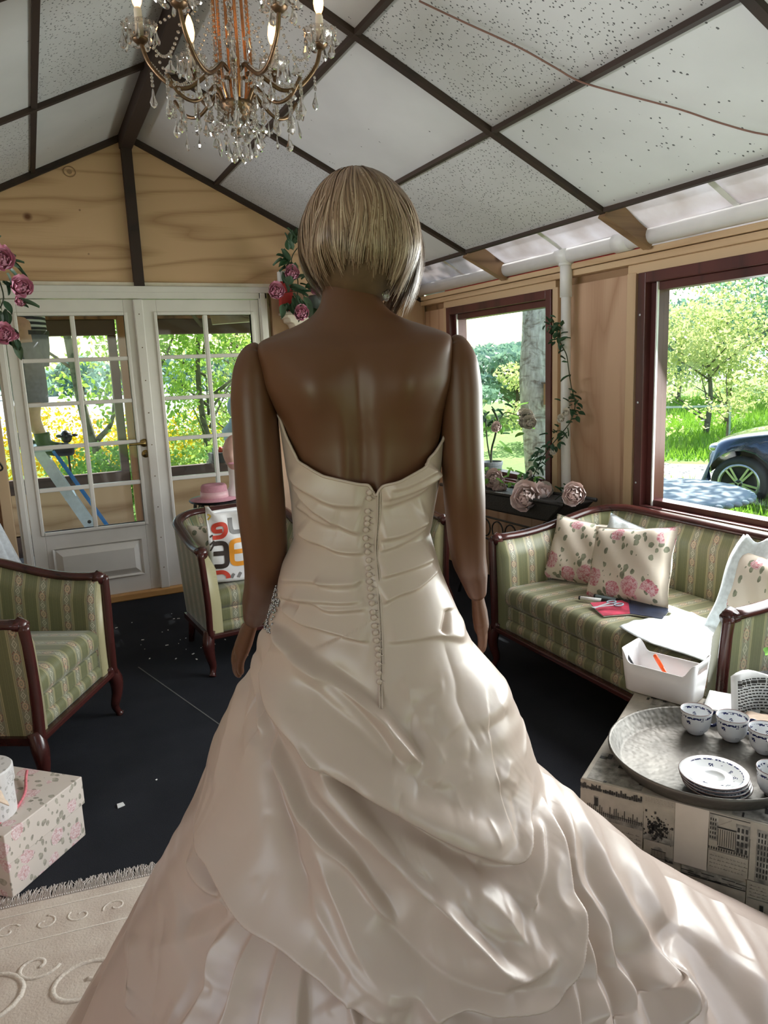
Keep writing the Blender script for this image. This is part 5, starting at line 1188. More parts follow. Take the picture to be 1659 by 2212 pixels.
tag(MB().tube(spline([(-.31, 2.25, .216), (-.26, 2.30, .217), (-.2, 2.36, .217), (-.165, 2.46, .217), (-.16, 2.56, .222), (-.155, 2.585, .235)], 6), .0045, 6).build('pink_cord', 'cord', smooth=True), 'pink cord lying across the lid of the square box', 'cord')
# rug with fringe; its far edge runs along these two points
ra, rb = Vector((-.253, 2.214, 0)), Vector((.085, 2.172, 0)); rd = (rb-ra).normalized(); rn = Vector((rd.y, -rd.x, 0)); rg0 = ra-rd*1.3
rg = thing('rug', 'cream carved rug with a fringe under the gown train', 'rug', rg0, math.atan2(rd.y, rd.x))
MB().bx(0, 2.6, -1.9, 0, .001, .011).build('rug_pile', 'rug', rg, bevel=.004)
rs = random.Random(5); rm_ = MB()
def scroll(cx, cy, s, a0, turns, flip=1, w=.008):
    rm_.tube([(cx+s*(1-.82*t)*math.cos(a0+flip*t*turns*2*PI), cy+s*(1-.82*t)*math.sin(a0+flip*t*turns*2*PI)*.85, .011) for t in np.linspace(0, 1, 26)], w, 5, True, .6)
for k in range(9):
    x = .35+k*.24
    scroll(x, -.33-.05*(k % 2), .115, .6+k, 1.3, 1); scroll(x+.12, -.27, .06, 2+k, 1.1, -1, .006); scroll(x+.05, -.62, .09, 3+k, 1.2, -1); scroll(x+.1, -1.0, .12, k, 1.3)
for y in (-.045, -.17, -.5): rm_.tube([(0.05, y, .011), (2.55, y, .011)], .003, 5, True, .6)
for k in range(26): scroll(.1+k*.095, -.107, .035, k, 1.0, 1 if k % 2 else -1, .0035)
o = rm_.build('carved_relief', 'rugrelief', rg, smooth=True); o['kind'] = 'stuff'
fm = MB()
for i in range(1700):
    x = .1+i*.00112+rs.uniform(-.002, .002); L = rs.uniform(.045, .075); q = rs.gauss(0, .014)
    fm.tube([(x, -.004, .010), (x+q*.4, L*.5, .008), (x+q, L, .003)], [.0018, .0016, .0012], 3, False)
for i in range(300): x = .1+i*.0063; fm.ell((x, .004, .009), (.003, .005, .004), 5, 3)
o = fm.build('fringe', 'fringe', rg, smooth=True); o['kind'] = 'stuff'
# ---------------------------------------------------------------- behind: hat table, foam head, bag
tb = thing('wire_table', 'small black wire table carrying the pink hat by the doors', 'table', (1.03, 4.62, 0))
MB().lathe([(0, .735), (.215, .735), (.22, .742), (.215, .749), (0, .749)], 36).build('table_top', 'black', tb)
for k in range(3):
    a = k*2*PI/3+.5; MB().tube(spline([(.16*math.cos(a), .16*math.sin(a), .735), (.07*math.cos(a), .07*math.sin(a), .45), (.10*math.cos(a), .10*math.sin(a), .2), (.19*math.cos(a), .19*math.sin(a), 0)], 6), .009, 8).build('leg', 'black', tb, smooth=True)
for k in range(14):
    a = k*2*PI/14; c, s = math.cos(a), math.sin(a); L = MB().tube([(.19*c+.024*math.cos(b)*-s, .19*s+.024*math.cos(b)*c, .69+.035*math.sin(b)) for b in np.linspace(0, 2*PI, 17)], .004, 5); L.build('wire_scroll', 'black', tb, smooth=True)
MB().lathe([(.185, .650), (.19, .654), (.185, .658), (.18, .654)], 30).build('lower_ring', 'black', tb)
ht = thing('sun_hat', 'pink felt hat with a satin band lying on the wire table', 'hat', (.955, 4.56, .7505))
MB().lathe([(0, .02), (.075, .015), (.085, .006), (.145, .004), (.148, .007), (.088, .012), (.082, .03), (.078, .085), (.070, .096), (.05, .090), (0, .085)], 40).build('hat_felt', 'pinkfelt', ht, smooth=True)
MB().lathe([(.0835, .016), (.086, .018), (.0835, .055), (.081, .055)], 40).build('hat_band', 'pinksatin', ht, smooth=True)
fh = thing('foam_head', 'pale foam display head on the wire table behind the arm', 'head', (1.115, 4.62, .7505), -.5)
def fhead(a, b):
    g = 2*PI*a; t = PI*b; st, ct = math.sin(t), -math.cos(t); x = .072*st*math.cos(g); y = -.092*st*math.sin(g); z = .115*ct
    if ct < 0: x *= 1-.25*(-ct); y *= 1-.3*(-ct) if y > 0 else 1
    if y < -.05: y -= .022*math.exp(-(x/.012)**2-((z+.012)/.024)**2)+.007*math.exp(-(x/.022)**2-((z+.055)/.010)**2); 
    for sx in (-1, 1): y += .012*math.exp(-((x-sx*.03)/.015)**2-((z-.012)/.014)**2)*(y < 0)
    return (x, y, z+.27)
MB().grid(fhead, 32, 26, closeu=True).build('head_form', 'foam', fh, smooth=True)
MB().lathe([(0, 0), (.085, 0), (.08, .015), (.05, .06), (.045, .12), (.05, .20)], 24).build('neck_base', 'paper', fh, smooth=True)
lm = MB().ell((0, -.092, .217), (.022, .008, .007), 10, 6); lm.build('painted_lips', 'peony', fh, smooth=True)
bg_ = thing('shopping_bag', 'white plastic bag with big red, brown and orange letters standing in the armchair', 'bag', (.905, 3.765, .452), math.radians(4))
def bagf(a, b):
    x = (a-.5)*.34; y = -.045*math.sin(PI*a)*(.6+.4*(1-b))+.008*math.sin(a*17+b*9)*(b); z = b*(.36+.045*(1-a)**3*0)+(.045*math.exp(-((a-.02)/.06)**2) if b > .8 else 0)
    return (x, y, z)
MB().grid(bagf, 24, 24).grid(lambda a, b: ((a-.5)*.34, .05*math.sin(PI*a)+.006*math.sin(a*11+b*7), b*.37), 24, 24).build('bag_skin', 'bag', bg_, smooth=True, solid=.0015)
def stroke(name, mat, pts, w=.024):               # a flat printed letter stroke on the front of the bag
    q = spline([(x, 0, z) for x, z in pts], 6); m = MB(); vs = []; n = len(q)
    for i, p in enumerate(q):
        t = (q[min(i+1, n-1)]-q[max(i-1, 0)]).normalized(); nn = Vector((-t.z, 0, t.x))
        for s in (-1, 1):
            r = p+nn*s*w/2; a = min(1, max(0, r.x/.34+.5)); b = min(1, max(0, r.z/.36)); vs.append((r.x, bagf(a, b)[1]-.0035, r.z))
    m.add(vs, [(2*i, 2*i+1, 2*i+3, 2*i+2) for i in range(n-1)]); return m.build(name, mat, bg_)
X_ = -.17
def letters(nm, mat, segs, ox, oz, s=1, w=.024):
    for pts in segs: stroke(nm, mat, [(ox+x*s, oz+z*s) for x, z in pts], w)
rev_e = [[(.0, .0), (.045, .0), (.062, .015), (.064, .06), (.064, .10), (.05, .118), (.0, .120)], [(.0, .068), (.058, .066)]]
six = [[(.08, .120), (.03, .120), (.012, .105), (.010, .06), (.010, .015), (.028, .0), (.08, .0)], [(.016, .064), (.08, .064)]]
letters('printed_letter', 'letterred', [[(.0, .0), (.045, .004), (.066, .03), (.066, .062), (.045, .074), (.015, .066), (.008, .045), (.02, .034), (.05, .036)]], X_+.022, .235, .95, .022)
letters('printed_letter', 'letterbrown', rev_e, X_+.018, .085, 1.0)
letters('printed_letter', 'letterorange', six, X_+.098, .09, 1.0)
letters('printed_letter', 'lettergrey', [[(.0, .085), (.0, .03), (.012, .004), (.06, .0)], [(.065, .085), (.065, .0)]], X_+.115, .255, .9, .022)
letters('printed_letter', 'letterred', [[(.0, .022), (.035, .022), (.055, .006), (.058, -.012)]], X_+.022, .03, 1, .022)
letters('printed_letter', 'lettergrey', [[(.0, .0), (.014, .022)], [(.035, .0), (.05, .024)]], X_+.095, .018, 1, .014)
letters('printed_letter', 'letterbrown', [[(.0, .0), (.02, .03)], [(.0, .03), (.024, .05)], [(.004, .07), (.02, .08)]], X_+.004, .17, 1, .008)
letters('printed_letter', 'letteryellow', [[(.0, .0), (.012, .02), (.0, .03)]], X_+.006, .33, 1, .008)
pillow('cushion', 'small faded rose cushion behind the lettered bag', 'cushion', (.80, 3.99, .575), -.3, math.radians(-25), .28, .27, .09, 'floral')
# ---------------------------------------------------------------- far left: cream panel, hook, hanging white dress
sp = thing('cream_panel', 'cream painted panelled screen at the far left beside the doors', 'screen', (-.62, 4.95, 0), math.radians(28))
MB().bx(-.40, .37, -.012, .012, .02, 1.75).build('panel_board', 'cream', sp)
for x in (-.39, -.02, .36): MB().bx(x-.03, x+.03, -.022, .014, 0, 1.78).build('stile', 'cream', sp, bevel=.004)
for z in (.08, .62, 1.2, 1.74): MB().bx(-.4, .37, -.022, .014, z-.035, z+.035).build('rail', 'cream', sp, bevel=.004)
MB().tube(spline([(.37, -.02, 1.07), (.41, -.05, 1.05), (.44, -.05, 1.0), (.42, -.04, .985), (.38, -.03, 1.03)], 5), .006, 8).build('hook', 'black', sp, smooth=True)
wd_ = thing('white_tulle_dress', 'white tulle dress hanging at the left edge behind the armchair', 'dress', (-.36, 4.55, .35))
MB().grid(lambda a, b: ((.05+.19*(1-b))*math.cos(2*PI*a)*(1+.08*math.sin(a*80)), (.04+.12*(1-b))*math.sin(2*PI*a)*(1+.08*math.sin(a*80)), b*.62), 120, 12, closeu=True).build('tulle_skirt', 'tulle', wd_, smooth=True)
MB().grid(lambda a, b: ((.04+.15*(1-b))*math.cos(2*PI*a)*(1+.06*math.sin(a*60)), (.03+.09*(1-b))*math.sin(2*PI*a)*(1+.06*math.sin(a*60)), b*.58), 96, 10, closeu=True).build('lining', 'lace', wd_, smooth=True)
MB().lathe([(.05, .60), (.075, .72), (.085, .85), (.07, .95), (.05, 1.0)], 24).build('dress_top', 'lace', wd_, smooth=True)
# ---------------------------------------------------------------- crystal chandelier
cz = thing('chandelier', 'brass and crystal candle chandelier hanging from the ridge beam', 'chandelier', (.729, 2.62, 2.303)); cz.scale = (.84,)*3
MB().lathe([(0, -.018), (.006, -.014), (.007, -.004), (.004, .004), (.010, .012), (.022, .020), (.050, .055), (.064, .085), (.066, .098), (.050, .103), (0, .104)], 36, flute=.03, nf=18).build('fluted_bowl', 'bronze', cz, smooth=True)
for k in range(6):
    a = k*PI/3+PI/6; c, s = math.cos(a), math.sin(a)
    P_ = [(r*c, r*s, z) for r, z in ((.045, .10), (.062, .16), (.068, .25), (.066, .40), (.060, .56), (.03, .63))]
    R_o = MB().tube(spline(P_, 5), .0065, 8).build('upright_rod', 'copper', cz, smooth=True)
    b = MB()
    for p in spline([(r*c-.009*s, r*s+.009*c, z) for r, z in ((.050, .11), (.068, .16), (.074, .25), (.072, .40), (.066, .56))], 11): b.ell(p, (.0038,)*3, 5, 3)
    o = b.build('bead_row', 'crystal', R_o, smooth=True); o['kind'] = 'stuff'
MB().lathe([(.0, .60), (.05, .62), (.06, .635), (.02, .66), (.012, .70), (0, .70)], 24).build('crown_cap', 'bronze', cz, smooth=True)
MB().tube([(0, 0, .68), (0, 0, .775)], .006, 8).build('hanging_hook', 'bronze', cz)
def crys(L, w, top=.0):
    m = MB(); n = 8; prof = [(.0, 0), (.22, -.10), (.35, -.35), (1, -.72), (.72, -.90), (0, -1)]
    vs = []; fs = []
    for r, z in prof:
        for j in range(n): g = 2*PI*j/n; vs.append((r*w*math.cos(g), r*w*.42*math.sin(g), z*L))
    for i in range(len(prof)-1):
        for j in range(n): fs.append((i*n+j, i*n+(j+1) % n, (i+1)*n+(j+1) % n, (i+1)*n+j))
    m.add(vs, fs); m.ell((0, 0, .010), (.008, .005, .008), 8, 4); return m.mesh('crystal_drop', M['crystal'])
CM = [crys(.058, .016), crys(.075, .017), crys(.046, .022)]
cr_ = random.Random(11)
def drop(p, k=None, sc=1):
    k = cr_.randrange(3) if k is None else k
    o = bpy.data.objects.new('crystal_drop', CM[k]); C.objects.link(o); o.parent = cz
    o.location = (p[0], p[1], p[2]-.012); o.rotation_euler = (cr_.gauss(0, .06), cr_.gauss(0, .06), cr_.uniform(0, PI)); o.scale = (sc, sc, sc)
beads = MB()
def chain(p, q, sag, n):
    p, q = Vector(p), Vector(q)
    for i in range(n):
        t = (i+.5)/n; c = p.lerp(q, t); c.z -= sag*4*t*(1-t); beads.ell(c, (.0062, .0062, .0062), 6, 4)
RA = .345
for k in range(6):
    a = k*PI/3-.27; c, s = math.cos(a), math.sin(a); at = lambda r, z, o=0: (r*c-o*s, r*s+o*c, z)
    arm_ = MB().tube(spline([at(.045, .205), at(.085, .215), at(.125, .185), at(.185, .150), at(.255, .165), at(.320, .235), at(RA, .31)], 6), .0082, 8).build('curved_arm', 'bronze', cz, smooth=True)
    b = MB()
    for p in spline([at(.085, .228), at(.125, .198), at(.185, .163), at(.255, .178), at(.312, .238)], 9): b.ell(p, (.004,)*3, 5, 3)
    o = b.build('bead_row', 'crystal', arm_, smooth=True); o['kind'] = 'stuff'
    MB().lathe([(0, .30), (.014, .302), (.030, .316), (.031, .321), (.012, .325), (.012, .335), (0, .335)], 20, at(RA, 0)).build('drip_cup', 'bronze', arm_, smooth=True)
    MB().lathe([(.012, .322), (.034, .328), (.052, .345), (.064, .372), (.0625, .373), (.050, .350), (.033, .334), (.012, .328)], 32, at(RA, 0), .10, 8).build('glass_dish', 'bobeche', arm_, smooth=True)
    MB().lathe([(.0, .326), (.0155, .326), (.0150, .42), (.012, .428), (0, .428)], 16, at(RA, 0)).build('candle_sleeve', 'candle', arm_, smooth=True)
    MB().lathe([(.009, .428), (.017, .445), (.0205, .468), (.017, .500), (.008, .528), (0, .540)], 16, at(RA, 0)).build('candle_bulb', 'bulb', arm_, smooth=True)
    MB().lathe([(.0, .445), (.007, .455), (.009, .475), (.006, .498), (0, .510)], 10, at(RA, 0)).build('glowing_filament', 'flame', arm_, smooth=True)
    for j in range(9):
        g = 2*PI*j/9+.3; drop((RA*c+.062*math.cos(g), RA*s+.062*math.sin(g), .366), None, 1.0)
    for j in range(4):
        r = .15+j*.055; zz = (.158, .150, .165, .205)[j]; chain(at(r, zz), at(r, zz-.05), 0, 4); drop(at(r, zz-.045), 1, .95)
    # linking swags between arms
    a2 = a+PI/3; c2, s2 = math.cos(a2), math.sin(a2)
    chain(at(RA-.03, .335), ((RA-.03)*c2, (RA-.03)*s2, .335), .12, 18); chain(at(.066, .60), at(RA-.02, .36), .05, 15)
    drop(((RA-.08)*math.cos(a+PI/6), (RA-.08)*math.sin(a+PI/6), .215), 2, 1.1)
    chain(at(.066, .44, .03), at(.066, .20, .03), 0, 12); drop(at(.07, .35, .03), 1, 1); drop(at(.07, .22, .03), 2, 1)
    # lower scroll arms
    b_ = a+PI/6; cb, sb_ = math.cos(b_), math.sin(b_); bt = lambda r, z: (r*cb, r*sb_, z)
    MB().tube(spline([bt(.055, .10), bt(.085, .145), bt(.12, .115), bt(.18, .075), bt(.24, .090), bt(.285, .150)], 6), .0072, 8).build('lower_arm', 'bronze', cz, smooth=True)
    for r, z, sk in ((.285, .148, 1), (.24, .09, 1), (.18, .075, 0), (.12, .115, 2)): chain(bt(r, z), bt(r, z-.06), 0, 5); drop(bt(r, z-.052), sk, 1)
    chain(bt(.285, .14), (.285*math.cos(b_+PI/3), .285*math.sin(b_+PI/3), .14), .09, 15)
for k in range(13):
    a = 2*PI*k/13; r = .088; chain((.064*math.cos(a), .064*math.sin(a), .09), (r*math.cos(a), r*math.sin(a), .0), .0, 5); drop((r*math.cos(a), r*math.sin(a), -.002), 1 if k % 2 else 0, 1.05); drop((.072*math.cos(a+.2), .072*math.sin(a+.2), .055), 2, 1)
for k in range(8): a = 2*PI*k/8+.2; drop((.045*math.cos(a), .045*math.sin(a), -.035), 1, .9)
for z in (.50, .42, .32, .25): drop((0, 0, z), 2, 1.3); chain((0, 0, z+.08), (0, 0, z), 0, 6)
o = beads.build('bead_chains', 'crystal', cz, smooth=True); o['kind'] = 'stuff'

# ---------------------------------------------------------------- artificial flowers and leaves
def petal_mesh(name, mat, w, l, curl):
    m = MB()
    m.grid(lambda a, b: ((a-.5)*w*math.sin(PI*min(1, b*.85+.12))**.7, l*b*math.cos(curl*b)-.0, l*b*math.sin(curl*b)*.9+w*.35*((a-.5)*2)**2*(1-.3*b)), 4, 4)
    return m
def rose(parent, p, r, mat, face=(0, -1, .3), name='rose_bloom', n=22):
    r *= 1.45
    m = MB(); rr = random.Random(int(abs(p[0]*1e4+p[2]*3e4)))
    for i in range(n):
        t = i/n; g = i*2.4+rr.uniform(-.2, .2); op = lerp(1.42, .25, t**.9); L = r*lerp(.75, 1.02, 1-t) ; w = r*lerp(.55, 1.15, 1-t)
        pm = petal_mesh('', mat, w, L, .55)
        base = Matrix.Rotation(g, 4, 'Z') @ Matrix.Rotation(PI/2-op, 4, 'X') @ Matrix.Translation((0, r*.04, 0))
        m.add([base @ Vector(v) for v in pm.v], pm.f)
    m.ell((0, 0, r*.25), (r*.22, r*.22, r*.42), 8, 6)
    o = m.build(name, mat, parent, smooth=True); o.location = p; o.rotation_euler = Vector(face).to_track_quat('Z', 'Y').to_euler(); return o
def leaf_mesh(name, mat, L, w):
    m = MB(); m.grid(lambda a, b: ((a-.5)*w*math.sin(PI*b**.8)**.8, L*b, .18*L*b*b*-1+abs(a-.5)*w*.5), 4, 6); return m.mesh(name, M[mat], True)
LM = {'leaf': leaf_mesh('leaf', 'leaf', .055, .030), 'leafb': leaf_mesh('leaf', 'leafb', .075, .036), 'leafg': leaf_mesh('leaf', 'leafg', .055, .034)}
lr = random.Random(9)
def leaf_at(parent, p, key='leaf', sc=1, dirv=None):
    o = bpy.data.objects.new('leaf', LM[key]); C.objects.link(o); o.parent = parent; o.location = p
    d = Vector(dirv) if dirv else Vector((lr.gauss(0, 1), lr.gauss(-.3, .7), lr.gauss(0, .8))); q = d.to_track_quat('Y', 'Z'); o.rotation_euler = q.to_euler(); o.rotation_euler.rotate_axis('Y', lr.uniform(-.8, .8)); o.scale = (sc, sc, sc); return o
# left garland
gl = thing('peony_garland', 'pink peony garland hanging at the left edge beside the doors', 'garland', (-.10, 4.5, 1.9))
MB().tube(spline([(.03, .05, .30), (.01, 0, .2), (.03, 0, .05), (-.02, .01, -.05), (-.02, 0, -.12), (.03, 0, -.17)], 6), .004, 6).tube(spline([(.02, 0, .25), (-.05, .02, .1), (-.06, 0, -.1)], 5), .003, 6).build('stem', 'stem', gl, smooth=True)
for p, r, n in (((.030, -.05, .215), .062, 26), ((.110, -.05, .080), .055, 22), ((.10, -.03, .018), .030, 14), ((-.005, -.05, -.155), .055, 24), ((.055, -.03, -.155), .024, 12), ((-.06, -.02, .10), .05, 20)): rose(gl, p, r, 'peony', (.3, -1, .25), 'peony_bloom', n)
for p, d in [(q, e) for q, e in (((.06, -.03, .24), (1, -.2, .25)), ((.07, -.02, .20), (.9, -.2, -.4)), ((.06, -.02, .17), (.5, -.2, -1)), ((.04, -.01, .12), (.4, -.2, -1)), ((.03, -.02, .0), (.3, -.3, -1)), ((.02, -.02, -.03), (-.2, -.2, -1)), ((.03, -.02, -.10), (.7, -.2, -.7)), ((.02, 0, -.13), (.6, 0, -1)), ((.06, -.02, -.15), (.6, 0, -1)), ((.0, -.02, .06), (-.6, -.2, -.7)), ((.02, -.03, .27), (.3, -.1, 1)), ((.0, -.03, .30), (-.2, -.1, 1)), ((-.03, -.02, .02), (-.5, -.3, -.6)), ((.09, -.02, .05), (.8, 0, -.3))) for _ in (0, 1)]: leaf_at(gl, (p[0]+lr.gauss(0, .012), p[1]+lr.gauss(0, .01), p[2]+lr.gauss(0, .018)), lr.choice(('leaf', 'leafb')), lr.uniform(1.1, 1.6), (d[0]+lr.gauss(0, .25), d[1]-.2, d[2]+lr.gauss(0, .25)))
# right garland on a bracket shelf
sh = thing('bracket_shelf', 'cream ornate bracket shelf on the back wall right of the doors', 'shelf', (1.86, 5.31, 1.80))
MB().prism([(-.17, .105), (.17, .105), (.17, .085), (.155, .08), (.15, .055), (.125, .045), (.105, .01), (.09, -.03), (.05, -.10), (-.05, -.10), (-.09, -.03), (-.105, .01), (-.125, .045), (-.15, .055), (-.155, .08), (-.17, .085)], lambda u, v, t: (u, t, v), -.16, 0).build('shelf_body', 'cream', sh, bevel=.006)
MB().bx(-.185, .185, -.185, 0, .105, .125).build('shelf_top', 'cream', sh, bevel=.006)
gr = thing('peony_garland', 'pink peony garland heaped on the bracket shelf behind the wig', 'garland', (1.80, 5.14, 1.93))
MB().tube(spline([(-.05, 0, .0), (-.02, 0, .2), (-.05, .02, .35), (.05, .02, .48)], 6), .004, 6).tube(spline([(.05, 0, .0), (.0, .0, .12), (-.15, 0, .12)], 6), .003, 6).tube(spline([(.02, 0, .0), (.12, 0, .10), (.25, -.01, .09), (.35, -.02, .03)], 6), .003, 6).build('stem', 'stem', gr, smooth=True)
for p, r in (((-.075, -.03, .235), .050), ((-.19, -.02, .115), .056), ((-.035, -.06, -.035), .052), ((.10, -.02, .14), .05), ((.36, -.02, .03), .05), ((.16, -.05, -.02), .045)): rose(gr, p, r, 'peony', (-.2, -1, .2), 'peony_bloom', 24)
for p, d in [(q, e) for q, e in (((-.09, -.02, .33), (-1, -.2, .1)), ((-.10, -.02, .32), (-.9, -.2, -.3)), ((-.08, -.02, .34), (-.6, -.2, .7)), ((-.06, -.02, .40), (-.4, -.1, 1)), ((-.04, -.02, .42), (.3, -.1, 1)), ((-.08, -.02, .30), (-.6, -.2, -1)), ((-.12, -.02, .17), (-.2, -.3, .8)), ((-.09, -.03, .14), (.8, -.3, -.2)), ((-.10, -.03, .08), (.4, -.3, -1)), ((-.14, -.03, .05), (-.5, -.3, -1)), ((-.05, -.03, .08), (.3, -.3, -1)), ((-.06, -.03, .04), (-.1, -.3, -1)), ((.0, -.03, .16), (.9, -.2, .3)), ((.03, -.03, .08), (.6, -.2, -.8)), ((-.03, -.02, .46), (-.5, -.1, .8)), ((.05, -.02, .36), (1, -.1, .4)), ((-.03, -.03, .20), (.5, -.4, .5)), ((.05, -.03, .0), (.5, -.4, -.3))) for _ in (0, 1, 2)]: leaf_at(gr, (p[0]+lr.gauss(0, .02), p[1]+lr.gauss(0, .02), p[2]+lr.gauss(0, .022)), lr.choice(('leaf', 'leafb', 'leafb')), lr.uniform(1.2, 1.8), (d[0]+lr.gauss(0, .3), d[1]-.3, d[2]+lr.gauss(0, .3)))
rc_ = thing('red_carton', 'small red and white carton standing among the peonies on the shelf', 'carton', (1.705, 5.20, 1.93))
MB().bx(-.045, .045, -.03, .03, 0, .20).build('carton_body', 'red', rc_, bevel=.003); MB().bx(-.0455, .0455, -.031, .031, .20, .27).build('carton_top', 'paper', rc_, bevel=.003)
cl_ = MB().lathe([(0, 0), (.06, 0), (.075, .03), (.07, .10), (.06, .11), (0, .11)], 24).build('dark_vase', 'pot', smooth=True, loc=(1.93, 5.17, 1.926)); tag(cl_, 'dark round vase on the bracket shelf', 'vase')
# planter with roses on a black stand, by the small window
pl_ = thing('wicker_planter', 'long black wicker planter of roses on a wire stand below the small window', 'planter', (2.60, 3.76, 0), math.radians(-87))
MB().prism([(-.62, .715), (.60, .745), (.47, .63), (-.50, .61)], lambda u, v, t: (u, t, v), -.115, .115).build('wicker_trough', 'planter', pl_, bevel=.012)
for s in (-1, 1): MB().tube([(-.62, s*.118, .718), (.60, s*.118, .748)], .012, 8).build('rim_braid', 'planter', pl_, smooth=True)
for x in (-.42, .42):
    for y in (-.09, .09): MB().tube(spline([(x, y, .62), (x*1.05, y, .35), (x*.98, y, .15), (x*1.08, y*1.1, 0)], 5), .010, 8).build('leg', 'black', pl_, smooth=True)
for k in range(7): MB().tube([(-.40+k*.13+.055*math.cos(b), -.10, .50+.055*math.sin(b)) for b in np.linspace(0, 2*PI, 15)], .005, 5).build('wire_scroll', 'black', pl_, smooth=True)
for z in (.57, .43): MB().tube([(-.44, -.10, z), (.44, -.10, z)], .006, 6).build('cross_wire', 'black', pl_)
def rosebush(name, label, loc, blooms, leaves, key, mat='rose', stems=()):
    t = thing(name, label, 'roses', loc)
    for st in stems: MB().tube(spline(st, 5), .003, 5).build('stem', 'stem', t, smooth=True)
    for p, r, fc in blooms: rose(t, p, r, mat, fc)
    for p, d, s_ in leaves: leaf_at(t, p, key, s_, d)
    return t
rl = lambda n, c, sx: [((c[0]+lr.gauss(0, sx[0]), c[1]+lr.gauss(0, sx[1]), c[2]+abs(lr.gauss(0, sx[2]))), None, lr.uniform(.7, 1.1)) for _ in range(n)]
rosebush('cut_roses', 'large pale rose drooping over the front of the wicker planter', (2.545, 3.52, .70), [((.0, -.02, .03), .085, (-.75, -.6, .3))], [], 'leaf', 'rose', [[(.05, .08, -.03), (.03, .04, .03), (0, 0, .02)]])
rosebush('cut_roses', 'second pale rose lying right behind the drooping one', (2.62, 3.50, .705), [((0, 0, .02), .06, (-.2, -.5, .8))], [], 'leaf', 'rose', [[(.05, .08, -.02), (0, 0, .01)]])
rosebush('cut_roses', 'pale rose at the end of the planter nearest the sofa', (2.60, 3.16, .775), [((0, 0, .02), .062, (-.7, -.7, .15))], [((.01, .06, .03), (-.2, .6, .8), 1), ((.02, .09, .02), (-.5, .5, .5), .9), ((.0, .12, .02), (-.6, .2, .7), .9)], 'leaf', 'rose', [[(0, .2, -.05), (.02, .1, .02), (0, 0, .01)]])
rosebush('cut_roses', 'white roses in the middle of the planter below the birch trunk', (2.66, 3.72, .72), [((0, 0, .03), .05, (-.5, -.7, .4)), ((.05, -.16, .02), .05, (-.6, -.6, .4))], rl(12, (0, 0, .03), (.06, .12, .05)), 'leafg', 'rosew', [[(0, .05, -.05), (0, 0, .02)]])
rosebush('cut_roses', 'pale pink roses at the planter end beside the mannequin arm', (2.64, 4.05, .72), [((0, -.05, .05), .06, (-.6, -.7, .3)), ((.0, .10, .02), .055, (-.6, -.7, .4)), ((.06, .02, .01), .05, (-.4, -.7, .5)), ((-.03, -.15, .0), .045, (-.5, -.7, .5))], rl(22, (0, -.12, .05), (.07, .14, .06)), 'leafg', 'rose', [[(0, .05, -.05), (0, -.05, .04)]])
pr = thing('potted_rose', 'artificial rose tree in a grey pot standing at the small window', 'plant', (2.70, 4.13, .70))
MB().lathe([(0, 0), (.058, 0), (.070, .15), (.074, .152), (.076, .175), (.070, .176), (.066, .16), (0, .155)], 28).build('pot', 'pot', pr, smooth=False)
MB().tube(spline([(0, 0, .14), (.01, .01, .25), (.0, -.05, .35), (-.0, -.08, .45), (.0, -.02, .52)], 6), .007, 7).tube(spline([(0, 0, .15), (-.01, .03, .3), (0, .06, .45)], 5), .005, 6).tube(spline([(0, -.06, .40), (0, -.16, .50), (.0, -.30, .49), (0, -.42, .50)], 5), .003, 5).build('trunk', 'stem', pr, smooth=True)
rose(pr, (-.02, -.10, .40), .034, 'rose', (-.6, -.7, .3))
for i in range(4): rose(pr, (.02+.02*i, -.40+.05*i, .44+.03*(i % 2)), .042, 'rosew', (-.6, -.7, .3))
for k in range(34): leaf_at(pr, (lr.gauss(0, .04), lr.gauss(-.03, .06), lr.gauss(.44, .07)), lr.choice(('leaf', 'leafg')), lr.uniform(.9, 1.4))
for k in range(10): leaf_at(pr, (lr.gauss(0, .03), lr.uniform(-.42, -.12), lr.gauss(.47, .04)), 'leafg', lr.uniform(.8, 1.3))
# rose vine winding up the downpipe
vn = thing('rose_vine', 'rose vine winding up the white downpipe from the planter', 'vine', (2.70, 3.47, 0))
vp = spline([(-.03, .22, .74), (-.04, .12, .88), (-.03, .05, .98), (.03, .00, 1.08), (.06, -.06, 1.16), (.09, -.07, 1.26), (.07, -.06, 1.36), (.05, -.06, 1.46), (.05, -.04, 1.54), (.06, .02, 1.60), (.06, .05, 1.66), (.05, .09, 1.74)], 6)
MB().tube(vp, .003, 5).build('stem', 'stem', vn, smooth=True)
for i, p in enumerate(vp):
    z = p.z; dens = 3 if z < 1.12 or 1.18 < z < 1.32 or z > 1.60 else (1 if i % 3 == 0 else 0)
    for k in range(dens): leaf_at(vn, (p.x+lr.gauss(-.015, .02), p.y+lr.gauss(0, .025), p.z+lr.gauss(0, .02)), 'leaf', lr.uniform(.6, 1.0))
for p in ((.02, -.08, 1.215), (.01, .02, .99), (-.06, .16, .845), (-.07, .18, .80), (.0, -.06, 1.18)): rose(vn, p, .024, 'rosew', (-.6, -.7, .3), 'small_rose', 12)
tag(MB().tube([(2.62, 3.30, .745), (2.61, 3.24, .76)], .004, 5).build('dry_twig', 'stem'), 'small dry twig lying on the planter rim', 'twig')
ft = thing('basket_plant', 'green leafy plant in a dark wicker basket standing between the chest and sofa arm', 'plant', (2.07, 1.50, 0))
MB().lathe([(0, 0), (.085, 0), (.10, .12), (.105, .30), (.095, .46), (.085, .47), (.08, .45), (0, .44)], 28).build('wicker_basket', 'planter', ft, smooth=True)
for k in range(16): leaf_at(ft, (lr.gauss(-.02, .03), lr.gauss(.0, .03), .52+abs(lr.gauss(0, .05))), 'leafg', lr.uniform(.8, 1.3))
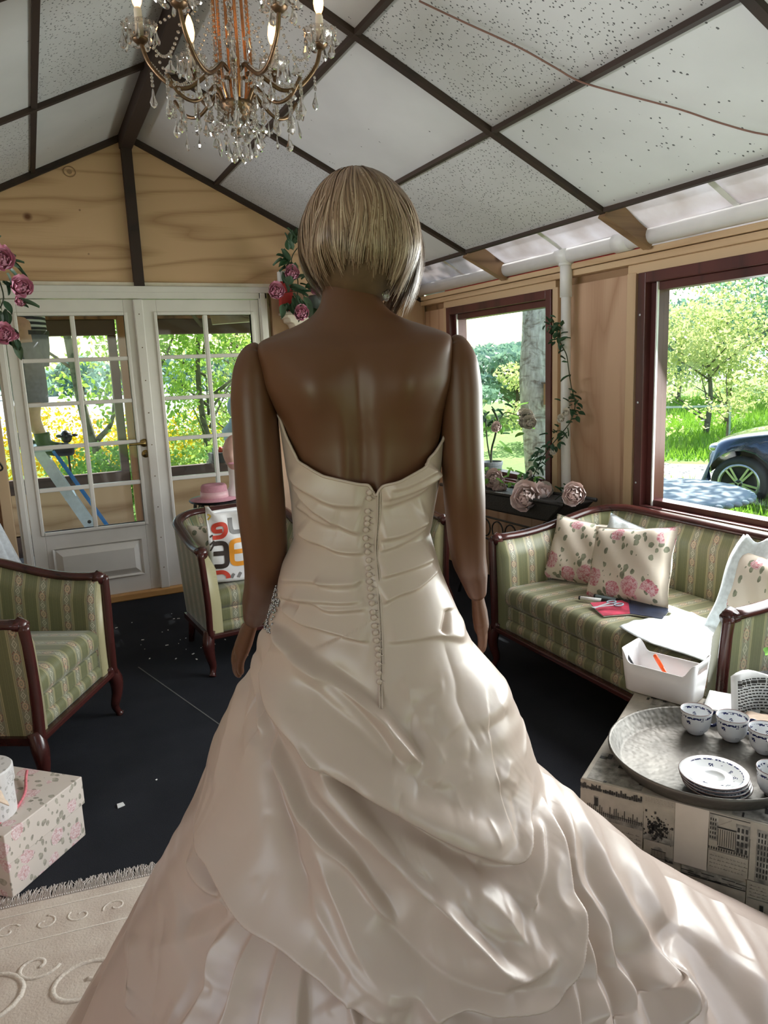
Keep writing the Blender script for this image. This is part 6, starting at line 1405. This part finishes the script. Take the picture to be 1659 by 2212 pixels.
MB().tube([(0, 0, .44), (-.01, 0, .58)], .005, 5).build('stem', 'stem', ft)
# ---------------------------------------------------------------- outdoors
GZ_ = -.35
def hgt(x, y):                                     # the meadow rises gently away from the house
    d = max(0, (x-7)*.8+(y-6)*.25-3); return GZ_+min(1.2, .035*d)*(1 if x > 4 else 0)
gm = MB().grid(lambda a, b: (lerp(-90, 120, a), lerp(-60, 26, b), hgt(lerp(-90, 120, a), lerp(-60, 26, b))-.0), 140, 70)
struct(gm.build('ground', 'meadow', smooth=True))
struct(MB().grid(lambda a, b: (lerp(-140, 200, a), lerp(26, 170, b), GZ_-.02+.5*b), 20, 10).build('field', 'field', smooth=True))
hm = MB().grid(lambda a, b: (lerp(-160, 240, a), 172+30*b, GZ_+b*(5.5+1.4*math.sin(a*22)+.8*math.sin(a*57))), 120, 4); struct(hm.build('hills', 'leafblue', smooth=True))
def leaves(n, blobs, size, rg, flat=.0):
    bl = np.array(blobs); w = (bl[:, 3]*bl[:, 4]*bl[:, 5])**.67; k = rg.choice(len(bl), n, p=w/w.sum())
    d = rg.normal(size=(n, 3)); d /= np.linalg.norm(d, axis=1, keepdims=True); r = rg.uniform(.35, 1, (n, 1))**.5
    c = bl[k, :3]+d*r*bl[k, 3:6]
    a = rg.normal(size=(n, 3)); a /= np.linalg.norm(a, axis=1, keepdims=True); b = np.cross(a, rg.normal(size=(n, 3))); b /= np.linalg.norm(b, axis=1, keepdims=True)
    s = size*rg.uniform(.6, 1.3, (n, 1)); a *= s; b *= s*.55
    return np.stack([c-a, c-b, c+a, c+b], 1)
def tree(name, label, loc, trunk, branches, blobs, n, size, mat, bark='bark', group=None, seed=1, cat='tree'):
    rg = np.random.default_rng(seed); t = thing(name, label, cat, loc, 0, group)
    m = MB(); tp = spline([p[:3] for p in trunk], 5); m.tube(tp, list(np.interp(np.linspace(0, 1, len(tp)), np.linspace(0, 1, len(trunk)), [p[3] for p in trunk])), 12); m.build('trunk', bark, t, smooth=True)
    if branches:
        m = MB()
        for b in branches: q = spline(b[:-1], 4); m.tube(q, list(np.linspace(b[-1], b[-1]*.25, len(q))), 6)
        o = m.build('branches', bark, t, smooth=True)
    Q = leaves(n, blobs, size, rg); V = Q.reshape(-1, 3); F = np.arange(len(V)).reshape(-1, 4)
    o = raw('foliage', V, F, mat, t, False); o['kind'] = 'stuff'; return t
def rbr(rs_, n, z0, z1, L, r=.02):
    out = []
    for i in range(n):
        z = rs_.uniform(z0, z1); a = rs_.uniform(0, 2*PI); l = L*rs_.uniform(.5, 1); c, s = math.cos(a), math.sin(a)
        out.append([(0, 0, z), (c*l*.4, s*l*.4, z+l*.25), (c*l, s*l, z+l*.6), r])
    return out
rs1 = random.Random(21)
# birch at the small window
tree('birch_tree', 'thick birch trunk right outside the small window', (4.62, 6.10, GZ_), [(.02, -.05, 0, .20), (.0, -.02, .4, .175), (-.02, .05, 1.1, .165), (-.02, .10, 1.7, .172), (.03, .14, 2.3, .155), (.05, .2, 3.4, .14), (0, .2, 5.5, .10)],
     [[(.05, .2, 3.2), (.9, .9, 3.9), (1.8, 1.3, 4.6), .05], [(.03, .15, 2.9), (.3, .8, 3.6), (.5, 1.2, 3.8), .05], [(0, .2, 4), (-.8, .8, 4.8), (-1.6, 1.2, 5), .05]],
     [(.6, 1.1, 4.8, 1.6, .8, 1.1), (1.6, 1.3, 4.9, 1.5, .8, .9), (-.6, 1.6, 4.8, 1.6, 1.0, 1.0), (2.4, 1.6, 5.6, 1.2, .8, .8), (.5, .9, 3.9, .9, .6, .5)], 9000, .05, 'leafd', 'birch', seed=3)
bh = thing('bird_box', 'small rusty brown bird box fixed to the birch trunk', 'bird box', (4.56, 5.93, 1.10))
MB().bx(-.04, .04, -.05, .05, 0, .20).build('box_body', 'deck', bh); MB().bx(-.055, .055, -.065, .065, .20, .215).build('box_roof', 'deckd', bh)
# young trees seen through the doors
tree('young_tree', 'slim forked young tree outside the left door leaf', (.95, 10.6, GZ_), [(0, 0, 0, .085), (-.10, 0, .6, .075), (-.30, 0, 1.15, .065), (-.42, 0, 2.2, .05), (-.50, 0, 3.4, .035)],
     [[(-.24, 0, 1.05), (.02, 0, 1.4), (.1, .1, 2.4), .045], [(-.40, 0, 2.0), (-.9, .1, 2.4), (-1.2, .2, 2.5), .025], [(-.42, 0, 2.3), (-.1, 0, 2.8), (.2, 0, 3.0), .025], [(-.45, 0, 2.6), (-.8, 0, 3.0), (-1.1, 0, 3.4), .022]],
     [(-.4, 0, 2.9, .9, .6, .5), (.25, .1, 2.7, .7, .5, .5), (-1.0, .1, 2.6, .5, .4, .3), (.4, 0, 2.1, .35, .3, .3), (.2, 0, 3.3, 1.0, .6, .4)], 1500, .038, 'leafy', 'bark', seed=5)
tree('young_tree', 'second slim tree just right of the forked one', (1.28, 9.8, GZ_), [(0, 0, 0, .05), (-.02, 0, 1.0, .045), (.05, 0, 1.8, .038), (.0, 0, 2.8, .03)],
     [[(0, 0, 1.3), (-.25, 0, 1.9), (-.3, 0, 2.4), .03], [(.05, 0, 1.7), (.35, 0, 2.2), (.5, 0, 2.6), .025]], [(.1, 0, 2.6, .6, .5, .5), (.4, 0, 2.2, .45, .4, .4), (-.2, 0, 2.4, .4, .3, .4), (.5, 0, 1.6, .25, .2, .2)], 1500, .036, 'leafy', 'bark', seed=6)
kinds = ['bright green leafy young tree behind the right door leaf, spreading branches', 'yellow green young tree beside the right door leaf', 'fresh green young tree standing far behind the right door leaf']
for i, (x, y, h, w, n, mt, lab) in enumerate(((2.15, 10.2, 3.6, 1.3, 3600, 'leafy', kinds[0]), (3.0, 11.5, 3.8, 1.4, 3000, 'tan', kinds[1]), (3.9, 13.5, 4.4, 1.9, 3400, 'leafg', kinds[2]))):
    tree('young_tree', lab, (x, y, GZ_), [(0, 0, 0, .055), (-.05, 0, .9, .045), (-.1, 0, 1.8, .035), (0, 0, h*.8, .02)], rbr(rs1, 12, .6, h*.6, w, .02),
         [(rs1.gauss(0, w*.45), rs1.gauss(0, .5), rs1.uniform(.9, h), w*.5, .5, .45) for _ in range(14)], n, .045, mt, 'bark', None, 30+i)
# gorse in flower and undergrowth beyond the doors
def bush(name, label, loc, r, h, n, size, mat, seed, group=None, cat='bush', mat2=None):
    rg = np.random.default_rng(seed); t = thing(name, label, cat, loc, 0, group); R_ = random.Random(seed)
    bl = [(R_.gauss(0, r*.45), R_.gauss(0, r*.35), R_.uniform(h*.25, h*.8), r*.5, r*.5, h*.32) for _ in range(8)]
    Q = leaves(n, bl, size, rg); V = Q.reshape(-1, 3); o = raw('foliage', V, np.arange(len(V)).reshape(-1, 4), mat, t, False); o['kind'] = 'stuff'
    m = MB()
    for k in range(5): a = R_.uniform(0, 2*PI); m.tube([(0, 0, 0), (r*.3*math.cos(a), r*.3*math.sin(a), h*.5)], [.02, .008], 5)
    m.build('stems', 'bark', t)
    if mat2: Q = leaves(n//2, bl, size, rg); V = Q.reshape(-1, 3); o = raw('leaves', V, np.arange(len(V)).reshape(-1, 4), mat2, t, False); o['kind'] = 'stuff'
    return t
bush('gorse_bush', 'yellow flowering gorse bush left of the forked tree', (.35, 12.6, GZ_), 1.0, 1.5, 3600, .04, 'gorse', 41)
bush('gorse_bush', 'yellow flowering gorse bush behind the forked tree trunk', (1.45, 13.2, GZ_), .8, 1.35, 2600, .04, 'gorse', 42)
bush('gorse_bush', 'yellow flowering gorse bush seen through the right door leaf', (3.0, 13.0, GZ_), 1.1, 1.3, 2000, .04, 'gorse', 43, mat2='leafy')
for i, (x, y, r, h, mt, lab) in enumerate(((.75, 9.3, .75, 1.05, 'leafg', 'low green bush outside the porch window under the gorse'), (1.5, 9.2, .7, 1.0, 'leafy', 'low bright green bush behind the porch post'), (2.3, 8.9, .8, 1.0, 'leafg', 'low green bush behind the right porch window'), (3.1, 9.4, .8, 1.2, 'leafd', 'darker green bush behind the foam head'))): bush('low_bush', lab, (x, y, GZ_), r, h, 2600, .035, mt, 50+i)
# far woods beyond the field
rsw = random.Random(77)
for i in range(16):
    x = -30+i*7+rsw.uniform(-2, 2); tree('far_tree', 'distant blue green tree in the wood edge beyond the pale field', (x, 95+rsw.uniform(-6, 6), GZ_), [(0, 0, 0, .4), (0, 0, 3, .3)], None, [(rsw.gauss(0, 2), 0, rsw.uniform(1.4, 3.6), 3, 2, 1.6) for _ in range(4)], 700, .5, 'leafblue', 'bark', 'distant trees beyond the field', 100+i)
# meadow trees and shrubs outside the windows
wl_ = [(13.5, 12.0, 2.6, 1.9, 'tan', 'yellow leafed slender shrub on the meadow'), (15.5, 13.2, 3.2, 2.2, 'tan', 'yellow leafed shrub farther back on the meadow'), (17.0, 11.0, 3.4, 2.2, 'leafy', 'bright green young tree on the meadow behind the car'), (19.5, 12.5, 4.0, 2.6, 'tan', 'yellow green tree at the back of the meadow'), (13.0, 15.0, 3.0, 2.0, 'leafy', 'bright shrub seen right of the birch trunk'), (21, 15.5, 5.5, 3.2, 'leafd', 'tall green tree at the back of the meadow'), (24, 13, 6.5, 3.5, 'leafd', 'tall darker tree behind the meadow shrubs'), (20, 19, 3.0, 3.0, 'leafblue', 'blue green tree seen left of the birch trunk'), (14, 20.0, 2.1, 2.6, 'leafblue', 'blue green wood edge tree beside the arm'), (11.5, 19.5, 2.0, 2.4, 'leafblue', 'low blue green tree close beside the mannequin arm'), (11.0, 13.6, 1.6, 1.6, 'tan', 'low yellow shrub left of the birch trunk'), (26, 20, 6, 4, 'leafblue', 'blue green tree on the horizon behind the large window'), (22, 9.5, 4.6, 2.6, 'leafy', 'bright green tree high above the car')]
for i, (x, y, h, w, mt, lab) in enumerate(wl_):
    tree('meadow_tree', lab, (x, y, hgt(x, y)), [(0, 0, 0, .07), (.1, 0, h*.35, .05), (0, .1, h*.8, .02)], rbr(rs1, 8, .3, h*.6, w*.7, .025), [(rs1.gauss(0, w*.4), rs1.gauss(0, w*.4), rs1.uniform(h*.3, h), w*.42, w*.42, h*.16) for _ in range(12)], 3800 if mt != 'leafblue' else 5200, .055 if mt != 'leafblue' else .11, mt, 'bark', None, 200+i)
tree('overhanging_tree', 'leafy tree whose dark green branches hang into the top of the large window', (8.4, 3.6, GZ_), [(0, 0, 0, .16), (0, .1, 2, .13), (.1, .2, 4, .1)], [[(0, .1, 2.4), (-.3, 1.0, 2.8), (-.4, 2.2, 2.6), .05], [(0, .1, 3), (-.5, 1.4, 3.2), (-.6, 2.6, 3.1), .05], [(0, .1, 2.0), (.2, .9, 2.1), (.1, 1.9, 1.9), .04]],
     [(-.8, 3.7, 4.35, 1.5, 1.4, .7), (-.3, 2.0, 2.95, .8, .8, .28), (-.4, 1.2, 2.4, .7, .7, .25), (.2, 1.4, 1.95, .6, .6, .2), (-.2, 2.7, 3.3, .9, .8, .3), (.3, .6, 2.7, .9, .9, .5), (.2, .3, 3.6, 1.4, 1.4, .7), (.1, 1.0, 1.55, .4, .4, .15), (0, 1.8, 3.9, 1.4, 1.2, .4)], 15000, .06, 'leafd', 'bark', seed=301)
for i, (x, y, h) in enumerate(((10.6, 9.0, 1.5), (11.6, 8.6, 1.3), (12.2, 8.2, 1.7), (9.9, 10.0, 1.4))):
    tree('sapling', ('thin sapling in the grass nearest the window frame', 'thin sapling left of the car bonnet', 'thin sapling right behind the car bonnet', 'thin sapling by the metal bench')[i], (x, y, hgt(x, y)), [(0, 0, 0, .025), (.03, 0, h*.5, .018), (0, .05, h, .008)], rbr(rs1, 5, .2, h*.7, .4, .010), [(rs1.gauss(0, .25), rs1.gauss(0, .25), rs1.uniform(h*.4, h), .28, .28, .2) for _ in range(7)], 420, .04, 'tan', 'bark', None, 320+i)
# grass blades, seen from the windows
NG = 42000; rg = np.random.default_rng(8)
gx = rg.uniform(6.5, 22, NG); gy = gx*rg.uniform(.45, 1.25, NG); keep = (gy < 20) & ~((gx < 11.2) & (gx > 8.2) & (np.abs(gy-gx*.93+.2) < 2.4-.0*gx) & (gx+gy > 16.4) & (gx+gy < 20.2))
cx_, cy_ = math.cos(math.radians(117)), math.sin(math.radians(117)); du, dv = (gx-9.46)*cx_+(gy-5.42)*cy_, -(gx-9.46)*cy_+(gy-5.42)*cx_
keep &= ~((np.abs(du) < 2.5) & (np.abs(dv) < 1.1))
gx, gy = gx[keep], gy[keep]; n = len(gx); gz = np.array([hgt(a, b) for a, b in zip(gx, gy)]); a = rg.uniform(0, 2*PI, n); hh_ = rg.uniform(.06, .20, n); w_ = .012
dx, dy = np.cos(a)*w_, np.sin(a)*w_; lx_, ly2 = rg.normal(0, .05, n), rg.normal(0, .05, n)
V = np.stack([np.stack([gx-dx, gy-dy, gz], -1), np.stack([gx+dx, gy+dy, gz], -1), np.stack([gx+lx_+dx*.2, gy+ly2+dy*.2, gz+hh_], -1), np.stack([gx+lx_-dx*.2, gy+ly2-dy*.2, gz+hh_], -1)], 1).reshape(-1, 3)
o = raw('meadow_grass', V, np.arange(len(V)).reshape(-1, 4), 'grass', None, False); tag(o, 'bright green grass growing on the meadow outside', 'grass', kind='stuff')
struct(MB().grid(lambda a, b: (lerp(8.4, 10.4, b)+lerp(-2.2, 1.6, a)*-.62, lerp(7.7, 9.4, b)+lerp(-2.2, 1.6, a)*.78, GZ_+.02+.0*a), 10, 6).build('gravel_path', 'gravel', smooth=True))
bb = thing('metal_bench', 'thin grey metal rail standing in the meadow', 'rail', (12.3, 11.4, hgt(12.3, 11.4)), math.radians(-40))
MB().bar((-.9, 0, .75), (.9, 0, .75), .05, .04).build('top_bar', 'alu', bb)
for x in (-.8, .8): MB().bar((x, 0, 0), (x, 0, .75), .04, .04).build('post', 'alu', bb)
M['edging'] = simple('reddish_edging_stone', (.30, .20, .165), .75, var=.25, scale=14, bump=.3)
# round stone table
st = thing('stone_table', 'round blue grey stone table with a cobbled foot outside the large window', 'table', (4.66, 4.62, GZ_))
MB().lathe([(0, .70), (.66, .70), (.70, .71), (.72, .735), (.71, .76), (.69, .77), (.60, .772), (0, .775)], 56).build('table_slab', 'slate', st, smooth=True)
e = MB()
for k in range(44): a = 2*PI*k/44; e.ell((.715*math.cos(a), .715*math.sin(a), .735), (.04, .04, .022), 8, 5)
e.build('scalloped_edge', 'slate', st, smooth=True)['kind'] = 'stuff'
MB().lathe([(0, 0), (.36, 0), (.34, .35), (.38, .70), (0, .70)], 24).build('foot_core', 'slate', st)
cobm = [MB().ell((0, 0, 0), (.07, .05, .06), 9, 6).mesh('cobble', M['stone'], True)]
for j in range(6):
    for k in range(20):
        a = 2*PI*(k+.5*(j % 2))/20; r = .36; o = bpy.data.objects.new('cobble', cobm[0]); C.objects.link(o); o.parent = st; o.location = (r*math.cos(a), r*math.sin(a), .06+.115*j); o.rotation_euler = (rs1.uniform(-.3, .3), rs1.uniform(-.3, .3), a+PI/2); s_ = rs1.uniform(.8, 1.1); o.scale = (s_, s_, s_)
# bench of planks in front of the car
pb = thing('plank_bench', 'low bench of grey planks outside below the large window', 'bench', (5.25, 3.95, GZ_), math.radians(112))
for k in range(3): MB().box((0, -.14+.14*k, .50), (1.7, .12, .04)).build('plank', 'greyplank', pb, bevel=.006)
for x in (-.65, .65): MB().bx(x-.05, x+.05, -.2, .2, 0, .48).build('leg', 'deck', pb)
bs = thing('brick_edging', 'low wall of reddish blocks under the bench planks', 'wall', (4.55, 3.75, GZ_), math.radians(112))
for k in range(5): MB().box((-.9+.42*k, 0, .20), (.40, .16, .38)).build('block', 'edging', bs, bevel=.012)
MB().box((.1, 0, .40), (2.2, .20, .05)).build('capping', 'edging', bs, bevel=.01)
# car, parked beyond the table, nose to the left
cr = thing('car', 'dark blue car parked on the gravel outside the large window', 'car', (9.46, 5.42, GZ_-.07), math.radians(117))
def carbody():                                     # local x forward (nose), y left side away; side profile lofted across the width
    prof = [(2.10, .42), (2.14, .62), (2.06, .80), (1.85, .91), (1.35, .99), (.85, 1.04), (.25, 1.42), (-.9, 1.50), (-1.7, 1.40), (-2.2, 1.05), (-2.3, .80), (-2.28, .40)]
    pr = spline([(x, 0, z) for x, z in prof], 4); m = MB(); ys = np.linspace(-1, 1, 13); n = len(pr); vs = []
    for y in ys:
        for p in pr:
            up = max(0, (p.z-.95)/.55); w = .91*(1-.20*up)*(1-.18*max(0, (p.x-1.5)/.85)**2)
            vs.append((p.x-(abs(y)**4)*.14*max(0, p.x-1.4), y*w, p.z-(abs(y)**6)*.06))
    fs = [(i*n+j, i*n+j+1, (i+1)*n+j+1, (i+1)*n+j) for i in range(12) for j in range(n-1)]
    # side skirts with wheel arches
    for s, i in ((-1, 0), (1, 12)):
        o = len(vs)
        for j, p in enumerate(pr):
            zb = .30
            for wx in (1.66, -1.2):
                d = abs(p.x-wx)
                if d < .40: zb = max(zb, .02+math.sqrt(.40**2-d*d)+.33)
            vs.append((p.x, s*.89*(1-.10*max(0, (p.x-1.7)/.6)**2), min(zb, vs[i*n+j][2]-.02)))
        fs += [(i*n+j, i*n+j+1, o+j+1, o+j) for j in range(n-1)]
    return m.add(vs, fs)
MB.smooth_obj(carbody().build('car_body', 'car', cr))
MB().box((0, 0, .55), (3.4, 1.3, .4)).build('underbody', 'rubber', cr)
gl2 = MB()
for s in (-1, 1): gl2.add([(.95, s*.865, 1.04), (-1.7, s*.865, 1.03), (-1.45, s*.775, 1.38), (.25, s*.775, 1.39)], [(0, 1, 2, 3)])
gl2.build('side_window', 'carglass', cr)
for wx in (1.66, -1.2):
    for s in (-1, 1):
        wh = MB().lathe([(.20, -.10), (.30, -.10), (.335, -.07), (.335, .07), (.30, .10), (.25, .105), (.22, .09)], 40).build('wheel', 'rubber', cr, smooth=True); wh.location = (wx, s*.80, .335); wh.rotation_euler = (PI/2*(-s), 0, 0)
        MB().lathe([(.215, .085), (.25, .095), (.25, .107), (.225, .107)], 40).build('rim', 'alloy', wh, smooth=True)
        MB().lathe([(0, .04), (.23, .04), (.23, .05), (0, .05)], 30).build('brake_disc', 'rubber', wh)
        for k in range(5):
            a = 2*PI*k/5+.3; q = MB()
            for dlt in (-.13, .13): q.bar((.05*math.cos(a+dlt*2), .05*math.sin(a+dlt*2), .098), (.235*math.cos(a+dlt), .235*math.sin(a+dlt), .098), .026, .018)
            q.build('spoke', 'alloy', wh)['kind'] = 'stuff'
        MB().lathe([(0, .106), (.05, .106), (.056, .10), (.05, .08)], 20).build('hub_cap', 'rubber', wh, smooth=True)
        q = MB().lathe([(.040, .106), (.045, .112), (.050, .106)], 24)
        for k in range(3): a = 2*PI*k/3+PI/2; q.bar((0, 0, .109), (.042*math.cos(a), .042*math.sin(a), .109), .010, .006)
        q.build('star_emblem', 'alloy', wh)['kind'] = 'stuff'
for s in (-1, 1): MB().ell((1.98, s*.66, .76), (.11, .13, .06), 12, 8).build('headlight', 'alloy', cr, smooth=True)
# ---------------------------------------------------------------- porch beyond the doors
po = struct(MB().bx(-2.2, 3.4, YB+.10, 7.45, -.16, -.04).build('floor_porch', 'greyplank'))
PY = 7.3
pw = struct(MB().bx(-2.2, 3.4, PY, PY+.06, -.05, .16).build('wall_porch', 'deckd'))
for x0, x1 in ((-2.2, -.55), (-.54, .755), (.835, 2.3), (2.31, 3.4)): MB().bx(x0, x1, PY, PY+.02, .15, .53).build('plywood_panel', 'ply', pw)
for x0, x1 in ((-.55, .76), (.90, 3.3)):
    w = MB().bx(x0, x1, PY-.02, PY+.05, .53, .665).bx(x0, x1, PY-.02, PY+.05, 1.90, 2.04)
    if x0 < 0: w.bx(x1-.075, x1, PY-.02, PY+.05, .66, 1.90)
    w.bx(x0, x0+.05, PY-.02, PY+.05, .66, 1.9)
    w.build('window_frame', 'deckd', pw, bevel=.01)
MB().bx(.775, .865, PY-.06, PY+.03, -.05, 2.25).build('post', 'deck', pw, bevel=.004)
MB().bx(-2.2, 3.4, PY-.05, PY+.05, 2.04, 2.17).build('header_beam', 'deck', pw)
pr_ = struct(MB().bx(-2.2, 3.4, PY-.1, PY-.02, 2.17, 2.20).build('roof_porch', 'deckd'))
for k in range(17): MB().bx(-2.2+k*.335, -2.2+k*.335+.31, YB+.12, PY+.5, 2.24+.0, 2.265).build('roof_board', 'deck', pr_)
for k in range(6): MB().bx(-1.9+k*.95, -1.85+k*.95, YB+.12, PY+.4, 2.13, 2.24).build('joist', 'deckd', pr_)
MB().bar((1.75, PY-.3, 2.12), (2.6, PY+.0, 1.93), .05, .09).build('brace', 'deckd', pr_); MB().bar((1.35, PY-.4, 2.10), (1.55, PY, 1.96), .03, .02).build('brace', 'deckd', pr_)
tag(MB().grid(lambda a, b: (1.6+1.0*a, PY-.2+.1*b, 1.97+.14*b+.06*a), 4, 4).build('roof_sheet', 'cream', pr_, solid=.01), 'pale roof sheet')
jr = thing('black_crate', 'small black crate with bottles on the porch window sill', 'crate', (1.60, PY-.02, .666))
MB().bx(-.09, .09, -.06, .06, 0, .10).build('crate_body', 'rubber', jr, bevel=.005)
for x, mt in ((-.04, 'slate'), (.02, 'letterred'), (.06, 'alu')): MB().tube([(x, 0, .09), (x, 0, .15)], [.022, .018], 10).build('bottle', mt, jr, smooth=True)
fn = thing('iron_finial', 'black wrought iron candle holder on the porch window sill', 'candle holder', (.245, PY-.05, .60))
MB().tube([(0, 0, 0), (0, 0, .38)], .010, 8).build('iron_rod', 'black', fn)
q = MB().ell((0, 0, .42), (.05, .05, .06), 10, 6)
for k in range(5): a = k*2*PI/5; q.ell((.07*math.cos(a), .07*math.sin(a), .43), (.03, .012, .014), 8, 4)
q.build('iron_leaves', 'black', fn, smooth=True)
gb = thing('garden_bust', 'white garden statue bust outside the right porch window', 'statue', (2.05, 8.3, GZ_))
MB().lathe([(0, 0), (.2, 0), (.18, .9), (.12, 1.0), (.14, 1.1), (.17, 1.25), (.08, 1.34), (.075, 1.38)], 20).build('plinth', 'slate', gb, smooth=True); MB().ell((0, 0, 1.50), (.09, .10, .13), 14, 10).build('head', 'slate', gb, smooth=True)
# ladder and the person standing on it
ld = thing('step_ladder', 'aluminium step ladder with a blue rear rail on the porch', 'ladder', (.10, 6.15, -.04), 0)
for y in (-.20, .20):
    MB().bar((-.10, y, 1.06), (.42, y, .0), .075, .03, (0, 1, 0)).build('side_rail', 'alu', ld)
    MB().bar((.0, y, 1.05), (.50, y+.01, .0) if False else (.46, y+.03, .16), .02, .022, (0, 1, 0)).build('rear_rail', 'blue', ld)
for k in range(4): t_ = .1+k*.25; MB().box((lerp(-.10, .42, t_), 0, lerp(1.06, 0, t_)), (.08, .40, .028)).build('tread', 'alu', ld)
MB().box((-.08, 0, 1.07), (.16, .44, .04)).build('top_hinge', 'alu', ld, bevel=.008)
MB().ell((.19, -.215, .50), (.014, .006, .014), 10, 6).build('rivet_cap', 'rubber', ld)
pe = thing('person', 'person in striped jersey and grey shorts standing on the step ladder', 'person', (-.02, 6.17, 0), 0)
def skin_body(V_, E_, R_, root, nm, mat, par, lvl=2):
    me = bpy.data.meshes.new(nm); me.from_pydata(V_, E_, []); me.materials.append(M[mat]); o = bpy.data.objects.new(nm, me); C.objects.link(o); o.parent = par
    o.modifiers.new('skin', 'SKIN')
    for i, r in enumerate(R_): o.data.skin_vertices[0].data[i].radius = (r, r) if not hasattr(r, '__len__') else r; o.data.skin_vertices[0].data[i].use_root = (i == root)
    o.modifiers['skin'].use_smooth_shade = True
    s = o.modifiers.new('sub', 'SUBSURF'); s.levels = lvl; s.render_levels = lvl
    return o
V_ = [(0, 0, 1.86), (0, 0, 2.05), (0, 0, 2.28), (0, 0, 2.42), (0, 0, 2.50), (.02, 0, 2.62), (.02, 0, 2.72),
      (.02, -.10, 1.80), (.045, -.12, 1.42), (.01, -.12, 1.25), (.075, -.13, 1.06), (.16, -.13, 1.02),
      (-.02, .10, 1.80), (-.03, .12, 1.42), (-.07, .12, 1.25), (-.05, .13, 1.06), (.05, .13, 1.02),
      (0, -.19, 2.40), (.12, -.24, 2.30), (.30, -.20, 2.42), (.36, -.18, 2.45), (0, .19, 2.40), (.1, .24, 2.28), (.28, .2, 2.42), (.34, .18, 2.45)]
E_ = [(0, 1), (1, 2), (2, 3), (3, 4), (4, 5), (5, 6), (0, 7), (7, 8), (8, 9), (9, 10), (10, 11), (0, 12), (12, 13), (13, 14), (14, 15), (15, 16), (3, 17), (17, 18), (18, 19), (19, 20), (3, 21), (21, 22), (22, 23), (23, 24)]
R_ = [(.12, .15), (.12, .14), (.13, .16), (.09, .10), .05, .09, .07, .085, .055, .058, .036, .03, .085, .055, .058, .036, .03, .06, .042, .034, .03, .06, .042, .034, .03]
skin_body(V_, E_, R_, 0, 'body', 'skinp', pe)
MB().tube(spline([(.01, 0, 1.82), (.01, 0, 2.0), (.0, 0, 2.2), (0, 0, 2.38), (0, 0, 2.45)], 5), list(np.interp(np.linspace(0, 1, 21), [0, .5, .85, 1], [.155, .15, .155, .09])), 24, True, 1.12).build('striped_jersey', 'jersey', pe, smooth=True)
sh_ = MB().tube([(.01, 0, 1.62), (.01, 0, 1.75), (.01, 0, 1.85), (.01, 0, 1.87)], [.14, .155, .158, .15], 24, True, 1.15)
for s, dx_ in ((-1, .03), (1, -.02)): sh_.tube(spline([(dx_*.5, s*.10, 1.78), (dx_+.01, s*.11, 1.55), (dx_+.012, s*.12, 1.36)], 4), [.105, .105, .105, .10, .098, .096, .095, .094, .092], 16)
sh_.build('work_shorts', 'shorts', pe, smooth=True)
MB().tube([(.01, 0, 1.845), (.01, 0, 1.875)], .162, 24, True, 1.15).build('belt', 'rubber', pe)
for s, x in ((-1, .09), (1, -.035)): MB().tube(spline([(x-.03, s*.13, 1.14), (x-.02, s*.13, 1.06), (x+.03, s*.13, 1.02), (x+.13, s*.13, 1.005), (x+.18, s*.13, 1.0)], 4), [.055, .055, .054, .054, .056, .056, .055, .055, .054, .053, .052, .05, .048, .046, .044, .04, .03], 14).build('work_boot', 'shoe', pe, smooth=True)
MB().ell((.005, 0, 2.76), (.10, .09, .07), 14, 8).build('hair', 'bark', pe, smooth=True)
